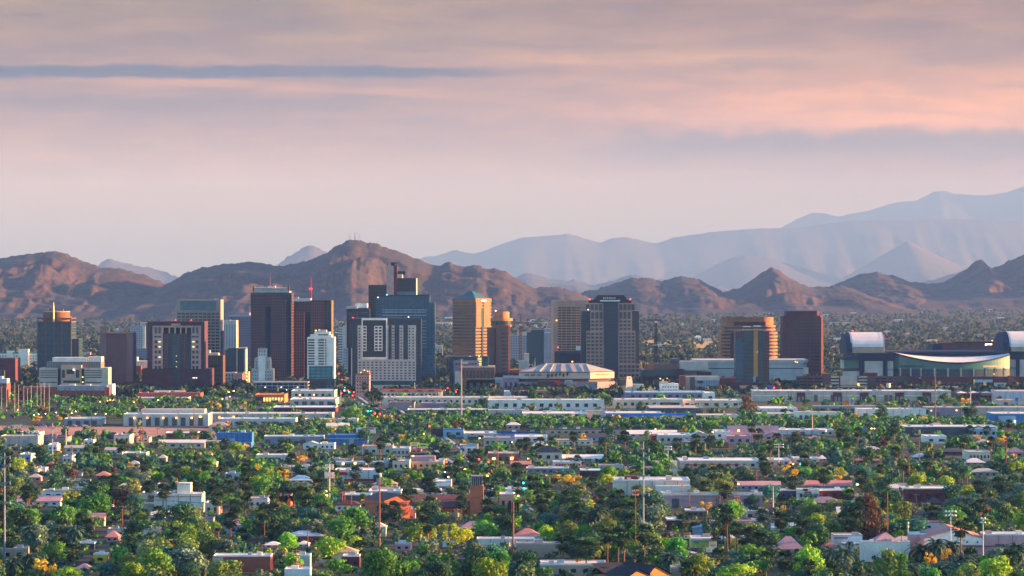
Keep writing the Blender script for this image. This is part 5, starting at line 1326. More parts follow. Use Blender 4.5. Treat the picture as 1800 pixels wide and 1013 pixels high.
L('flat', 925, 1000, 824, 832, 2, 'mauvegrey', 'white', 'long white roofed shed left of the big golden tree', 'shop_building', 6)
L('flat', 1020, 1065, 828, 839, 3, 'maroon', 'white', 'maroon building with a white roof edge behind palms', 'shop_building', 5)
b = L('flat', 690, 780, 813, 824, 4, 'tan', 'lightgrey', 'long tan market with a mauve roof left of the main street', 'shop_building', 8, land='long tan market')
b.box('penthouse', P('mauvegrey'), 720, 764, 804, 812, 10, 26)
b = L('flat', 718, 752, 798, 806, 2, 'darkbrown', 'brown', 'dark brown low block behind the long tan market', 'shop_building', 0)
L('flat', 708, 740, 790, 797, 3, 'salmon', 'pink', 'pink low shop below the yellow billboards', 'shop_building', 4)
b = L('flat', 772, 785, 809, 820, 2, 'orange', 'white', 'small orange fronted shop at the right end of the tan market', 'shop_building', 1)
b = L('flat', 753, 793, 848, 868, 4, 'white', 'white', 'white gas station with an orange stripe behind the brick church', 'gas station', 0, land='white gas station')
b.box('stripe', P('orange'), 752.5, 793.5, 862.5, 864.5, -.3, .2); b.box('window_band', gl('wingrey'), 760, 792, 855, 860, -.3, .2)
b = L('flat', 724, 775, 863, 878, 3, 'white', 'white', 'white car wash with a bright blue base stripe behind the brick church', 'shop_building', 0)
b.box('stripe', P('brightblue'), 723.5, 775.5, 869, 875, -.4, .2); b.box('logo', P('yellow'), 735, 743, 865, 868, -.5, .2)
b = L('flat', 588, 668, 828, 847, 4, 'white', 'white', 'white store with a red base stripe and a red gable sign', 'shop_building', 0, land='white store with the red stripe')
b.box('stripe', P('red'), 605, 662, 842, 845.5, -.5, .2); mb = MB(); mb.poly([(b.x(588), -1, b.z(835)), (b.x(613), -1, b.z(835)), (b.x(609), -1, b.z(830)), (b.x(596), -1, b.z(829))]); mb.build('sign', P('red'), b.o)
b = B('gas_station_canopy', 'long pale blue canopy with a row of warm lamps above the white red striped store', 'canopy', 645, 826, land='canopy with warm lamps'); b.box('roof', P('paleblue'), 590, 702, 812, 815, 0, 12); b.grid('column', P('metal'), (596, 622, 648, 674, 698), (820,), 1.4, 11, 4, .8); b.lights([(603, 815.5), (624, 815), (645, 814.5), (668, 814)], LIT_Y, 1.0, -.4); KEEP.append((590, 702, 811, 818, 826))
L('flat', 674, 684, 809, 822, 2, 'lightgrey', 'lightgrey', 'pale square column beside the canopy with warm lamps', 'column', 0, cat='column')
L('flat', 690, 720, 812, 827, 4, 'sand', 'lightgrey', 'beige store with a mauve roof right of the canopy', 'shop_building', 3)
L('hip', 508, 549, 836, 849, 8, 'offwhite', 'white', 'house with a wide white hipped roof among green trees', 'house', 3, land='house with the white hipped roof')
L('flat', 395, 422, 834, 843, 2, 'lightgrey', 'paleblue', 'pale blue roofed low house left of the yellow tree', 'house', 2)
L('flat', 490, 511, 873, 890, 3, 'orange', 'salmon', 'orange walled house between two fan palms', 'house', 1)
b = L('flat', 436, 470, 878, 894, 4, 'white', 'lightgrey', 'white house with a pale roof left of the orange walled house', 'house', 3, land='white house by the orange house')
L('flat', 360, 385, 886, 905, 4, 'sand', 'white', 'pale house with a white roof left of two fan palms', 'house', 2)
b = L('hip', 590, 633, 880, 899, 8, 'white', 'maroon', 'small restaurant with a maroon hipped roof', 'restaurant', 4, land='maroon roofed restaurant')
L('flat', 604, 652, 871, 886, 3, 'darkgrey', 'white', 'dark carport with a thin white roof behind the maroon roofed restaurant', 'carport', 0)
L('flat', 648, 705, 865, 881, 4, 'lightgrey', 'white', 'white flat roofed building left of the brick church', 'shop_building', 4)
L('flat', 634, 657, 882, 893, 2, 'tan', 'orange', 'low tan wing right of the maroon roofed restaurant', 'shop_building', 2)
# the brick church
bkm = plain('church_brick', (.46, .125, .055), .85, .2, .4)
b = B('church', 'long orange brick church with a maroon roof and a square bell tower', 'church', 765, 908, land='brick church')
b.box('wall', bkm, 727, 838, 891, None, 0, 26); zr, ze = b.z(872), b.z(891)
mb = MB(); mb.quad((b.x(716), -1.2, ze), (b.x(838), -1.2, ze), (b.x(838), 13, zr), (b.x(716), 13, zr)); mb.quad((b.x(838), 27, ze), (b.x(716), 27, ze), (b.x(716), 13, zr), (b.x(838), 13, zr)); mb.quad((b.x(716), -1.2, ze - .5), (b.x(838), -1.2, ze - .5), (b.x(838), -1.2, ze), (b.x(716), -1.2, ze)); mb.build('roof', plain('church_roof', (.13, .055, .055)), b.o)
b.grid('pier', bkm, (742, 756, 770, 784, 798, 812, 824), (899,), 1.3, 17, -.1, 1.0); b.grid('window', gl('win'), (749, 763, 777, 797, 818), (898,), 2.4, 7)
b.box('bell_tower', bkm, 826.5, 850, 853, None, -6, 6); b.box('tower_cap', P('mauvegrey'), 828, 849, 836, 837.5, -5.6, 5.6); b.box('belfry_core', P('darkgrey'), 830, 847, 837.5, 853, -4.6, 4.6); b.grid('belfry_louvre', P('grey'), (829, 832.5, 836, 839.5, 843, 847.5), (845,), 1.1, 15, -5, .6)
KEEP.append((727, 850, 837, 896, 906))
b = B('church_hall', 'gabled orange brick hall at the left end of the brick church', 'building', 700, 914, rot=24, land='gabled brick hall')
x0, xm, x1 = b.x(674), b.x(706), b.x(722); z0, z1, z2 = b.z(880), b.z(870), b.z(880)
mb = MB(); mb.poly([(x0, 0, 0), (x1, 0, 0), (x1, 0, z2), (xm, 0, z1), (x0, 0, z0)]); mb.poly([(x0, 24, 0), (x1, 24, 0), (x1, 24, z2), (xm, 24, z1), (x0, 24, z0)]); mb.quad((x0, 24, 0), (x0, 0, 0), (x0, 0, z0), (x0, 24, z0)); mb.quad((x1, 0, 0), (x1, 24, 0), (x1, 24, z2), (x1, 0, z2)); mb.build('wall', bkm, b.o)
mb = MB(); mb.quad((x0 - .6, -1, z0), (xm, -1, z1 + .2), (xm, 25, z1 + .2), (x0 - .6, 25, z0)); mb.quad((xm, -1, z1 + .2), (x1 + .6, -1, z2), (x1 + .6, 25, z2), (xm, 25, z1 + .2)); mb.build('roof', MATS['church_roof'], b.o)
b.box('window', gl('win'), 698, 704, 887, 907, -.3, .2); b.box('vent_panel', P('redbrick'), 686, 693, 889, 904, -.3, .2); KEEP.append((674, 722, 870, 905, 912))
b = L('flat', 712, 730, 896, 912, 3, 'sand', 'white', 'small porch with a white roof and a blue round sign before the brick hall', 'porch', 0); MB().prism([(b.x(720.5) + 1.1 * math.cos(t), -.5 + 0 * t) for t in (0, 1)] + [(b.x(720.5), -.2)], b.z(911), b.z(907)).build('sign', P('brightblue'), b.o)
L('flat', 878, 903, 870, 902, 3, 'tan', 'white', 'tall tan kiosk with a white flat roof right of the bell tower', 'shop_building', 2, keep=True)
b = L('hip', 808, 851, 917, 934, 12, 'mauvegrey', 'pink', 'house with a broad pinkish grey roof below the brick church', 'house', 3, land='house with the pinkish grey roof')
b = L('hip', 904, 950, 930, 956, 12, 'white', 'salmon', 'white house with a salmon tile roof right of the cell tower', 'house', 3, land='white house with the salmon roof')
L('flat', 838, 960, 949, 962, 3, 'offwhite', 'white', 'long white garden wall with a flat roof before the salmon roofed house', 'shop_building', 0)
L('flat', 908, 985, 957, 980, 2, 'tan', 'lightgrey', 'plain tan building below the long white garden wall', 'shop_building', 0)
L('flat', 778, 800, 951, 962, 2, 'white', 'white', 'white carport under a lime green tree', 'carport', 0)
L('flat', 950, 1066, 994, 1013, 7, 'tan', 'white', 'tan strip building with a broad white roof at the bottom of the frame', 'shop_building', 5, land='tan strip building')
b = B('pavilion', 'small pavilion with a green pointed roof beside the street', 'pavilion', 924, 912, land='green pointed pavilion'); b.box('wall', P('lightgrey'), 915, 935, 907, None, 0, 6); MB().prism([(b.x(911), -2), (b.x(938), -2), (b.x(938), 8), (b.x(911), 8)], b.z(907.5), b.z(886), top=[(b.x(924), 2.6), (b.x(925), 2.6), (b.x(925), 3.4), (b.x(924), 3.4)]).build('roof', plain('green_roof', (.02, .13, .10)), b.o); KEEP.append((911, 938, 888, 906, 910))
# right half, middle distance
L('gable', 1103, 1190, 757, 768, 6, 'lightgrey', 'white', 'long shed with a wide white roof below the green tree belt', 'shop_building', 6, land='long white roofed shed')
L('flat', 1145, 1156, 767, 777, 2, 'red', 'red', 'small red box shop below the long white roofed shed', 'shop_building', 1)
L('flat', 1157, 1215, 766, 780, 4, 'lightgrey', 'white', 'white low workshop right of the small red box shop', 'shop_building', 5)
L('front', 1212, 1246, 758, 772, 7, 'beige', 'white', 'beige workshop with a white gabled roof', 'shop_building', 2)
L('flat', 1258, 1284, 760, 772, 4, 'white', 'white', 'white box workshop left of the big grey shed', 'shop_building', 2)
b = L('gable', 1280, 1369, 749, 770, 14, 'darkgrey', 'mauvegrey', 'big grey shed with a broad slate roof', 'warehouse', 0, land='big slate roofed shed', d=16)
b.lights([(1298, 757), (1329, 757)], LIT_O, .9, -1)
L('flat', 1278, 1323, 768, 781, 3, 'pink', 'pink', 'low pink building in front of the big slate roofed shed', 'shop_building', 3)
L('front', 1342, 1376, 759, 774, 7, 'pink', 'pink', 'pink gabled building right of the big slate roofed shed', 'shop_building', 2)
L('flat', 1370, 1440, 757, 764, 3, 'offwhite', 'white', 'long white roofed shed right of the pink gabled building', 'shop_building', 0)
L('flat', 1440, 1466, 757, 766, 3, 'lightgrey', 'white', 'white roof end left of the dark round tree', 'shop_building', 2)
b = L('flat', 1195, 1336, 811, 824, 5, 'beige', 'white', 'long white roofed school with a red trim line', 'school', 9, land='white roofed school')
b.box('trim', P('red'), 1206, 1300, 816.4, 817.6, -.4, .2)
L('flat', 1349, 1390, 810, 818, 4, 'lightgrey', 'white', 'white low roof right of the white roofed school', 'shop_building', 3)
L('flat', 1395, 1440, 807, 814, 3, 'lightgrey', 'white', 'white flat roofed house right of the school', 'house', 3)
b = L('flat', 1080, 1213, 846, 872, 6, 'sand', 'white', 'big cream store with a wide white roof and rooftop units', 'shop_building', 0, land='big cream store')
b.box('roof_unit', P('lightgrey'), 1172, 1182, 838, 845, 8, 14); b.box('roof_unit', P('maroon'), 1100, 1124, 840, 847, 14, 24); b.box('side_wing', P('offwhite'), 1152, 1213, 853, None, -6, 0)
b = L('flat', 1163, 1340, 868, 892, 2, 'pink', 'offwhite', 'huge pale pink windowless store with an orange tiled parapet', 'shop_building', 0, land='huge pale pink store')
b.box('tile_parapet', P('rust'), 1170, 1340, 865, 867.6, 2, 5); b.box('ledge', P('offwhite'), 1162, 1341, 868.5, 871, -.6, 0)
b = L('gable', 1298, 1372, 847, 862, 6, 'paleblue', 'pink', 'row of grey blue apartments with pink roof ends', 'apartment house', 6, land='apartments with pink roofs')
L('gable', 1405, 1498, 846, 864, 8, 'grey', 'salmon', 'long apartment house with a salmon pink roof', 'apartment house', 7, land='salmon roofed apartments')
b = L('flat', 1362, 1402, 863, 878, 2, 'purple', 'ivory', 'purple shop with a cream parapet', 'shop_building', 4)
b = L('flat', 1402, 1440, 862, 880, 2, 'offwhite', 'ivory', 'cream mission style shop with an arched parapet and green awning', 'shop_building', 4, land='mission style shop')
MB().prism([(b.x(1420) + 9 * b.k * math.cos(t), -.3) for t in rng(math.pi, 0, 1)] + [(b.x(1412), -.3), (b.x(1428), -.3), (b.x(1428), .4), (b.x(1412), .4)], b.z(863), b.z(859)).build('arch', P('ivory'), b.o); b.box('awning', P('green'), 1410, 1438, 869, 872, -1.5, 0); b.box('lettering', P('red'), 1414, 1426, 864.5, 867, -.6, -.1)
b = L('flat', 1440, 1492, 863, 878, 3, 'maroon', 'white', 'maroon building with a white roof before the salmon roofed apartments', 'shop_building', 3)
b = L('flat', 1588, 1676, 860, 884, 4, 'maroon', 'ivory', 'crimson walled building with a cream parapet among trees', 'shop_building', 5, land='crimson building')
b.box('parapet_block', P('ivory'), 1586, 1597, 857, 862, 0, 3); b.box('parapet_block', P('ivory'), 1608, 1613, 857.5, 862, 0, 3)
L('hip', 1630, 1656, 875, 888, 9, 'darkgrey', 'navy', 'small dark house with a blue tarp on its roof', 'house', 2)
L('hip', 1603, 1634, 797, 809, 6, 'lightgrey', 'paleblue', 'house with a pale blue roof in the right middle distance', 'house', 3, land='pale blue roofed house')
L('flat', 1702, 1742, 796, 810, 4, 'sand', 'lightgrey', 'tan house with dark windows and a pale roof', 'house', 6, land='tan house with dark windows')
L('hip', 1655, 1700, 788, 800, 6, 'darkgrey', 'darkgrey', 'dark roofed house left of the tan house with dark windows', 'house', 3)
L('hip', 1695, 1732, 806, 818, 7, 'pink', 'white', 'house with a white hipped roof below the tan house', 'house', 3)
L('hip', 1770, 1800, 787, 804, 8, 'mauvegrey', 'mauvegrey', 'brown grey roofed house at the right edge', 'house', 2)
L('hip', 1505, 1545, 803, 815, 6, 'brown', 'salmon', 'brown house with a salmon roof in the right middle distance', 'house', 3)
L('hip', 1440, 1452, 801, 812, 5, 'grey', 'white', 'white roofed house at the edge of dark trees', 'house', 2)
L('hip', 1705, 1755, 824, 838, 6, 'tan', 'lightgrey', 'long tan house with a pale roof among grey trees', 'house', 4)
L('flat', 1627, 1664, 768, 780, 3, 'white', 'white', 'white low roof below the dark walled store', 'shop_building', 2)
# bottom right complex
b = L('flat', 1466, 1516, 943, 966, 4, 'white', 'lightgrey', 'white stepped building with dark roof edges left of the pink pyramid roof', 'shop_building', 0, land='white stepped building')
b.box('roof_edge', P('darkbrown'), 1466, 1490, 945, 946.5, -.5, 0); b.box('lower_wing', P('white'), 1478, 1518, 953, None, -8, 0); b.box('roof_edge', P('darkbrown'), 1476, 1514, 953, 954.5, -8.5, -8); b.box('window', gl('winblue'), 1514.5, 1534, 955, 961, -8.3, -7.8)
b = L('hip', 1539, 1579, 938, 986, 13, 'ivory', 'pink', 'cream tower block with a pink pyramid roof', 'tower block', 0, land='pink pyramid roof', d=12)
L('flat', 1515, 1600, 955, 988, 3, 'ivory', 'offwhite', 'cream walled building under the pink pyramid roof', 'shop_building', 0)
b = L('front', 1622, 1730, 929, 984, 17, 'pink', 'salmon', 'large white gabled hall with a thin red roof edge', 'hall', 0, land='large white gabled hall', gmat='white', d=30)
b.box('band', P('white'), 1625, 1727, 946, 958, -.3, .1); b.box('band', P('darkgrey'), 1680, 1770, 959.5, 960.5, -.8, .1); b.grid('window', gl('winblue'), (1651, 1700, 1718), (953,), 3, 3)
L('flat', 1730, 1830, 941, 984, 4, 'pink', 'white', 'long pink walled wing with a white roof at the bottom right', 'hall', 0).lights([(1751, 967)], LIT_Y, .8, -.6)
L('flat', 1600, 1640, 940, 980, 3, 'pink', 'white', 'white roofed wing left of the large white gabled hall', 'hall', 0)
b = L('hip', 1362, 1412, 944, 974, 21, 'lightgrey', 'pink', 'house with a large pink tile roof among palms', 'house', 3, land='large pink tile roof')
L('hip', 1449, 1470, 949, 968, 14, 'tan', 'salmon', 'small house with a salmon roof left of the white stepped building', 'house', 1)
# yellow shop corner
b = L('flat', 1215, 1276, 948, 966, 5, 'lemon', 'white', 'yellow walled shop with a white roof', 'shop_building', 0, land='yellow walled shop')
b.box('window', P('paleblue'), 1220, 1227, 952, 956, -.3, .2); b.box('base', P('mauvegrey'), 1214, 1277, 963, None, -1.0, 0); b.box('fascia', P('white'), 1213, 1277, 946.5, 950, -1.2, .2)
b = L('front', 1219, 1257, 924, 950, 4, 'paleblue', 'paleblue', 'light blue house behind the yellow walled shop', 'house', 0, land='light blue house')
L('flat', 1288, 1312, 948, 966, 5, 'yellow', 'white', 'yellow shop wing right of the dark column trees', 'shop_building', 0)
L('flat', 1172, 1199, 915, 932, 4, 'maroon', 'white', 'maroon shop with a white roof behind palms', 'shop_building', 0)
L('flat', 1205, 1240, 899, 909, 3, 'brown', 'white', 'brown shop with a white roof below the huge pink store', 'shop_building', 3)
b = B('house', 'orange house with two gables and a black roof at the bottom edge', 'house', 1132, 1030, rot=28, land='orange two gabled house')
Yb = b.Y
def gab(x0, xm, x1, ze, zt, d0, d1):
    X0, XM, X1 = b.x(x0), b.x(xm), b.x(x1); z0, z1 = b.z(ze), b.z(zt)
    mb = MB(); mb.poly([(X0, d0, 0), (X1, d0, 0), (X1, d0, z0), (XM, d0, z1), (X0, d0, z0)]); mb.poly([(X0, d1, 0), (X1, d1, 0), (X1, d1, z0), (XM, d1, z1), (X0, d1, z0)]); mb.quad((X0, d0, 0), (X0, d0, z0), (X0, d1, z0), (X0, d1, 0)); mb.quad((X1, d0, 0), (X1, d1, 0), (X1, d1, z0), (X1, d0, z0)); mb.build('gable_wall', plain('orange_wall', (.60, .20, .05)), b.o)
    mb = MB(); e = .8; mb.quad((X0 - e, d0 - e, z0), (XM, d0 - e, z1 + .3), (XM, d1, z1 + .3), (X0 - e, d1, z0)); mb.quad((XM, d0 - e, z1 + .3), (X1 + e, d0 - e, z0), (X1 + e, d1, z0), (XM, d1, z1 + .3)); mb.build('roof', P('black'), b.o)
gab(1142, 1156, 1186, 1012, 996, 0, 22); gab(1100, 1118, 1142, 1012, 1002, -1, 20)
mb = MB(); mb.quad((b.x(1070), 4, b.z(1012)), (b.x(1150), 4, b.z(1012)), (b.x(1140), 20, b.z(995)), (b.x(1080), 20, b.z(995))); mb.build('roof', P('black'), b.o); b.box('wall', MATS['orange_wall'], 1072, 1148, 1012, None, 5, 20); KEEP.append((1085, 1184, 996, 1012, 1030))
L('flat', 1180, 1205, 1000, 1022, 4, 'tan', 'lightgrey', 'tan low annex with a pale roof right of the orange gabled house', 'house', 0)
# left bottom
b = L('flat', 271, 356, 870, 902, 3, 'ivory', 'white', 'cream hall with a square white tower and a red trim line', 'hall', 0, land='cream hall with the white tower')
b.box('tower', P('ivory'), 311, 334, 850, 870, 2, 12); b.box('trim', P('salmon'), 271, 356, 872, 873.5, -.4, .1); b.grid('pier', P('white'), (272, 290, 308, 330, 354), (886,), 1.2, 30, -.1, .5); b.box('side_wing', P('sand'), 248, 271, 888, None, 2, 14); b.box('side_roof', P('lightgrey'), 247, 271, 886, 888, 1, 15)
L('gable', 30, 105, 872, 890, 9, 'offwhite', 'pink', 'long low house with a pale pink metal roof', 'house', 5, land='long pale pink roof')
L('hip', 186, 208, 934, 952, 10, 'pink', 'salmon', 'small house with a salmon roof between dark trees', 'house', 2, land='small salmon roof')
L('hip', 131, 161, 992, 1006, 8, 'grey', 'mauvegrey', 'low house with a mauve roof near the bottom left', 'house', 2)
L('flat', 164, 188, 976, 990, 3, 'yellow', 'white', 'small yellow walled house with a white roof near the bottom left', 'house', 1)
L('flat', 0, 46, 966, 984, 4, 'tan', 'lightgrey', 'flat roofed tan house at the left edge behind two palms', 'house', 2)
b = L('flat', 139, 166, 956, 966, 3, 'darkgrey', 'white', 'dark carport with a white roof edge under grey palms', 'carport', 0)
L('hip', 167, 194, 829, 842, 7, 'pink', 'salmon', 'house with a salmon tile roof among mixed trees at left', 'house', 3)
L('hip', 118, 142, 826, 838, 6, 'offwhite', 'mauvegrey', 'white house left of the purple leafed tree', 'house', 2)
L('hip', 50, 72, 833, 846, 6, 'tan', 'lightgrey', 'pale roofed house behind the green trees at left', 'house', 2)
L('flat', 60, 80, 824, 830, 2, 'offwhite', 'white', 'white flat canopy roof with a warm lamp at left', 'house', 0).lights([(70, 828)], LIT_O, 1.0, -.6)
L('hip', 80, 96, 812, 822, 5, 'brick', 'redbrick', 'small house with a red roof beside the tall white pole', 'house', 2)
L('flat', 110, 125, 803, 815, 3, 'white', 'lightgrey', 'white house right of the tall white pole', 'house', 2)
L('flat', 34, 54, 800, 812, 3, 'paleblue', 'white', 'pale blue house near the left edge', 'house', 2)
L('hip', 226, 244, 810, 822, 5, 'lightgrey', 'paleblue', 'house with a bluish roof behind the yellow tree at left', 'house', 2)
L('hip', 278, 292, 800, 812, 5, 'tan', 'lightgrey', 'small pale roofed house behind dark round trees at left', 'house', 2)
b = L('flat', 375, 476, 979, 1006, 4, 'redbrick', 'white', 'long red walled shop with a white roof near the bottom', 'shop_building', 0, land='long red walled shop')
b.box('end_wall', P('lightgrey'), 374, 392, 980.5, None, -1, 12)
b = L('flat', 518, 545, 978, 1005, 3, 'lightgrey', 'white', 'pale grey square building behind a bright green tree', 'shop_building', 0, land='pale grey square building')
L('flat', 602, 632, 979, 998, 3, 'maroon', 'white', 'maroon shop with a white roof among dark green trees', 'shop_building', 2)
L('hip', 465, 492, 953, 962, 5, 'offwhite', 'white', 'white roofed house behind bright green trees', 'house', 2)
L('hip', 524, 542, 952, 962, 5, 'offwhite', 'offwhite', 'white roofed cottage right of the leaning pole', 'house', 2)
L('flat', 694, 722, 958, 968, 2, 'pink', 'lightgrey', 'low pinkish house right of the tall brown pole', 'house', 2)
L('flat', 500, 545, 1003, 1024, 4, 'white', 'white', 'white flat roof at the bottom below the pale grey square building', 'shop_building', 0)

# billboards and signs
def billboard(label, x0, x1, y0, y1, base, bg, marks, name='billboard', legs=2):
    b = B(name, label, 'sign', (x0 + x1) / 2, base)
    b.box('panel', P(bg), x0, x1, y0, y1, 0, .6)
    for i, (a0, a1, c0, c1, m_) in enumerate(marks):
        W_, H_ = x1 - x0, y1 - y0
        b.box('mark', P(m_), x0 + W_ * a0, x0 + W_ * a1, y0 + H_ * c0, y0 + H_ * c1, -.12 - .01 * i, -.02)
    for i in range(legs): b.box('post', P('darkgrey'), x0 + (x1 - x0) * (i + .5) / legs - .6, x0 + (x1 - x0) * (i + .5) / legs + .6, y1, None, .1, .5)
    KEEP.append((x0, x1, y0, y1, base))


billboard('yellow billboard with dark bars and a pink lower stripe left of the main street', 733, 752, 780, 790, 800, 'lemon', [(0, 1, .78, 1, 'red'), (.3, .9, .18, .5, 'green'), (.08, .2, .3, .6, 'brown'), (.35, .8, .83, .93, 'white')])
billboard('smaller yellow billboard behind and left of the pink striped one', 721, 737, 778, 784, 796, 'lemon', [(.15, .8, .3, .6, 'green')])
billboard('white billboard with red and blue bars above the long blue warehouse', 626, 660, 752, 762, 772, 'white', [(.28, .95, .08, .3, 'red'), (.45, .7, .38, .55, 'brightblue'), (.3, .7, .75, .95, 'brightblue'), (.1, .28, .3, 1, 'teal')])
billboard('dark blank billboard beside the white roofed shed', 822, 841, 765, 773, 786, 'tealdark', [(.05, .95, .1, .3, 'lightgrey')])
billboard('pale blue and white sign board on a pole beside the street', 820, 834, 780, 788, 802, 'paleblue', [(0, 1, .65, 1, 'white')], 'sign_board', 1)
billboard('orange square sign on a tall post beside the round blue sign', 1484, 1493.5, 704, 711.5, 728, 'orange', [(.2, .8, .3, .5, 'redbrick')], 'sign_board')
billboard('blue shop sign with a white ring near the bottom right metal hall', 1783, 1792, 698, 707, 716, 'paleblue', [(.2, .8, .2, .8, 'blue')], 'sign_board', 1)
billboard('tall orange sign pillar beside the street left of the long white stores', 421, 426, 712, 722, 730, 'orange', [(.2, .8, .2, .7, 'white')], 'sign_board', 1)
billboard('yellow square sign on a pole right of the bell tower', 871, 883, 863, 870, 884, 'yellow', [(.3, .75, .35, .7, 'orange')], 'sign_board', 1)
billboard('cream sign board with a red top in front of the yellow walled shop', 1246.5, 1260, 950, 966, 979, 'ivory', [(0, 1, 0, .12, 'red'), (.2, .8, .2, .34, 'lemon'), (.15, .85, .46, .58, 'orange'), (.2, .8, .7, .8, 'lemon')], 'sign_board', 1)
billboard('small cream sign board left of the red topped sign', 1241, 1252, 963, 971, 980, 'ivory', [(.3, .5, .3, .7, 'lemon'), (.6, .8, .3, .7, 'lemon')], 'sign_board', 1)
billboard('red sign with two rows of white letters beside the street', 1175.5, 1185, 934, 943, 962, 'red', [(.2, .75, .12, .4, 'white'), (.3, .9, .5, .85, 'ivory')], 'sign_board', 1)
billboard('orange and cream sign beside the light blue house', 1202, 1215.5, 937, 947, 960, 'ivory', [(0, 1, 0, .35, 'orange'), (.15, .4, .5, .8, 'green'), (.55, .85, .5, .8, 'lemon')], 'sign_board', 1)
billboard('green street name sign hanging over the street by the two cars', 1225, 1243, 976.5, 981, 992, 'green', [], 'sign_board', 1)
billboard('yellow and red round headed sign right of the main street', 878.5, 884, 811, 816, 826, 'yellow', [(.3, .7, .3, .7, 'white')], 'sign_board', 1)
billboard('blue wall sign beside the cream corner shop', 808, 813, 784, 789, 799, 'brightblue', [(.3, .7, .3, .7, 'white')], 'sign_board', 1)
billboard('green sign on a post beside the avenue traffic lights', 597, 604.5, 701, 706, 714, 'lemon', [(0, 1, .8, 1, 'green')], 'sign_board', 1)
b = B('sign_board', 'round blue sign with a white letter shape beside the overpass', 'sign', 1497, 728)
m_ = MB(); m_.prism([(4.2 * b.k * math.cos(2 * math.pi * i / 20), 5.2 * b.k * math.sin(2 * math.pi * i / 20)) for i in range(20)], -.4, .4); o = m_.build('disc', P('paleblue'), b.o, (0, -.4, b.z(706))); o.rotation_euler = (R(90), 0, 0); b.box('post', P('darkgrey'), 1496.5, 1497.5, 711, None, -.2, .2); b.box('rim', P('navy'), 1499.6, 1501.4, 702.5, 709.5, -.4, .8)
b.box('mark', P('navy'), 1495.6, 1498.2, 702.8, 704, -1.0, -.85); b.box('mark', P('navy'), 1495.6, 1498.2, 705.4, 706.4, -1.0, -.85); b.box('mark', P('navy'), 1495.6, 1498.2, 708, 709.2, -1.0, -.85); b.box('mark', P('navy'), 1497.4, 1498.4, 703, 709, -1.02, -.86)
# ------------------------------------------------------------------ vegetation
LEAF = {
    'bright': leafmat('leaf_bright', (0.186, 0.390, 0.031), .3), 'green': leafmat('leaf_green', (0.083, 0.244, 0.039), .28), 'dark': leafmat('leaf_dark', (0.022, 0.093, 0.043), .2, .7),
    'olive': leafmat('leaf_olive', (0.127, 0.224, 0.053), .25), 'grey': leafmat('leaf_grey', (0.106, 0.187, 0.129), .22), 'rust': leafmat('leaf_rust', (.105, .062, .040), .22, .7),
    'lime': leafmat('leaf_lime', (0.307, 0.403, 0.034), .35, .7), 'yellow': leafmat('leaf_yellow', (.60, .43, .02), .3, .35), 'blue': leafmat('leaf_blue_green', (0.033, 0.162, 0.113), .25),
    'palm': leafmat('leaf_palm', (0.018, 0.066, 0.030), .12, .5), 'date': leafmat('leaf_date_palm', (0.036, 0.097, 0.068), .2, .6),
}
BARK = plain('bark', (.12, .075, .05), .95, .3, .6)
PBARK = plain('palm_bark', (.17, .095, .055), .95, .3, .6)
SKIRT = leafmat('palm_skirt', (.30, .135, .05), .15, .5)
nr = np.random.default_rng(7)


def leaf_cloud(rs, centers, radii, n, size, squash=.8, aspect=.62):
    """n leaf sprays spread over the outer shells of the clumps: small bent quads facing roughly outward"""
    centers = np.asarray(centers, float); radii = np.asarray(radii, float)
    wgt = radii ** 2; idx = rs.choice(len(centers), n, p=wgt / wgt.sum())
    d = rs.normal(size=(n, 3)); d[:, 2] += .25; d /= np.linalg.norm(d, axis=1)[:, None]
    rad = radii[idx] * (rs.uniform(.62, 1.08, n))
    p = centers[idx] + d * rad[:, None] * np.array([1, 1, squash])
    nm = d + rs.normal(size=(n, 3)) * .42; nm /= np.linalg.norm(nm, axis=1)[:, None]
    a = np.cross(nm, rs.normal(size=(n, 3))); a /= np.linalg.norm(a, axis=1)[:, None]
    b_ = np.cross(nm, a)
    s = size * rs.uniform(.55, 1.35, n)[:, None]
    V = np.stack([p - a * s * .5, p - b_ * s * aspect * .5 + nm * s * .08, p + a * s * .5 - nm * s * .12, p + b_ * s * aspect * .5 + nm * s * .08], 1)
    return V.reshape(-1, 3), np.arange(n * 4).reshape(n, 4)


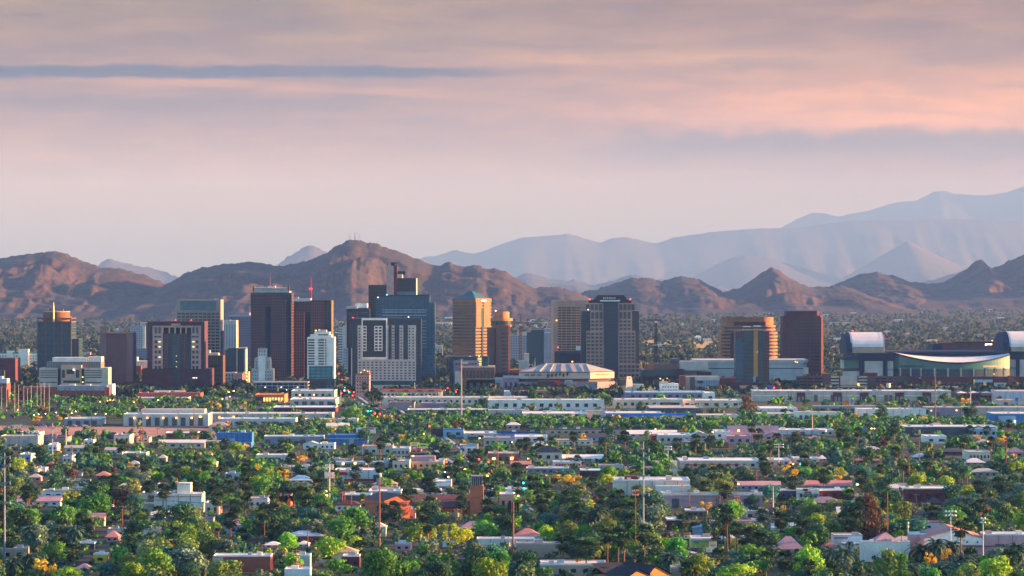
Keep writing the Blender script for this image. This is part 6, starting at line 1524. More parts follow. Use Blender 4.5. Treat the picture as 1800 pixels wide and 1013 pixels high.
def crown_mesh(seed, w_, h_, z0, nclump, nleaf, size, mat, form='round'):
    rs = np.random.default_rng(seed)
    c = []; r = []
    for i in range(nclump):
        t = (i + .5) / nclump
        if form == 'round':
            a = rs.uniform(0, 6.283); q = rs.uniform(.1, 1) ** .6; zz = rs.uniform(-.75, 1)
            k = math.sqrt(max(0.05, 1 - max(0, zz) ** 2)) * .72
            c.append((math.cos(a) * q * k * w_ / 2, math.sin(a) * q * k * w_ / 2, z0 + h_ * (.5 + zz * .36))); r.append(w_ * rs.uniform(.13, .24))
        elif form == 'cone':
            a = rs.uniform(0, 6.283); k = (1 - t) * .8 + .06
            c.append((math.cos(a) * k * w_ * .36, math.sin(a) * k * w_ * .36, z0 + h_ * (t * .93 + .03))); r.append(w_ * (.24 * (1 - t) + .07))
        elif form == 'column':
            a = rs.uniform(0, 6.283)
            c.append((math.cos(a) * w_ * .2, math.sin(a) * w_ * .2, z0 + h_ * (t * .86 + .07))); r.append(w_ * rs.uniform(.2, .32) * (1.1 - .5 * t))
        elif form == 'tiers':
            a = rs.uniform(0, 6.283); q = rs.uniform(.15, 1)
            tier = int(t * 4); zz = tier / 3.2
            c.append((math.cos(a) * q * w_ * .40 * (1 - .35 * zz), math.sin(a) * q * w_ * .40 * (1 - .35 * zz), z0 + h_ * (.12 + .8 * zz) + rs.uniform(-.05, .05) * h_)); r.append(w_ * rs.uniform(.11, .19))
        else:   # airy
            a = rs.uniform(0, 6.283); q = rs.uniform(.2, 1) ** .5
            c.append((math.cos(a) * q * w_ * .42, math.sin(a) * q * w_ * .42, z0 + h_ * rs.uniform(.2, .95))); r.append(w_ * rs.uniform(.09, .15))
    V, Fq = leaf_cloud(rs, c, r, nleaf, size)
    V[:, 2] = np.maximum(V[:, 2], .15)
    return npmesh('crown', V, Fq, [mat])


def trunk_mesh(h_, r, seed, mat=BARK):
    rs = random.Random(seed); mb = MB()
    p = Vector((0, 0, 0)); q = Vector((rs.uniform(-.25, .25), rs.uniform(-.25, .25), h_ * .45))
    mb.tube(p, q, r, r * .7, 7)
    for i in range(5):
        a = i * 1.256 + rs.uniform(-.4, .4); e = q + Vector((math.cos(a) * h_ * .28, math.sin(a) * h_ * .28, h_ * rs.uniform(.28, .45)))
        mb.tube(q, e, r * .5, r * .16, 5)
    return mb.mesh('trunk', mat)


# a kind: list of (crown mesh, trunk mesh); sizes in metres before scaling
TK = {}


def kind(name, leaf, form, w_, h_, z0, ncl, nl, sz, variants=3, squat=1.0):
    TK[name] = (w_, z0 + h_, [(crown_mesh(hash((form, v, ncl)) % 9999 + v * 13 + len(name), w_, h_, z0, ncl, nl, sz, LEAF[leaf], form), trunk_mesh(z0 + h_ * .6, .28, v + len(name))) for v in range(variants)])


for lf in ('bright', 'green', 'dark', 'olive', 'grey', 'rust', 'lime', 'blue'):
    kind('round_' + lf, lf, 'round', 10, 7.2, 1.3, 18, 1500, .78)
for lf in ('dark', 'green', 'rust', 'olive'):
    kind('tiers_' + lf, lf, 'tiers', 12, 11, 1.2, 30, 2100, .82, 3)
for lf in ('dark', 'blue'):
    kind('cone_' + lf, lf, 'cone', 8, 15, 1, 22, 1000, .9, 2)
kind('column_dark', 'dark', 'column', 7, 16, .6, 18, 1100, .9, 2)
for lf in ('yellow', 'lime', 'grey', 'olive'):
    kind('airy_' + lf, lf, 'airy', 8, 5.2, 1.6, 22, 620, .72)


def fan_palm_mesh(seed, R_=2.9):
    rs = random.Random(seed); mb = MB()
    for i in range(40):
        a = i * 2.399 + rs.uniform(-.2, .2); el_ = R(78) - R(150) * (i / 39) ** 1.1 + rs.uniform(-.12, .12)
        d = Vector((math.cos(a) * math.cos(el_), math.sin(a) * math.cos(el_), math.sin(el_)))
        L = R_ * rs.uniform(.42, .56); hub = d * L
        side = d.cross(Vector((0, 0, 1)));
        if side.length < .05: side = Vector((1, 0, 0))
        side.normalize(); up = side.cross(d).normalized()
        mb.quad(tuple(-side * .04), tuple(side * .04), tuple(hub + side * .05), tuple(hub - side * .05))
        fr = R_ * rs.uniform(.42, .55)
        for k in range(-4, 5):
            t = k * R(21); dd = (d * math.cos(t) + side * math.sin(t)); tip = hub + dd * fr + Vector((0, 0, -fr * .18 * (1 + abs(k) * .12)))
            wv = (side * math.cos(t) - d * math.sin(t)) * fr * .13
            mid = hub + dd * fr * .6
            mb.quad(tuple(hub), tuple(mid + wv), tuple(tip), tuple(mid - wv))
    return mb.mesh('crown', LEAF['palm'])


def skirt_mesh(seed, L=2.6):
    rs = random.Random(seed); mb = MB()
    for i in range(70):
        a = rs.uniform(0, 6.283); z = -rs.uniform(0, L * .55); r0 = .25; ln = rs.uniform(.9, 1.7); r1 = rs.uniform(.55, 1.15) * (1 - .3 * (-z / L))
        p = Vector((math.cos(a) * r0, math.sin(a) * r0, z)); q = Vector((math.cos(a) * r1, math.sin(a) * r1, z - ln)); t = Vector((-math.sin(a), math.cos(a), 0)) * .28
        m_ = p.lerp(q, .5) + Vector((math.cos(a), math.sin(a), 0)) * .22
        mb.quad(tuple(p), tuple(m_ + t), tuple(q), tuple(m_ - t))
    return mb.mesh('skirt', SKIRT)


def date_palm_mesh(seed, R_=4.2):
    rs = random.Random(seed); mb = MB()
    for i in range(44):
        a = i * 2.399; e0 = R(80) - R(110) * (i / 43); L = R_ * rs.uniform(.85, 1.1)
        p = Vector((0, 0, 0)); el_ = e0; n = 7
        ha = Vector((math.cos(a), math.sin(a), 0)); sd = Vector((-math.sin(a), math.cos(a), 0))
        for k in range(n):
            el_ -= R(13); d = ha * math.cos(el_) + Vector((0, 0, math.sin(el_))); q = p + d * L / n
            wd = .62 * math.sin(math.pi * (k + .9) / (n + .6)) + .08
            for sg in (-1, 1):
                up = d.cross(sd) * -.15
                mb.quad(tuple(p), tuple(p + sd * sg * wd + d * .3 + up), tuple(q + sd * sg * wd * .9 + d * .35 + up), tuple(q))
            p = q
    return mb.mesh('crown', LEAF['date'])


FANS = [fan_palm_mesh(s) for s in range(5)]
SKIRTS = [skirt_mesh(s) for s in range(3)]
DATES = [date_palm_mesh(s) for s in range(3)]
PTR = MB().tube((0, 0, 0), (.0, 0, .25), .42, .27, 8).tube((0, 0, .25), (.0, 0, 1), .27, .22, 8).mesh('trunk', PBARK)
DTR = MB().tube((0, 0, 0), (0, 0, .85), .36, .38, 9).tube((0, 0, .85), (0, 0, 1), .5, .62, 9).mesh('trunk', PBARK)



def foot_free(x, y, r):
    for a in FOOT:
        if a[0] - r < x < a[1] + r and a[2] - r < y < a[3] + r: return False
    for (xa, ya), (xb, yb) in zip(AVE, AVE[1:]):
        if yb - 5 <= y <= ya + 5:
            t = (y - ya) / (yb - ya); xr = xa + (xb - xa) * t
            if abs(x - xr) < 10 + r * .4: return False
    return True


COVER = {}


def view_ok(px, base, top, wpx, lim=.30):
    hit = []
    for i, (x0, x1, y0, y1, kb) in enumerate(KEEP):
        if base > kb - 1:
            ox = min(x1, px + wpx * .45) - max(x0, px - wpx * .45); oy = min(y1, base) - max(y0, top)
            if ox > 0 and oy > 0:
                f_ = ox * oy / ((x1 - x0) * (y1 - y0))
                hit.append((i, f_))
                if COVER.get(i, 0) + f_ > lim: return False
    for i, f_ in hit: COVER[i] = COVER.get(i, 0) + f_
    return True


TREE_WORDS = {
    'round_bright': ('broadleaf_tree', 'bright green bushy tree'), 'round_green': ('broadleaf_tree', 'green rounded tree'), 'round_dark': ('broadleaf_tree', 'dark green rounded tree'),
    'round_olive': ('broadleaf_tree', 'olive green rounded tree'), 'round_grey': ('broadleaf_tree', 'grey green rounded tree'), 'round_rust': ('broadleaf_tree', 'rusty brown leafed tree'), 'round_lime': ('broadleaf_tree', 'lime green rounded tree'),
    'round_blue': ('broadleaf_tree', 'bluish green rounded tree'), 'tiers_dark': ('evergreen_tree', 'big dark tiered evergreen'), 'tiers_green': ('evergreen_tree', 'tall green tiered tree'), 'tiers_rust': ('evergreen_tree', 'tall rusty brown tiered tree'),
    'tiers_olive': ('evergreen_tree', 'tall olive tiered tree'), 'cone_dark': ('conifer', 'dark pointed conifer'), 'cone_blue': ('conifer', 'bluish pointed conifer'), 'column_dark': ('column_tree', 'dark column shaped tree'),
    'airy_yellow': ('flowering_tree', 'bright yellow flowering tree'), 'airy_lime': ('flowering_tree', 'airy lime green tree'), 'airy_grey': ('thin_tree', 'thin grey green tree'), 'airy_olive': ('thin_tree', 'thin olive tree'),
}
NTREE = 0


def tree(kd, px, base, wpx=None, hpx=None, rs=random):
    global NTREE
    w0, h0, var = TK[kd]; Y = GY(base); k = S(Y)
    sw = (wpx * k / w0) if wpx else rs.uniform(.75, 1.2); sh = (hpx * k / h0) if hpx else sw * rs.uniform(.85, 1.15)
    nm, wd = TREE_WORDS[kd]
    o = bpy.data.objects.new(nm, None); COL.objects.link(o)
    o.location = (PX(px, Y), Y, 0); o.rotation_euler = (0, 0, rs.uniform(0, 6.28)); o.scale = (sw, sw, sh); o.empty_display_size = 2
    cm, tm = var[NTREE % len(var)]; NTREE += 1
    link('trunk', tm, o); link('crown', cm, o)
    tag(o, None, 'tree', None)
    AUTO.append((o, wd, px, base - h0 * sh / k * .5, base))
    return o


def palm(px, top, base, date=False, rs=random, wpx=None):
    Y = GY(base); k = S(Y); hh = max(4.0, PZ(top, Y))
    o = bpy.data.objects.new('date_palm' if date else 'fan_palm', None); COL.objects.link(o)
    o.location = (PX(px, Y), Y, 0); o.rotation_euler = (R(rs.uniform(-2, 2)), R(rs.uniform(-2, 2)), rs.uniform(0, 6.28)); o.empty_display_size = 2
    s_ = (wpx * k / (8.0 if date else 5.6)) if wpx else rs.uniform(1.2, 1.6)
    cz = max(2.0, hh - (2.6 if date else 2.2) * s_)
    t = link('trunk', DTR if date else PTR, o); t.scale = (1, 1, cz)
    c = link('crown', rs.choice(DATES if date else FANS), o, (0, 0, cz)); c.scale = (s_, s_, s_)
    if not date:
        q = link('skirt', rs.choice(SKIRTS), o, (0, 0, cz - .1)); qs = s_ * rs.uniform(.7, 1.25); q.scale = (s_ * .95, s_ * .95, qs)
    tag(o, None, 'palm tree', None)
    tall = 'tall' if base - top > 44 else ('short' if base - top < 28 else 'slender')
    AUTO.append((o, (tall + ' ' if not date else '') + ('bushy date palm' if date else 'fan palm'), px, top + 6, base))
    return o


# small houses filling the blocks
rh = random.Random(21)
HW = ['offwhite', 'cream', 'tan', 'pink', 'white', 'lightgrey', 'sand', 'brick', 'beige', 'paleblue']
HR = ['white', 'white', 'white', 'offwhite', 'lightgrey', 'lightgrey', 'salmon', 'pink', 'mauvegrey', 'tan']
CW = {'offwhite': 'cream', 'lightgrey': 'pale grey', 'paleblue': 'pale blue', 'mauvegrey': 'mauve', 'cream': 'cream', 'salmon': 'salmon'}
cnt = 0; tries = 0
while cnt < 62 and tries < 8000:
    tries += 1
    base = 752 + 238 * rh.random() ** 1.05; px = rh.uniform(4, 1796); Y = GY(base); k = S(Y); wm = rh.choice((10, 12, 14, 16, 22, 30)); wpx = wm / k; hpx = rh.uniform(3.2, 4.2) / k; rpx = max(2.0, rh.uniform(1.6, 2.6) / k)
    if base < 768 and px < 380: continue
    x = PX(px, Y)
    if not all(foot_free(x + q, Y + r, 3) for q in (-wm / 2, 0, wm / 2) for r in (0, 8)): continue
    if not view_ok(px, base, base - hpx - rpx, wpx, .12): continue
    kd = rh.choice(('flat', 'flat', 'gable', 'hip', 'hip')) if wm < 20 else 'flat'
    wl_, rf_ = rh.choice(HW), rh.choice(HR)
    b = low(kd, px - wpx / 2, px + wpx / 2, base - hpx - (0 if kd == 'flat' else rpx), base, rpx if kd != 'flat' else 2.5, wl_, rf_, None, 'house', 2 if wm < 20 else 4, cat='house', keep=False, d=wm * .7 if kd != 'flat' else None)
    AUTO.append((b.o, '%s %s house with %s roof' % ({'flat': 'flat', 'gable': 'gabled', 'hip': 'hip'}[kd], CW.get(wl_, wl_), CW.get(rf_, rf_)), px, base - hpx, base)); cnt += 1


# hand placed trees: kind, centre px, top row, ground row, width px
for kd, x, t, b_, w_ in (
    ('tiers_dark', 157, 846, 908, 84), ('tiers_dark', 128, 884, 918, 56), ('round_dark', 234, 828, 857, 40), ('round_rust', 212, 860, 902, 46), ('tiers_dark', 312, 888, 962, 92), ('tiers_dark', 238, 918, 988, 98), ('round_grey', 318, 962, 1018, 96), ('round_olive', 398, 985, 1030, 84),
    ('round_rust', 8, 858, 917, 60), ('round_dark', 300, 820, 848, 34), ('round_dark', 690, 831, 862, 54), ('tiers_dark', 1556, 840, 892, 70), ('column_dark', 1260, 886, 968, 30), ('column_dark', 1244, 894, 962, 26), ('cone_dark', 1781, 834, 900, 36), ('tiers_dark', 1768, 885, 952, 60), ('tiers_dark', 1735, 905, 955, 44), ('round_dark', 1432, 918, 968, 54),
    ('round_dark', 842, 966, 1022, 78), ('round_dark', 928, 968, 1022, 56), ('tiers_green', 772, 974, 1022, 82), ('tiers_rust', 1536, 872, 955, 62), ('round_olive', 1588, 882, 930, 48), ('round_rust', 1722, 886, 925, 50), ('round_dark', 1690, 884, 925, 56), ('tiers_dark', 1000, 868, 912, 56), ('tiers_dark', 1020, 880, 925, 40),
    ('round_bright', 505, 938, 978, 46), ('round_bright', 582, 943, 990, 62), ('round_bright', 622, 943, 975, 38), ('round_bright', 512, 973, 1008, 38), ('round_bright', 374, 916, 935, 34), ('round_bright', 250, 903, 934, 34), ('round_bright', 122, 998, 1030, 62), ('round_bright', 235, 988, 1028, 54), ('round_bright', 1298, 994, 1035, 80), ('round_bright', 1420, 962, 1022, 56), ('round_bright', 1580, 932, 958, 36),
    ('round_bright', 1228, 978, 1025, 62), ('round_bright', 1662, 838, 868, 42), ('round_bright', 1613, 833, 868, 46), ('round_bright', 958, 925, 962, 36), ('round_lime', 738, 922, 962, 58), ('round_lime', 815, 928, 966, 50), ('airy_lime', 790, 922, 968, 40), ('round_green', 850, 915, 952, 60), ('airy_yellow', 78, 983, 1024, 46), ('airy_yellow', 531, 802, 820, 22), ('airy_yellow', 497, 826, 845, 22), ('airy_yellow', 452, 815, 829, 12),
    ('airy_yellow', 996, 835, 860, 50), ('airy_yellow', 1240, 882, 902, 26), ('airy_yellow', 1635, 972, 1002, 26), ('airy_yellow', 1662, 966, 992, 22), ('airy_lime', 1480, 822, 848, 30), ('airy_yellow', 1603, 820, 836, 20), ('airy_yellow', 1394, 826, 853, 18), ('airy_yellow', 474, 871, 888, 14), ('airy_yellow', 1118, 826, 842, 26), ('airy_yellow', 1382, 818, 834, 18), ('airy_yellow', 1474, 836, 858, 18), ('airy_yellow', 1025, 762, 776, 12), ('airy_yellow', 778, 923, 942, 18),
    ('airy_yellow', 503, 758, 772, 12), ('airy_yellow', 779, 744, 756, 12), ('airy_yellow', 1622, 733, 748, 16), ('airy_yellow', 1697, 700, 714, 18), ('airy_yellow', 1760, 766, 782, 20), ('airy_yellow', 1718, 765, 778, 16), ('airy_yellow', 230, 813, 826, 16), ('airy_yellow', 430, 708, 720, 11), ('airy_yellow', 402, 741, 754, 9), ('airy_yellow', 66, 732, 744, 20), ('airy_yellow', 104, 730, 742, 14), ('airy_yellow', 135, 731, 741, 14),
    ('round_green', 618, 715, 745, 42), ('round_dark', 640, 755, 783, 32), ('round_dark', 500, 770, 796, 40), ('round_bright', 412, 778, 800, 36), ('round_dark', 850, 700, 722, 22), ('tiers_rust', 1314, 698, 732, 40), ('round_dark', 936, 684, 714, 22), ('round_dark', 1065, 697, 720, 26), ('round_dark', 1128, 705, 727, 20), ('tiers_dark', 1551, 712, 742, 32), ('round_dark', 1706, 714, 744, 34), ('round_dark', 1622, 696, 714, 30), ('round_dark', 1660, 694, 714, 30), ('round_dark', 1480, 752, 785, 30), ('round_dark', 1696, 763, 790, 32),
    ('round_green', 872, 778, 800, 40), ('round_dark', 1065, 768, 795, 30), ('round_rust', 1400, 758, 782, 24), ('round_dark', 1410, 782, 808, 44), ('round_green', 1255, 742, 762, 50), ('tiers_dark', 1150, 776, 812, 48), ('round_dark', 1225, 774, 806, 34), ('round_dark', 1520, 786, 824, 40), ('round_rust', 160, 820, 836, 10), ('round_rust', 126, 824, 850, 26), ('round_lime', 30, 805, 842, 34), ('round_blue', 262, 800, 838, 46), ('round_dark', 155, 782, 804, 24), ('round_dark', 70, 784, 812, 34),
    ('round_grey', 1740, 838, 870, 50), ('round_olive', 1465, 915, 950, 44), ('round_grey', 1120, 852, 876, 30), ('round_grey', 1145, 862, 888, 24), ('round_green', 1080, 858, 880, 24), ('round_grey', 925, 895, 920, 30), ('round_blue', 770, 900, 930, 50), ('round_grey', 800, 900, 925, 30), ('round_green', 640, 868, 890, 20), ('tiers_olive', 1560, 965, 1035, 60), ('tiers_green', 1580, 975, 1035, 50), ('round_grey', 1095, 970, 1000, 46),
):
    tree(kd, x, b_, w_, b_ - t)
    view_ok(x, b_, t, w_, 9)
    if kd.startswith('airy_') or kd == 'round_bright': KEEP.append((x - w_ / 2, x + w_ / 2, t, b_ - (b_ - t) * .35, b_))

FP = [(47, 853, 900), (52, 852, 901), (57, 855, 899), (200, 857, 890), (286, 850, 902), (297, 855, 901), (326, 849, 891), (345, 845, 883), (350, 849, 884), (108, 912, 977), (15, 935, 982), (127, 955, 1003), (380, 864, 917), (388, 850, 912), (435, 854, 900), (432, 872, 912),
      (415, 877, 934), (482, 857, 900), (498, 857, 896), (517, 859, 896), (530, 854, 902), (541, 870, 922), (478, 884, 922), (567, 883, 917), (452, 915, 957), (484, 921, 957), (425, 928, 952), (632, 950, 983), (675, 885, 930), (715, 861, 912), (725, 860, 884), (751, 839, 882), (757, 838, 882), (765, 857, 892),
      (811, 854, 890), (811, 871, 917), (846, 848, 884), (861, 852, 892), (911, 848, 882), (938, 836, 892), (945, 848, 897), (960, 851, 892), (950, 869, 907), (955, 876, 917), (1008, 874, 942), (1058, 857, 892), (1068, 929, 1003), (990, 944, 988), (1003, 941, 992), (1015, 948, 1008), (1030, 949, 1010), (1078, 869, 912),
      (1090, 861, 887), (1092, 884, 947), (1110, 882, 952), (1120, 867, 930), (1200, 904, 952), (1222, 917, 947), (1275, 851, 893), (1279, 892, 974), (1295, 917, 979), (1273, 915, 967), (1325, 889, 912), (1340, 894, 942), (1322, 926, 990), (1335, 934, 998), (1310, 930, 985), (1355, 950, 1004), (1393, 837, 877), (1375, 874, 892),
      (1390, 909, 932), (1132, 923, 1004), (1150, 949, 1010), (1210, 988, 1025), (1265, 964, 988), (1346, 968, 1018), (1380, 968, 1014), (1408, 978, 1020), (1422, 984, 1024), (1494, 860, 888), (1538, 893, 952), (1484, 900, 942), (1496, 912, 948), (1590, 891, 928), (1719, 845, 874), (1727, 846, 876), (1755, 839, 880), (1605, 948, 978),
      (1706, 967, 988), (1774, 965, 1020), (1462, 988, 1022), (1520, 930, 952), (1642, 889, 915), (1705, 748, 772), (1720, 749, 768), (1735, 749, 772), (1773, 738, 762), (1630, 758, 776), (780, 790, 812), (785, 785, 806), (766, 795, 812), (828, 792, 816), (840, 790, 818), (1245, 770, 800), (1250, 765, 792), (914, 772, 796), (925, 770, 795), (1347, 812, 842), (1548, 816, 842),
      (1208, 822, 850), (1600, 818, 835), (482, 783, 802), (495, 790, 806), (625, 820, 848), (692, 806, 826), (667, 812, 850), (390, 812, 830), (1040, 838, 862), (1015, 800, 820), (1078, 806, 826), (570, 772, 788), (912, 702, 718), (901, 708, 719), (648, 688, 712), (655, 682, 712), (662, 686, 716), (668, 690, 718), (641, 672, 704), (1790, 690, 704), (1775, 690, 702)]
DP = [(310, 871, 900), (54, 919, 990), (130, 919, 990), (50, 966, 1022), (20, 976, 1024), (634, 924, 955), (760, 882, 930), (1045, 884, 945), (1048, 990, 1026), (1152, 871, 915), (1178, 964, 1010), (1700, 868, 905), (1645, 942, 995), (1670, 944, 990), (1742, 944, 976), (1788, 948, 995), (1482, 956, 1004), (1602, 984, 1024), (1655, 984, 1022), (1575, 864, 890), (1460, 958, 1000), (1690, 968, 1006), (1620, 950, 990), (560, 920, 955)]
pr_ = random.Random(5)
for x, t, b_ in FP:
    palm(x, t, b_, False, pr_); KEEP.append((x - 9, x + 9, t, t + 20, b_))
for x, t, b_ in DP:
    palm(x, t, b_, True, pr_); KEEP.append((x - 13, x + 13, t, t + 22, b_))

# the residential quarter between the buildings
rt = random.Random(11)
kinds = ['round_green'] * 7 + ['round_bright'] * 4 + ['round_olive'] * 5 + ['round_grey'] * 5 + ['round_dark'] * 5 + ['round_blue'] * 4 +  ['airy_grey'] * 2 + ['airy_olive'] * 2 + ['airy_lime'] * 1 + ['tiers_dark'] * 1 + ['cone_dark'] * 1
cnt = 0; tries = 0
while cnt < 300 and tries < 9000:
    tries += 1
    base = 1046 - (1046 - 842) * rt.random() ** .8; px = rt.uniform(-30, 1830); Y = GY(base); k = S(Y)
    kd = rt.choice(kinds); w0, h0, _ = TK[kd]
    sw = rt.uniform(.65, 1.2) * (1.45 if base > 900 else 1.1); wpx = w0 * sw / k; hpx = h0 * sw * rt.uniform(.85, 1.1) / k
    if not foot_free(PX(px, Y), Y, w0 * sw * .3): continue
    if not view_ok(px, base, base - hpx, wpx): continue
    tree(kd, px, base, wpx, hpx, rt); cnt += 1
cnt = 0; tries = 0
while cnt < 95 and tries < 4000:
    tries += 1
    base = rt.uniform(780, 1010); px = rt.uniform(0, 1800); Y = GY(base); k = S(Y); hh = rt.uniform(10, 17)
    if not foot_free(PX(px, Y), Y, 1): continue
    if not view_ok(px, base, base - hh / k, 14): continue
    palm(px, base - hh / k, base, False, rt); cnt += 1


# merged masses that nobody could count: farther trees, shrubs, the wooded plain beyond downtown
def mass(name, label, items, mats, leaves, size):
    """items: x, y, width, height, z0, material index"""
    it = np.array(items, float); n = len(it); rs = np.random.default_rng(len(name))
    NC = 7
    idx = np.repeat(np.arange(n), leaves)
    cc = rs.normal(size=(n, NC, 3)); cc /= np.linalg.norm(cc, axis=2)[:, :, None]; cc *= rs.uniform(.2, .62, (n, NC, 1))
    ci = rs.integers(0, NC, len(idx))
    d = rs.normal(size=(len(idx), 3)); d[:, 2] += .2; d /= np.linalg.norm(d, axis=1)[:, None]
    u = cc[idx, ci] + d * rs.uniform(.28, .44, (len(idx), 1))
    W_ = it[idx, 2:3]; Hh = it[idx, 3:4]
    p = np.concatenate([it[idx, 0:1] + u[:, 0:1] * W_ * .5, it[idx, 1:2] + u[:, 1:2] * W_ * .5, it[idx, 4:5] + Hh * (.5 + u[:, 2:3] * .5)], 1)
    p[:, 2] = np.maximum(p[:, 2], .2)
    nm = d + rs.normal(size=d.shape) * .4; nm /= np.linalg.norm(nm, axis=1)[:, None]
    a = np.cross(nm, rs.normal(size=d.shape)); a /= np.linalg.norm(a, axis=1)[:, None]; b_ = np.cross(nm, a)
    s = W_ * size * rs.uniform(.6, 1.35, (len(idx), 1))
    V = np.stack([p - a * s * .5, p - b_ * s * .36, p + a * s * .5 - nm * s * .1, p + b_ * s * .36], 1).reshape(-1, 3)
    o = link(name, npmesh(name, V, np.arange(len(V)).reshape(-1, 4), mats, it[idx, 5].astype(int)))
    return tag(o, label, 'trees', None, 'stuff')


MM = [leafmat('mass_' + k_, c_, .22, 0.0) for k_, c_ in (('dark', (0.020, 0.084, 0.046)), ('green', (0.058, 0.205, 0.039)), ('olive', (0.093, 0.162, 0.055)), ('grey', (0.084, 0.156, 0.113)), ('blue', (0.028, 0.131, 0.094)), ('bright', (0.101, 0.299, 0.030)), ('rust', (.09, .06, .04)), ('yellow', (.45, .35, .03)))]
MW = [7, 7, 5, 4, 5, 2.2, .8, .3]
items = []
for i in range(4400):
    base = 690 + 165 * rt.random() ** .85; px = rt.uniform(-260, 2060); Y = GY(base); k = S(Y)
    w_ = rt.uniform(6.5, 13); h_ = w_ * rt.uniform(.55, .85)
    if 741 < base < 770 and px < 380 and rt.random() < .985: continue
    x = PX(px, Y)
    if not foot_free(x, Y, w_ * .35): continue
    if not view_ok(px, base, base - h_ / k, w_ / k, .36): continue
    items.append((x, Y, w_, h_, .3, rt.choices(range(8), MW)[0]))
for x0, x1, r0, r1, n_ in ((870, 1300, 738, 756, 420), (1300, 1640, 740, 757, 260), (640, 880, 730, 760, 200), (40, 430, 702, 728, 200), (420, 660, 740, 766, 130), (1640, 1800, 742, 756, 60)):
    for i in range(n_):        # the dense belt along the railway and below the brick yard
        base = rt.uniform(r0, r1); px = rt.uniform(x0, x1); Y = GY(base); w_ = rt.uniform(6, 11); x = PX(px, Y)
        if not foot_free(x, Y, 1): continue
        items.append((x, Y, w_, w_ * rt.uniform(.55, .8), .2, rt.choices(range(8), [4, 6, 4, 2, 5, 4, .6, .4])[0]))
mass('tree_belt', 'mixed green trees of the middle distance filling the streets below downtown', items, MM, 60, .24)
items = []
for i in range(1450):
    base = 815 + 225 * rt.random() ** 1.1; px = rt.uniform(-260, 2060); Y = GY(base); k = S(Y); w_ = rt.uniform(6, 12.5); h_ = w_ * rt.uniform(.55, .9); x = PX(px, Y)
    if not foot_free(x, Y, w_ * .3) or not view_ok(px, base, base - h_ / k, w_ / k, .34): continue
    items.append((x, Y, w_, h_, .3, rt.choices(range(8), [6, 7, 5, 4, 5, 3.5, .6, .25])[0]))
mass('garden_trees', 'crowded smaller trees filling the gardens between the single trees', items, MM, 190, .135)
items = []
for i in range(6200):
    base = 780 + 275 * rt.random(); px = rt.uniform(-260, 2060); Y = GY(base); w_ = rt.uniform(2.0, 5.0); x = PX(px, Y)
    if not foot_free(x, Y, w_ * .3): continue
    items.append((x, Y, w_, w_ * rt.uniform(.6, .9), 0, rt.choices(range(8), [4, 6, 5, 5, 3, 3, 1, .5])[0]))
mass('shrubbery', 'low green shrubs and hedges between the houses', items, MM, 44, .27)
items = []
for i in range(16500):
    base = 540.5 + 158 * rt.random() ** 1.25; px = rt.uniform(-260, 2060); Y = GY(base); w_ = rt.uniform(9, 17); x = PX(px, Y)
    items.append((x, Y, w_, w_ * rt.uniform(.5, .8), 0, rt.choices(range(8), [8, 4, 4, 5, 7, .3, 1.2, 0.05])[0]))
FM = [leafmat('far_' + k_, c_, .2, 0.0) for k_, c_ in (('dark', (.014, .045, .030)), ('green', (.028, .075, .038)), ('olive', (.05, .075, .040)), ('grey', (.055, .075, .060)), ('blue', (.020, .062, .055)), ('bright', (.05, .10, .03)), ('rust', (.06, .05, .04)), ('yellow', (.2, .16, .03)))]
mass('far_woodland', 'tree covered plain between downtown and the mountains', items, FM, 14, .46)
# ------------------------------------------------------------------ poles, wires, lamps, cars, far houses
WOOD = plain('pole_wood', (.22, .085, .045), .9, .3, .4)
STEEL = plain('pole_steel', (.17, .21, .27), .5, .2, .3, .5)
rp_ = random.Random(3)


def utility_pole(px, top, base, arms=1, mat=None, label=None, land=None, box=False):
    Y = GY(base); k = S(Y); hh = PZ(top, Y)
    o = bpy.data.objects.new('utility_pole', None); COL.objects.link(o); o.location = (PX(px, Y), Y, 0); o.rotation_euler = (0, 0, rp_.uniform(-.5, .5)); o.empty_display_size = 2
    MB().tube((0, 0, 0), (rp_.uniform(-.15, .15), 0, hh), .26, .17, 8).build('pole', mat or WOOD, o)
    for i in range(arms):
        z = hh - .7 - i * 1.5
        MB().box(-1.5, 1.5, -.12, .12, z - .12, z + .12).build('crossarm', mat or WOOD, o)
        for x in (-1.35, -.6, .6, 1.35): MB().tube((x, 0, z + .12), (x, 0, z + .45), .1, .07, 6).build('insulator', P('lightgrey'), o)
    if box: MB().tube((.45, 0, hh - 3.6), (.45, 0, hh - 2.2), .38, .38, 8).build('transformer', P('lightgrey'), o)
    tag(o, label, 'utility pole')
    if not label: AUTO.append((o, 'bare wooden pole' if not arms and not box else 'wooden pole with ' + ('transformer' if box else 'crossarms'), px, top + 4, base))
    if land: LAND.append((land, px, base))
    return o


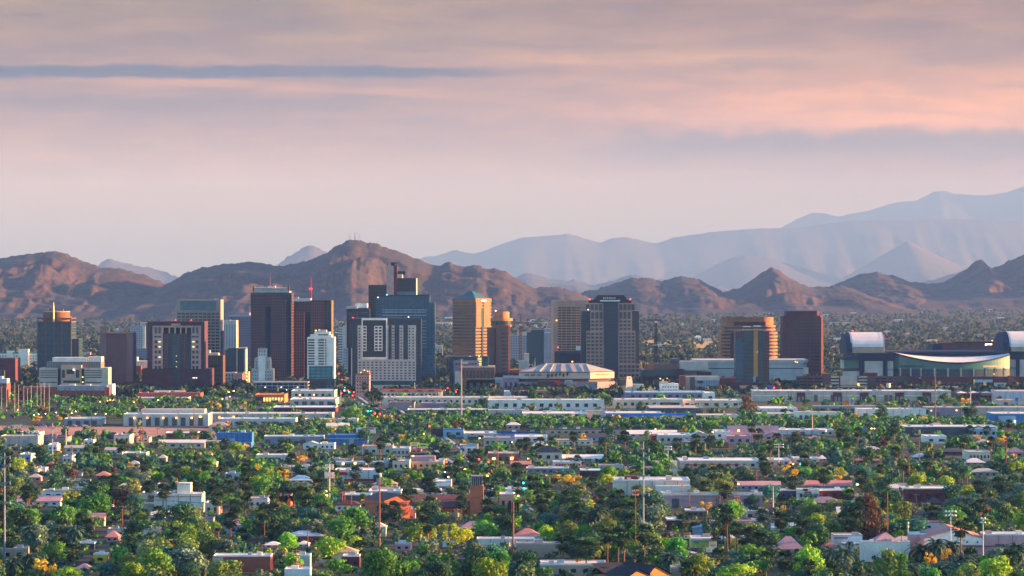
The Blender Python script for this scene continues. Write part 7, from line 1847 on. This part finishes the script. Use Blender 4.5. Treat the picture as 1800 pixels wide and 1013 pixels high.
for px, t, b_, a_, bx in ((215, 889, 933, 1, 0), (384, 935, 982, 0, 1), (417, 861, 884, 0, 0), (460, 957, 990, 0, 0), (521, 966, 1020, 2, 0), (527, 988, 1020, 1, 0), (541, 931, 962, 0, 0), (555, 843, 890, 0, 0), (559, 843, 888, 0, 0), (566, 961, 985, 1, 0), (602, 865, 898, 1, 0), (606, 863, 896, 1, 0), (618, 870, 905, 0, 0), (636, 896, 918, 0, 1), (525, 792, 830, 0, 0), (803, 894, 932, 1, 1),
                           (893, 944, 990, 0, 1), (875, 762, 838, 1, 0), (885, 700, 712, 0, 0), (1042, 922, 956, 0, 1), (1117, 860, 996, 2, 0), (1212, 866, 898, 1, 0), (1260, 871, 892, 2, 0), (1265, 872, 894, 1, 0), (1274, 880, 896, 1, 0), (1285, 878, 900, 2, 0), (1295, 871, 898, 2, 0), (1241, 890, 920, 1, 1), (1206, 838, 862, 2, 0), (1199, 850, 876, 2, 0), (1555, 912, 945, 0, 1), (1508, 907, 935, 0, 1), (1585, 941, 985, 0, 0), (1604, 958, 988, 0, 0),
                           (1615, 951, 985, 0, 0), (1632, 954, 980, 0, 0), (1487, 955, 985, 0, 0), (1508, 964, 990, 0, 0), (1680, 908, 940, 0, 0), (1616, 768, 812, 1, 0), (1769, 768, 832, 1, 0), (1588, 798, 832, 0, 0), (1598, 796, 838, 0, 0), (1611, 868, 898, 1, 0), (1630, 866, 884, 1, 0), (1588, 830, 862, 0, 0), (126, 784, 822, 1, 0), (247, 752, 790, 1, 0), (251, 748, 780, 1, 0), (277, 752, 778, 1, 0), (291, 750, 778, 1, 0), (243, 716, 748, 1, 0), (341, 716, 750, 1, 0), (161, 720, 748, 0, 0), (346, 958, 980, 0, 0),
                           (282, 936, 966, 0, 1), (594, 742, 768, 1, 0), (640, 775, 800, 1, 0), (668, 775, 806, 1, 0), (1438, 770, 812, 1, 0), (1092, 798, 830, 1, 0), (1330, 826, 850, 1, 0), (1065, 778, 810, 1, 0), (966, 835, 870, 1, 0), (1500, 800, 830, 1, 0), (1700, 820, 850, 0, 0), (720, 790, 812, 0, 0), (12, 794, 830, 1, 0)):
    utility_pole(px, t, b_, a_, None, None, None, bool(bx))


def thing(name, label, cat, px, base, land=None):
    Y = GY(base)
    o = bpy.data.objects.new(name, None); COL.objects.link(o); o.location = (PX(px, Y), Y, 0); o.empty_display_size = 3
    tag(o, label, cat)
    if land: LAND.append((land, px, base))
    return o, Y, S(Y)


def steel_pole(label, px, top, base, arms, land=None, r=.42):
    o, Y, k = thing('transmission_pole', label, 'power pole', px, base, land); hh = PZ(top, Y)
    MB().tube((0, 0, 0), (0, 0, hh), r, r * .45, 12).build('pole', STEEL, o)
    for py, sg in arms:
        z = PZ(py, Y)
        MB().tube((0, 0, z - .6), (sg * 2.1, 0, z + .35), .14, .09, 6).build('arm', STEEL, o)
        MB().tube((sg * 2.1, 0, z - .9), (sg * 2.1, 0, z + .35), .16, .12, 6).build('insulator', P('paleblue'), o)
    return o, Y


PA, YA = steel_pole('tall blue grey steel power pole at the left edge of the photo', 8, 796, 988, ((803, 1), (803, -1), (817, 1), (817, -1), (848, 1), (848, -1), (882, 1)), 'steel power pole at left')
PB, YB = steel_pole('tall blue grey steel power pole among palms right of the street', 1131, 776, 994, ((790, 1), (790, -1), (804, 1), (804, -1), (836, 1), (836, -1), (868, 1), (868, -1)), 'steel power pole among palms')
steel_pole('tall white steel pole at the edge of the bare earth strip', 92, 744, 818, ((752, 1), (752, -1), (768, 1), (768, -1)), 'tall white pole', .5)


def tall_lamp(label, px, top, base, mat, heads=4, land=None, r=.42):
    o, Y, k = thing('light_mast', label, 'light mast', px, base, land); hh = PZ(top, Y)
    MB().tube((0, 0, 0), (0, 0, hh), r, r * .5, 10).build('pole', mat, o)
    for i in range(heads):
        a = 2 * math.pi * i / max(heads, 1); MB().box(-.5, .5, -.4, .4, -.15, .2).build('lamp_head', P('grey'), o, (math.cos(a) * 1.0, math.sin(a) * 1.0, hh))
    return o


tall_lamp('very tall dark light mast in front of the very long cream warehouse', 811, 632, 745, P('grey'), 4, 'very tall dark mast', .7)
tall_lamp('very tall light mast with a sunlit edge in front of the ballpark', 1644, 655, 750, P('brown'), 4, 'very tall mast by the ballpark', .6)
for px, t, b_, lb in ((116, 754, 785, 'sunlit lamp mast standing on the bare earth strip'), (594, 742, 764, 'sunlit yellow mast beside the white billboard'), (729, 673, 700, 'sunlit tan pillar sign in front of the cream motel'), (1428, 726, 764, 'thin tan mast rising from the belt of trees'), (1359, 855, 902, 'slim white mast right of the huge pale pink store'), (599, 686, 714, 'thin white flagpole beside the avenue traffic lights'),
                      (1331, 681, 700, 'sunlit tan mast below the slim dark hotel'), (1347, 681, 700, 'sunlit tan mast right of its twin below the slim dark hotel'), (1706, 680, 712, 'golden mast in front of the brick shops'), (540, 792, 812, 'short pale mast in the middle distance'), (1240, 780, 806, 'grey mast beside the palms')):
    tall_lamp(lb, px, t, b_, P('sand') if 'tan' in lb or 'sunlit' in lb or 'golden' in lb else P('lightgrey'), 0, None, .4)  # masts called sunlit get warm sand: sunlight put into their colour

# cell towers
def cell_tower(label, px, top, base, rows, pole, panel, land):
    o, Y, k = thing('cell_tower', label, 'cell tower', px, base, land); hh = PZ(top, Y)
    MB().tube((0, 0, 0), (0, 0, hh - .5), .42, .3, 10).build('pole', pole, o)
    for y0, y1, rad, n in rows:
        z1, z0 = PZ(y0, Y), PZ(y1, Y)
        for i in range(n):
            a = 2 * math.pi * i / n + .2; x, y = math.cos(a) * rad, math.sin(a) * rad
            MB().box(x - .2, x + .2, y - .12, y + .12, z0, z1).build('antenna', panel, o)
        mb = MB(); zz = (z0 + z1) / 2
        for i in range(3): a = 2.094 * i + .2; mb.tube((0, 0, zz), (math.cos(a) * rad, math.sin(a) * rad, zz), .09, .09, 5)
        mb.build('mount', pole, o)
    return o


cell_tower('pale cell tower with two rings of white antenna panels', 579, 814, 892, ((816, 826, 1.9, 9), (830, 841, 2.2, 12)), P('lightgrey'), P('offwhite'), 'pale cell tower')
cell_tower('dark cell tower with a broad ring of black panels before the green pavilion', 902, 880, 988, ((884, 902, 2.0, 14),), WOOD, P('black'), 'dark cell tower')
cell_tower('very tall brown pole with thin grey antennas right of the white gabled store', 667, 838, 972, ((841, 852, 1.0, 6),), WOOD, P('grey'), 'very tall brown pole')
tall_lamp('very tall plain brown wooden pole beside the pink pyramid roof', 1560, 866, 966, WOOD, 0, 'very tall wooden pole', .36)


def flood(label, px, top, base, cols, rows, land=None):
    o, Y, k = thing('floodlight_mast', label, 'light mast', px, base, land); hh = PZ(top, Y)
    MB().tube((0, 0, 0), (0, 0, hh), .26, .16, 8).build('pole', P('metal'), o)
    for j in range(rows):
        z = hh - j * 1.5; MB().box(-cols * .62, cols * .62, -.08, .08, z - .1, z + .1).build('crossbar', P('metal'), o)
        for i in range(cols):
            x = (i - (cols - 1) / 2) * 1.2; MB().prism(circ(x, -.3, .46, 10), z - .1, z + .55, top=circ(x, -.3, .3, 10)).build('lamp_head', P('white'), o)


flood('sports field mast with two rows of four white floodlights', 1671, 900, 990, 4, 2); flood('sports field mast with four white floodlights behind two date palms', 1728, 912, 992, 2, 2); flood('shorter sports field mast with two white floodlights right of the wooden pole', 1596, 920, 972, 1, 2)
flood('far pale floodlight mast with a row of lamps among dark trees', 1174, 786, 822, 4, 2); flood('far floodlight mast with a row of lamps above the school', 1369, 782, 820, 5, 2)


def wire(pts, sag=2.0, r=.055):
    mb = MB()
    for (a, b_) in zip(pts, pts[1:]):
        a = Vector(a); b_ = Vector(b_); n = 14; prev = a
        for i in range(1, n + 1):
            t = i / n; p = a.lerp(b_, t); p.z -= sag * 4 * t * (1 - t); mb.tube(prev, p, r, r, 4); prev = p
    return mb


i_ = 0
WL = ['topmost wire', 'second wire', 'third wire', 'lowest wire']
XA, XB = PX(8, YA), PX(1131, YB)
for py, pyb in ((817, 804), (848, 836), (882, 868)):
    for sg in (-1, 1):
        zA, zB = PZ(py, YA) - .9, PZ(pyb, YB) - .9
        o = wire([(XA - 260, YA + 4, zA), (XA + sg * 2.1, YA, zA), (XB + sg * 2.1, YB, zB), (XB + 300, YB - 30, zB)], 9.0).build('power_line', P('wirec'))
        tag(o, ('upper', 'middle', 'lower')[i_ // 2] + (' inner' if sg < 0 else ' outer') + ' power line sagging between the two tall steel power poles', 'power line'); i_ += 1
for nm, row, y0, y1 in (('low power line crossing the bottom left trees', 0, 918, 912), ('second low power line crossing the bottom left trees', 0, 932, 926), ('low power line crossing the trees at bottom right', 1, 893, 900), ('second low power line crossing the trees at bottom right', 1, 915, 918)):
    Ya = GY(985)
    xa, xb = (-40, 900) if row == 0 else (1180, 1840)
    tag(wire([(PX(xa, Ya), Ya, PZ(y0, Ya)), (PX((xa + xb) / 2, Ya), Ya, PZ((y0 + y1) / 2 - 2, Ya)), (PX(xb, Ya), Ya, PZ(y1, Ya))], 1.2, .045).build('power_line', P('wirec')), nm, 'power line')

# street lamps and traffic signals
LAMP_OFF = P('lightgrey')


def street_lamp(px, py, mat, words, hgt=8.0, size=.6):
    Y = (H - hgt) * F / (py - 500.0); o = bpy.data.objects.new('street_lamp', None); COL.objects.link(o); o.location = (PX(px, Y), Y, 0); o.empty_display_size = 2
    MB().tube((1.2, 0, 0), (1.2, 0, hgt), .12, .09, 6).tube((1.2, 0, hgt), (0, -.2, hgt + .25), .07, .06, 6).build('post', P('darkgrey'), o)
    MB().prism(circ(0, -.3, size * .8, 10), hgt - .45, hgt + .1, top=circ(0, -.3, size * .5, 10)).build('lamp', mat, o)
    tag(o, None, 'street lamp'); AUTO.append((o, words, px, py, topy(0, Y)))


LO, LW_ = glow('street_orange', (1.0, .40, .05), 2.6), glow('street_white', (1.0, .88, .62), 1.8)
for px, py, m_, sz in ((900, 777 - 0, LO, .5), (726, 801, LO, 1.0), (812, 823, LO, 1.0), (817, 824, LO, 1.0), (857, 836, LO, .8), (1260, 835, LO, 1.1), (1507, 851, LO, 1.0), (1668, 861, LO, .7), (1394, 815, LO, .7), (1298, 850, LO, .7), (745, 762, LO, .7), (771, 861, LO, .6), (903, 866, LO, .8), (911, 871, LO, .6), (189, 704, LO, .6), (194, 703, LO, .6), (176, 706, LO, .6), (60, 729, LW_, .5), (68, 728, LW_, .5), (80, 727, LW_, .5), (99, 725, LW_, .5), (133, 723, LW_, .5),
                       (186, 727, LW_, .5), (126, 726, LW_, .5), (168, 727, LW_, .5), (31, 720, LO, .5), (402, 689, LO, 1.2), (411, 687, LO, 1.2), (404, 697, LO, .8), (391, 701, LO, .8), (527, 694, LO, 1.0), (552, 694, LO, 1.0), (236, 707, LO, .7), (292, 722, LO, 1.0), (278, 703, LO, 1.0), (1152, 754, LO, .6), (1253, 759, LO, .9), (1452, 757, LO, .7), (1532, 753, LO, .9), (1537, 753, LO, .6), (843, 770, LO, .7), (782, 829, LW_, .6), (788, 838, LW_, .6), (573, 863, LO, 1.1), (574, 870, LO, 1.1), (820, 870, LO, .6), (1736, 776, LO, .5), (1604, 737, LW_, .5)):
    street_lamp(px, py, m_, 'orange street lamp' if m_ is LO else 'white street lamp', 8, sz * .8)
LR2, LG2 = glow('signal_red', (1.0, .035, .015), 2.2), glow('signal_green', (.03, .95, .55), 1.5)


def signal(px, py, red, hgt=6.5, size=.62):
    Y = (H - hgt) * F / (py - 500.0); o = bpy.data.objects.new('traffic_signal', None); COL.objects.link(o); o.location = (PX(px, Y), Y, 0); o.empty_display_size = 2
    MB().tube((2.2, .2, 0), (2.2, .2, hgt + .5), .13, .1, 6).tube((2.2, .2, hgt + .5), (0, .2, hgt + .6), .08, .07, 6).build('post', P('darkgrey'), o)
    MB().box(-.45, .45, -.2, .2, hgt - 1.6, hgt + .8).build('housing', P('black'), o)
    MB().prism([(size * math.cos(2 * math.pi * i / 10), size * math.sin(2 * math.pi * i / 10)) for i in range(10)], 0, .15).build('lens', LR2 if red else LG2, o, (0, -.22, hgt + (.2 if red else -.9))).rotation_euler = (R(90), 0, 0)
    tag(o, None, 'traffic signal'); AUTO.append((o, 'red traffic signal' if red else 'green traffic signal', px, py, topy(0, Y)))


for px, py, r_ in ((588, 641, 1), (589, 645, 0), (592, 649, 0), (589, 652, 0), (593, 653, 0), (596, 657, 1), (592, 659, 0), (597, 660, 0), (600, 661, 1), (595, 664, 1), (598, 664, 1), (604, 662, 1), (601, 668, 1), (598, 670, 0), (592, 671, 1), (597, 671, 1), (601, 671, 1), (599, 675, 0), (598, 677, 0), (596, 680, 0), (603, 678, 0), (605, 680, 0), (607, 681, 0), (605, 685, 0), (607, 687, 1), (612, 687, 1), (614, 688, 0), (600, 692, 1), (622, 690, 1), (620, 696, 1), (632, 710, 0), (637, 709, 0), (647, 721, 0), (652, 721, 0),
                 (659, 728, 1), (668, 728, 1), (683, 732, 0), (688, 732, 1), (782, 685, 0), (787, 683, 1), (792, 682, 0), (801, 689, 1), (804, 686, 1), (755, 750, 1), (842, 808, 1), (859, 813, 1), (785, 813, 1), (856, 836, 1), (1155, 677, 0), (1361, 682, 1), (1387, 686, 1), (1372, 685, 1), (1312, 983, 0), (1028, 902, 0), (921, 856, 0), (920, 846, 0), (1390, 814, 1), (1407, 813, 0)):
    signal(px, py, r_, 6.5, .62 if py < 760 else .5)

# cars
GLASS = gl('win'); TYRE = P('black'); RED_L = glow('tail_lamp', (1.0, .05, .03), .5); WHT_L = glow('head_lamp', (1.0, .92, .75), .9)


def car_body(mat):
    mb = MB()
    prof = [(-2.2, .45), (-2.25, .85), (-1.3, 1.0), (-.75, 1.5), (.9, 1.5), (1.55, 1.0), (2.2, .9), (2.25, .45)]
    hw = .92; n = len(prof)
    for sgn in (-1, 1):
        pts = [(sgn * (hw - (.16 if z > 1.2 else 0)), y, z) for y, z in prof]; mb.poly(pts if sgn > 0 else pts[::-1])
    for (y0, z0), (y1, z1) in zip(prof, prof[1:] + prof[:1]):
        a0 = hw - (.16 if z0 > 1.2 else 0); a1 = hw - (.16 if z1 > 1.2 else 0); mb.quad((-a0, y0, z0), (a0, y0, z0), (a1, y1, z1), (-a1, y1, z1))
    return mb.mesh('body', mat)


CB = {}
WIN = MB().quad((-.74, -1.30, 1.06), (.74, -1.30, 1.06), (.68, -.80, 1.46), (-.68, -.80, 1.46)); WIN = MB()
WIN.quad((-.74, -1.27, 1.06), (.74, -1.27, 1.06), (.68, -.82, 1.47), (-.68, -.82, 1.47)); WIN.quad((.74, 1.50, 1.06), (-.74, 1.50, 1.06), (-.68, .98, 1.47), (.68, .98, 1.47))
for sg in (-1, 1): WIN.quad((sg * .925, -1.0, 1.04), (sg * .925, 1.25, 1.04), (sg * .79, .85, 1.44), (sg * .79, -.7, 1.44))
WIN = WIN.mesh('window', GLASS); WHEEL = MB().prism([(.33 * math.cos(i * .6283), .33 * math.sin(i * .6283)) for i in range(10)], -.12, .12).mesh('wheel', TYRE)
TL = MB().box(-.16, .16, -.04, .04, -.1, .1).mesh('tail_light', RED_L); HL = MB().box(-.16, .16, -.04, .04, -.1, .1).mesh('headlight', WHT_L)


def car(px, base, col, rz=0.0, s=1.0, words=None):
    Y = GY(base)
    if col not in CB: CB[col] = car_body(plain('car_paint_' + col, PAL[col], .3, .05, .1, .5))
    o = bpy.data.objects.new('parked_car' if words is None else 'car', None); COL.objects.link(o); o.location = (PX(px, Y), Y, .1); o.rotation_euler = (0, 0, rz); o.scale = (s, s, s); o.empty_display_size = 1
    link('body', CB[col], o); link('window', WIN, o)
    for x in (-.85, .85):
        for y in (-1.4, 1.4): link('wheel', WHEEL, o, (x, y, .34)).rotation_euler = (0, R(90), 0)
        link('tail_light', TL, o, (x * .75, -2.26, .75)); link('headlight', HL, o, (x * .75, 2.27, .72))
    tag(o, None, 'car'); AUTO.append((o, {'offwhite': 'white', 'redbrick': 'red', 'lightgrey': 'silver', 'darkgrey': 'dark grey'}.get(col, col) + (' car' if words is None else ' car on the road'), px, base, base))


def on_ave(t, lane):
    n = len(AVE) - 1; i = min(int(t * n), n - 1); f_ = t * n - i; (xa, ya), (xb, yb) = AVE[i], AVE[i + 1]
    dx, dy = xb - xa, yb - ya; L_ = math.hypot(dx, dy); x = xa + dx * f_ + lane * dy / L_; y = ya + dy * f_ - lane * dx / L_
    return x, y, math.atan2(-dx, dy)


rc = random.Random(9)
cols = ['white', 'lightgrey', 'darkgrey', 'black', 'redbrick', 'blue', 'offwhite']
for i in range(34):
    t = .06 + .72 * (i / 34) + rc.uniform(-.008, .008); lane = rc.choice((1.8, 5.2, -1.8, -5.2)); x, y, a = on_ave(t, lane)
    car(topx(x, y), H * F / y + 500, rc.choice(cols), a + (math.pi if lane < 0 else 0), 1.15, 'road')
car(1208, 984, 'lightgrey', 0, 1.35, 'road'); car(1226, 990, 'white', 0, 1.3, 'road'); car(1197, 978, 'blue', .1, 1.35, 'road')
for x0, x1, b_, n_ in ((1695, 1800, 716.4, 8), (120, 176, 750, 7), (20, 110, 750, 9), (1545, 1625, 715.5, 5), (1395, 1425, 775, 4), (975, 1000, 693, 5), (700, 720, 806, 4), (420, 470, 729, 5), (640, 700, 790, 5), (1660, 1690, 740, 4), (1035, 1075, 701, 5), (1085, 1110, 796, 4), (790, 815, 871, 4), (1150, 1165, 825, 3), (645, 665, 724, 3)):
    for i in range(n_):
        car(x0 + (x1 - x0) * (i + rc.uniform(.2, .8)) / n_, b_ + rc.uniform(0, 1.2), rc.choice(cols), math.pi / 2 + rc.uniform(-.1, .1), 1.1)

# masts on the main peak, the slim crosses of flags at far left, far houses on the plain
for px, t, b_, lb in ((615, 408, 424, 'left thin red mast on the central mountain summit'), (624, 408, 421, 'short dark mast with dishes on the central mountain summit'), (631, 409, 424, 'right thin red mast on the central mountain summit')):
    Y = 13150; o = bpy.data.objects.new('radio_mast', None); COL.objects.link(o); o.location = (PX(px, Y), Y, PZ(b_ + 3, Y)); hh = (b_ + 3 - t) * S(Y); o.empty_display_size = 5
    MB().tube((0, 0, 0), (0, 0, hh), 1.0 if px != 624 else 1.6, .5, 6).build('mast', P('rust') if px != 624 else P('darkgrey'), o)
    for i in range(2 if px == 624 else 1): MB().box(-1.8, 1.8, -1, 1, hh * (.5 + .25 * i), hh * (.6 + .25 * i)).build('dish', P('grey'), o)
    tag(o, lb, 'radio mast')
for i in range(12):
    px = 3 + i * 7.6 + rc.uniform(-1.5, 1.5); base = rc.uniform(716, 732); Y = GY(base); o = bpy.data.objects.new('lamp_post', None); COL.objects.link(o); o.location = (PX(px, Y), Y, 0); hh = PZ(rc.uniform(670, 684), Y)
    MB().tube((0, 0, 0), (0, 0, hh), .2, .13, 6).build('pole', P('sand' if i % 3 == 1 else 'lightgrey'), o); MB().box(-1.1, 1.1, -.25, .25, hh, hh + .35).build('lamp_head', P('lightgrey'), o)
    tag(o, None, 'lamp post'); AUTO.append((o, 'tall slim pale lamp post', px, 690, base))

f = MB(); f.poly([(PX(1122, GY(598)), GY(598), .4), (PX(1262, GY(600)), GY(600), .4), (PX(1262, GY(613)), GY(613), .4), (PX(1205, GY(612)), GY(612), .4), (PX(1122, GY(606)), GY(606), .4)][::-1])
tag(f.build('field', plain('dry_field', (.42, .29, .11), .95, .25, .02)), kind='structure')


def far_house(px, base, wpx, hpx, wall, roof, hip=False):
    Y = GY(base); k = S(Y); o = bpy.data.objects.new('distant_building', None); COL.objects.link(o); o.location = (PX(px, Y), Y, 0); w_ = wpx * k / 2; h_ = hpx * k; o.empty_display_size = 4
    MB().box(-w_, w_, 0, w_ * 1.2, 0, h_).build('wall', P(wall), o)
    if hip: MB().prism([(-w_ - 1, -1), (w_ + 1, -1), (w_ + 1, w_ * 1.2 + 1), (-w_ - 1, w_ * 1.2 + 1)], h_, h_ + 3.2, top=[(-w_ * .5, w_ * .5), (w_ * .5, w_ * .5), (w_ * .5, w_ * .7), (-w_ * .5, w_ * .7)]).build('roof', P(roof), o)
    else: MB().box(-w_ - .4, w_ + .4, -.4, w_ * 1.2 + .4, h_, h_ + .8).build('roof', P(roof), o)
    n = max(2, int(wpx / 4)); me = unitbox(gl('wingrey'), 'window')
    for i in range(n):
        q = link('window', me, o, (-w_ + 2 * w_ * (i + .5) / n, -.1, h_ * .55)); q.scale = (w_ * .9 / n, .4, h_ * .3)
    tag(o, None, 'building'); AUTO.append((o, {'ivory': 'cream', 'white': 'white', 'sand': 'tan', 'offwhite': 'pale', 'pink': 'pinkish', 'lightgrey': 'pale grey'}.get(wall, wall) + ' distant building' + (' with a pitched roof' if hip else ''), px, base, base))


for a_ in ((780, 574, 28, 7, 'offwhite', 'lightgrey'), (787, 563, 14, 5, 'white', 'white'), (925, 536 + 8, 18, 4, 'ivory', 'offwhite'), (903, 526 + 16, 6, 5, 'tan', 'sand'), (771, 626, 14, 18, 'beige', 'lightgrey'), (788, 636, 12, 8, 'sand', 'rust', True), (1227, 600, 11, 7, 'white', 'offwhite', True), (1243, 601, 14, 5, 'ivory', 'sand'), (1196, 600, 18, 4, 'sand', 'offwhite'), (1165, 610, 24, 4, 'ivory', 'white'), (1150, 618, 30, 4, 'offwhite', 'lightgrey'),
           (1210, 624, 20, 5, 'lightgrey', 'grey'), (1475, 604, 18, 9, 'offwhite', 'white'), (1462, 602, 10, 6, 'ivory', 'ivory'), (1488, 590, 20, 4, 'white', 'white'), (1475, 617, 28, 6, 'pink', 'salmon', True), (1478, 572, 34, 5, 'sand', 'tan'), (1466, 566, 16, 5, 'brown', 'brown'), (1640, 606, 26, 6, 'sand', 'tan', True), (1525, 542 + 4, 8, 4, 'ivory', 'ivory'), (1500, 553, 10, 3, 'ivory', 'white'), (1452, 556, 14, 3, 'white', 'white'), (1740, 548, 10, 4, 'white', 'white'),
           (1700, 546, 12, 3, 'ivory', 'ivory'), (1620, 552, 12, 3, 'sand', 'sand'), (1760, 562, 12, 4, 'ivory', 'white'), (1580, 566, 14, 4, 'offwhite', 'white'), (1560, 588, 12, 4, 'sand', 'tan', True), (1600, 592, 16, 4, 'pink', 'tan', True), (1660, 580, 14, 4, 'ivory', 'sand'), (1720, 592, 18, 4, 'sand', 'tan'), (1200, 572, 12, 3, 'ivory', 'white'), (1235, 580, 10, 3, 'offwhite', 'white'), (1150, 590, 12, 4, 'ivory', 'sand'), (600, 570, 8, 4, 'white', 'white'), (594, 590, 10, 5, 'offwhite', 'white'),
           (955, 571, 16, 4, 'sand', 'sand'), (935, 566, 14, 4, 'ivory', 'sand'), (948, 576, 18, 4, 'ivory', 'ivory'), (40, 576, 10, 3, 'white', 'white'), (20, 600, 14, 4, 'ivory', 'sand'), (150, 572, 10, 3, 'ivory', 'ivory'), (160, 600, 14, 4, 'pink', 'tan', True), (150, 626, 18, 6, 'sand', 'tan'), (1050, 560, 12, 4, 'ivory', 'white'), (1130, 566, 12, 4, 'white', 'white'), (1255, 566, 10, 4, 'ivory', 'white'), (1370, 552, 12, 3, 'ivory', 'white'), (1410, 560, 10, 3, 'sand', 'sand'), (1340, 548, 10, 3, 'ivory', 'ivory')):
    far_house(*a_)

# ------------------------------------------------------------------ labels for the many repeats: what each one stands by, then its rank there
ORD = ['first', 'second', 'third', 'fourth', 'fifth', 'sixth', 'seventh', 'eighth', 'ninth', 'tenth', 'eleventh', 'twelfth'] + ['%dth' % i for i in range(13, 90)]
SW = {'broadleaf_tree': 9.5, 'evergreen_tree': 13, 'thin_tree': 7, 'flowering_tree': 7}
groups = {}
for o, wd, px, row, base in AUTO:
    best = None
    for ph, lx, ly in LAND:
        d = (px - lx) ** 2 + (2.2 * (base - ly)) ** 2
        if best is None or d < best[0]: best = (d, ph, lx, ly)
    d, ph, lx, ly = best; dx = px - lx; dy = base - ly
    rel = ('left of' if dx < 0 else 'right of') if abs(dx) > 2.0 * abs(dy) + 12 else ('in front of' if dy > 0 else 'behind')
    if o.get('category') == 'tree':
        s_ = o.scale[0] * S(1000) / S(1000); wd = ('small ' if s_ < .85 else ('large ' if s_ > 1.3 else '')) + wd
    groups.setdefault((wd, rel, ph), []).append((px, row, o))
for (wd, rel, ph), lst in groups.items():
    lst.sort(key=lambda q: q[0])
    if len((wd + ' ' + rel + ' ' + ph).split()) > 12: wd = wd.replace(' house with', ' house,')
    for i, (px, row, o) in enumerate(lst):
        if len(lst) == 1: o['label'] = '%s %s the %s' % (wd, rel, ph)
        elif i == len(lst) - 1: o['label'] = 'rightmost %s %s the %s' % (wd, rel, ph)
        elif i == 0: o['label'] = 'leftmost %s %s the %s' % (wd, rel, ph)
        else: o['label'] = ('%s %s from left %s the %s' % (ORD[i], wd, rel, ph) if len((wd + ' ' + rel + ' ' + ph).split()) <= 12 else '%s %s %s the %s' % (ORD[i], wd, rel, ph))
GN = {'house': 'small houses of the residential quarter', 'tree': 'trees of the residential quarter', 'palm tree': 'palms of the residential quarter', 'utility pole': 'wooden utility poles', 'street lamp': 'lit street lamps', 'traffic signal': 'traffic signals along the streets', 'car': 'cars on roads and lots', 'lamp post': 'slim lamp posts at far left', 'building': 'distant buildings on the wooded plain'}
for o, wd, px, row, base in AUTO: o['group'] = GN[o['category']]
# ------------------------------------------------------------------ haze over the whole valley
def add_haze():
    m = bpy.data.materials.new('haze')
    m.use_nodes = True
    t = m.node_tree; t.nodes.clear()
    out = t.nodes.new('ShaderNodeOutputMaterial')
    v = t.nodes.new('ShaderNodeVolumePrincipled')
    v.inputs['Color'].default_value = (0.16, 0.32, 0.72, 1)
    v.inputs['Absorption Color'].default_value = (0.485, 0.33, 0.0, 1)
    v.inputs['Density'].default_value = HAZE
    v.inputs['Anisotropy'].default_value = 0.0
    t.links.new(v.outputs[0], out.inputs['Volume'])
    MB().box(-17000, 17000, -600, 80000, -6, 2230).build('haze', m)['kind'] = 'stuff'


HAZE = 2.15e-5
add_haze()
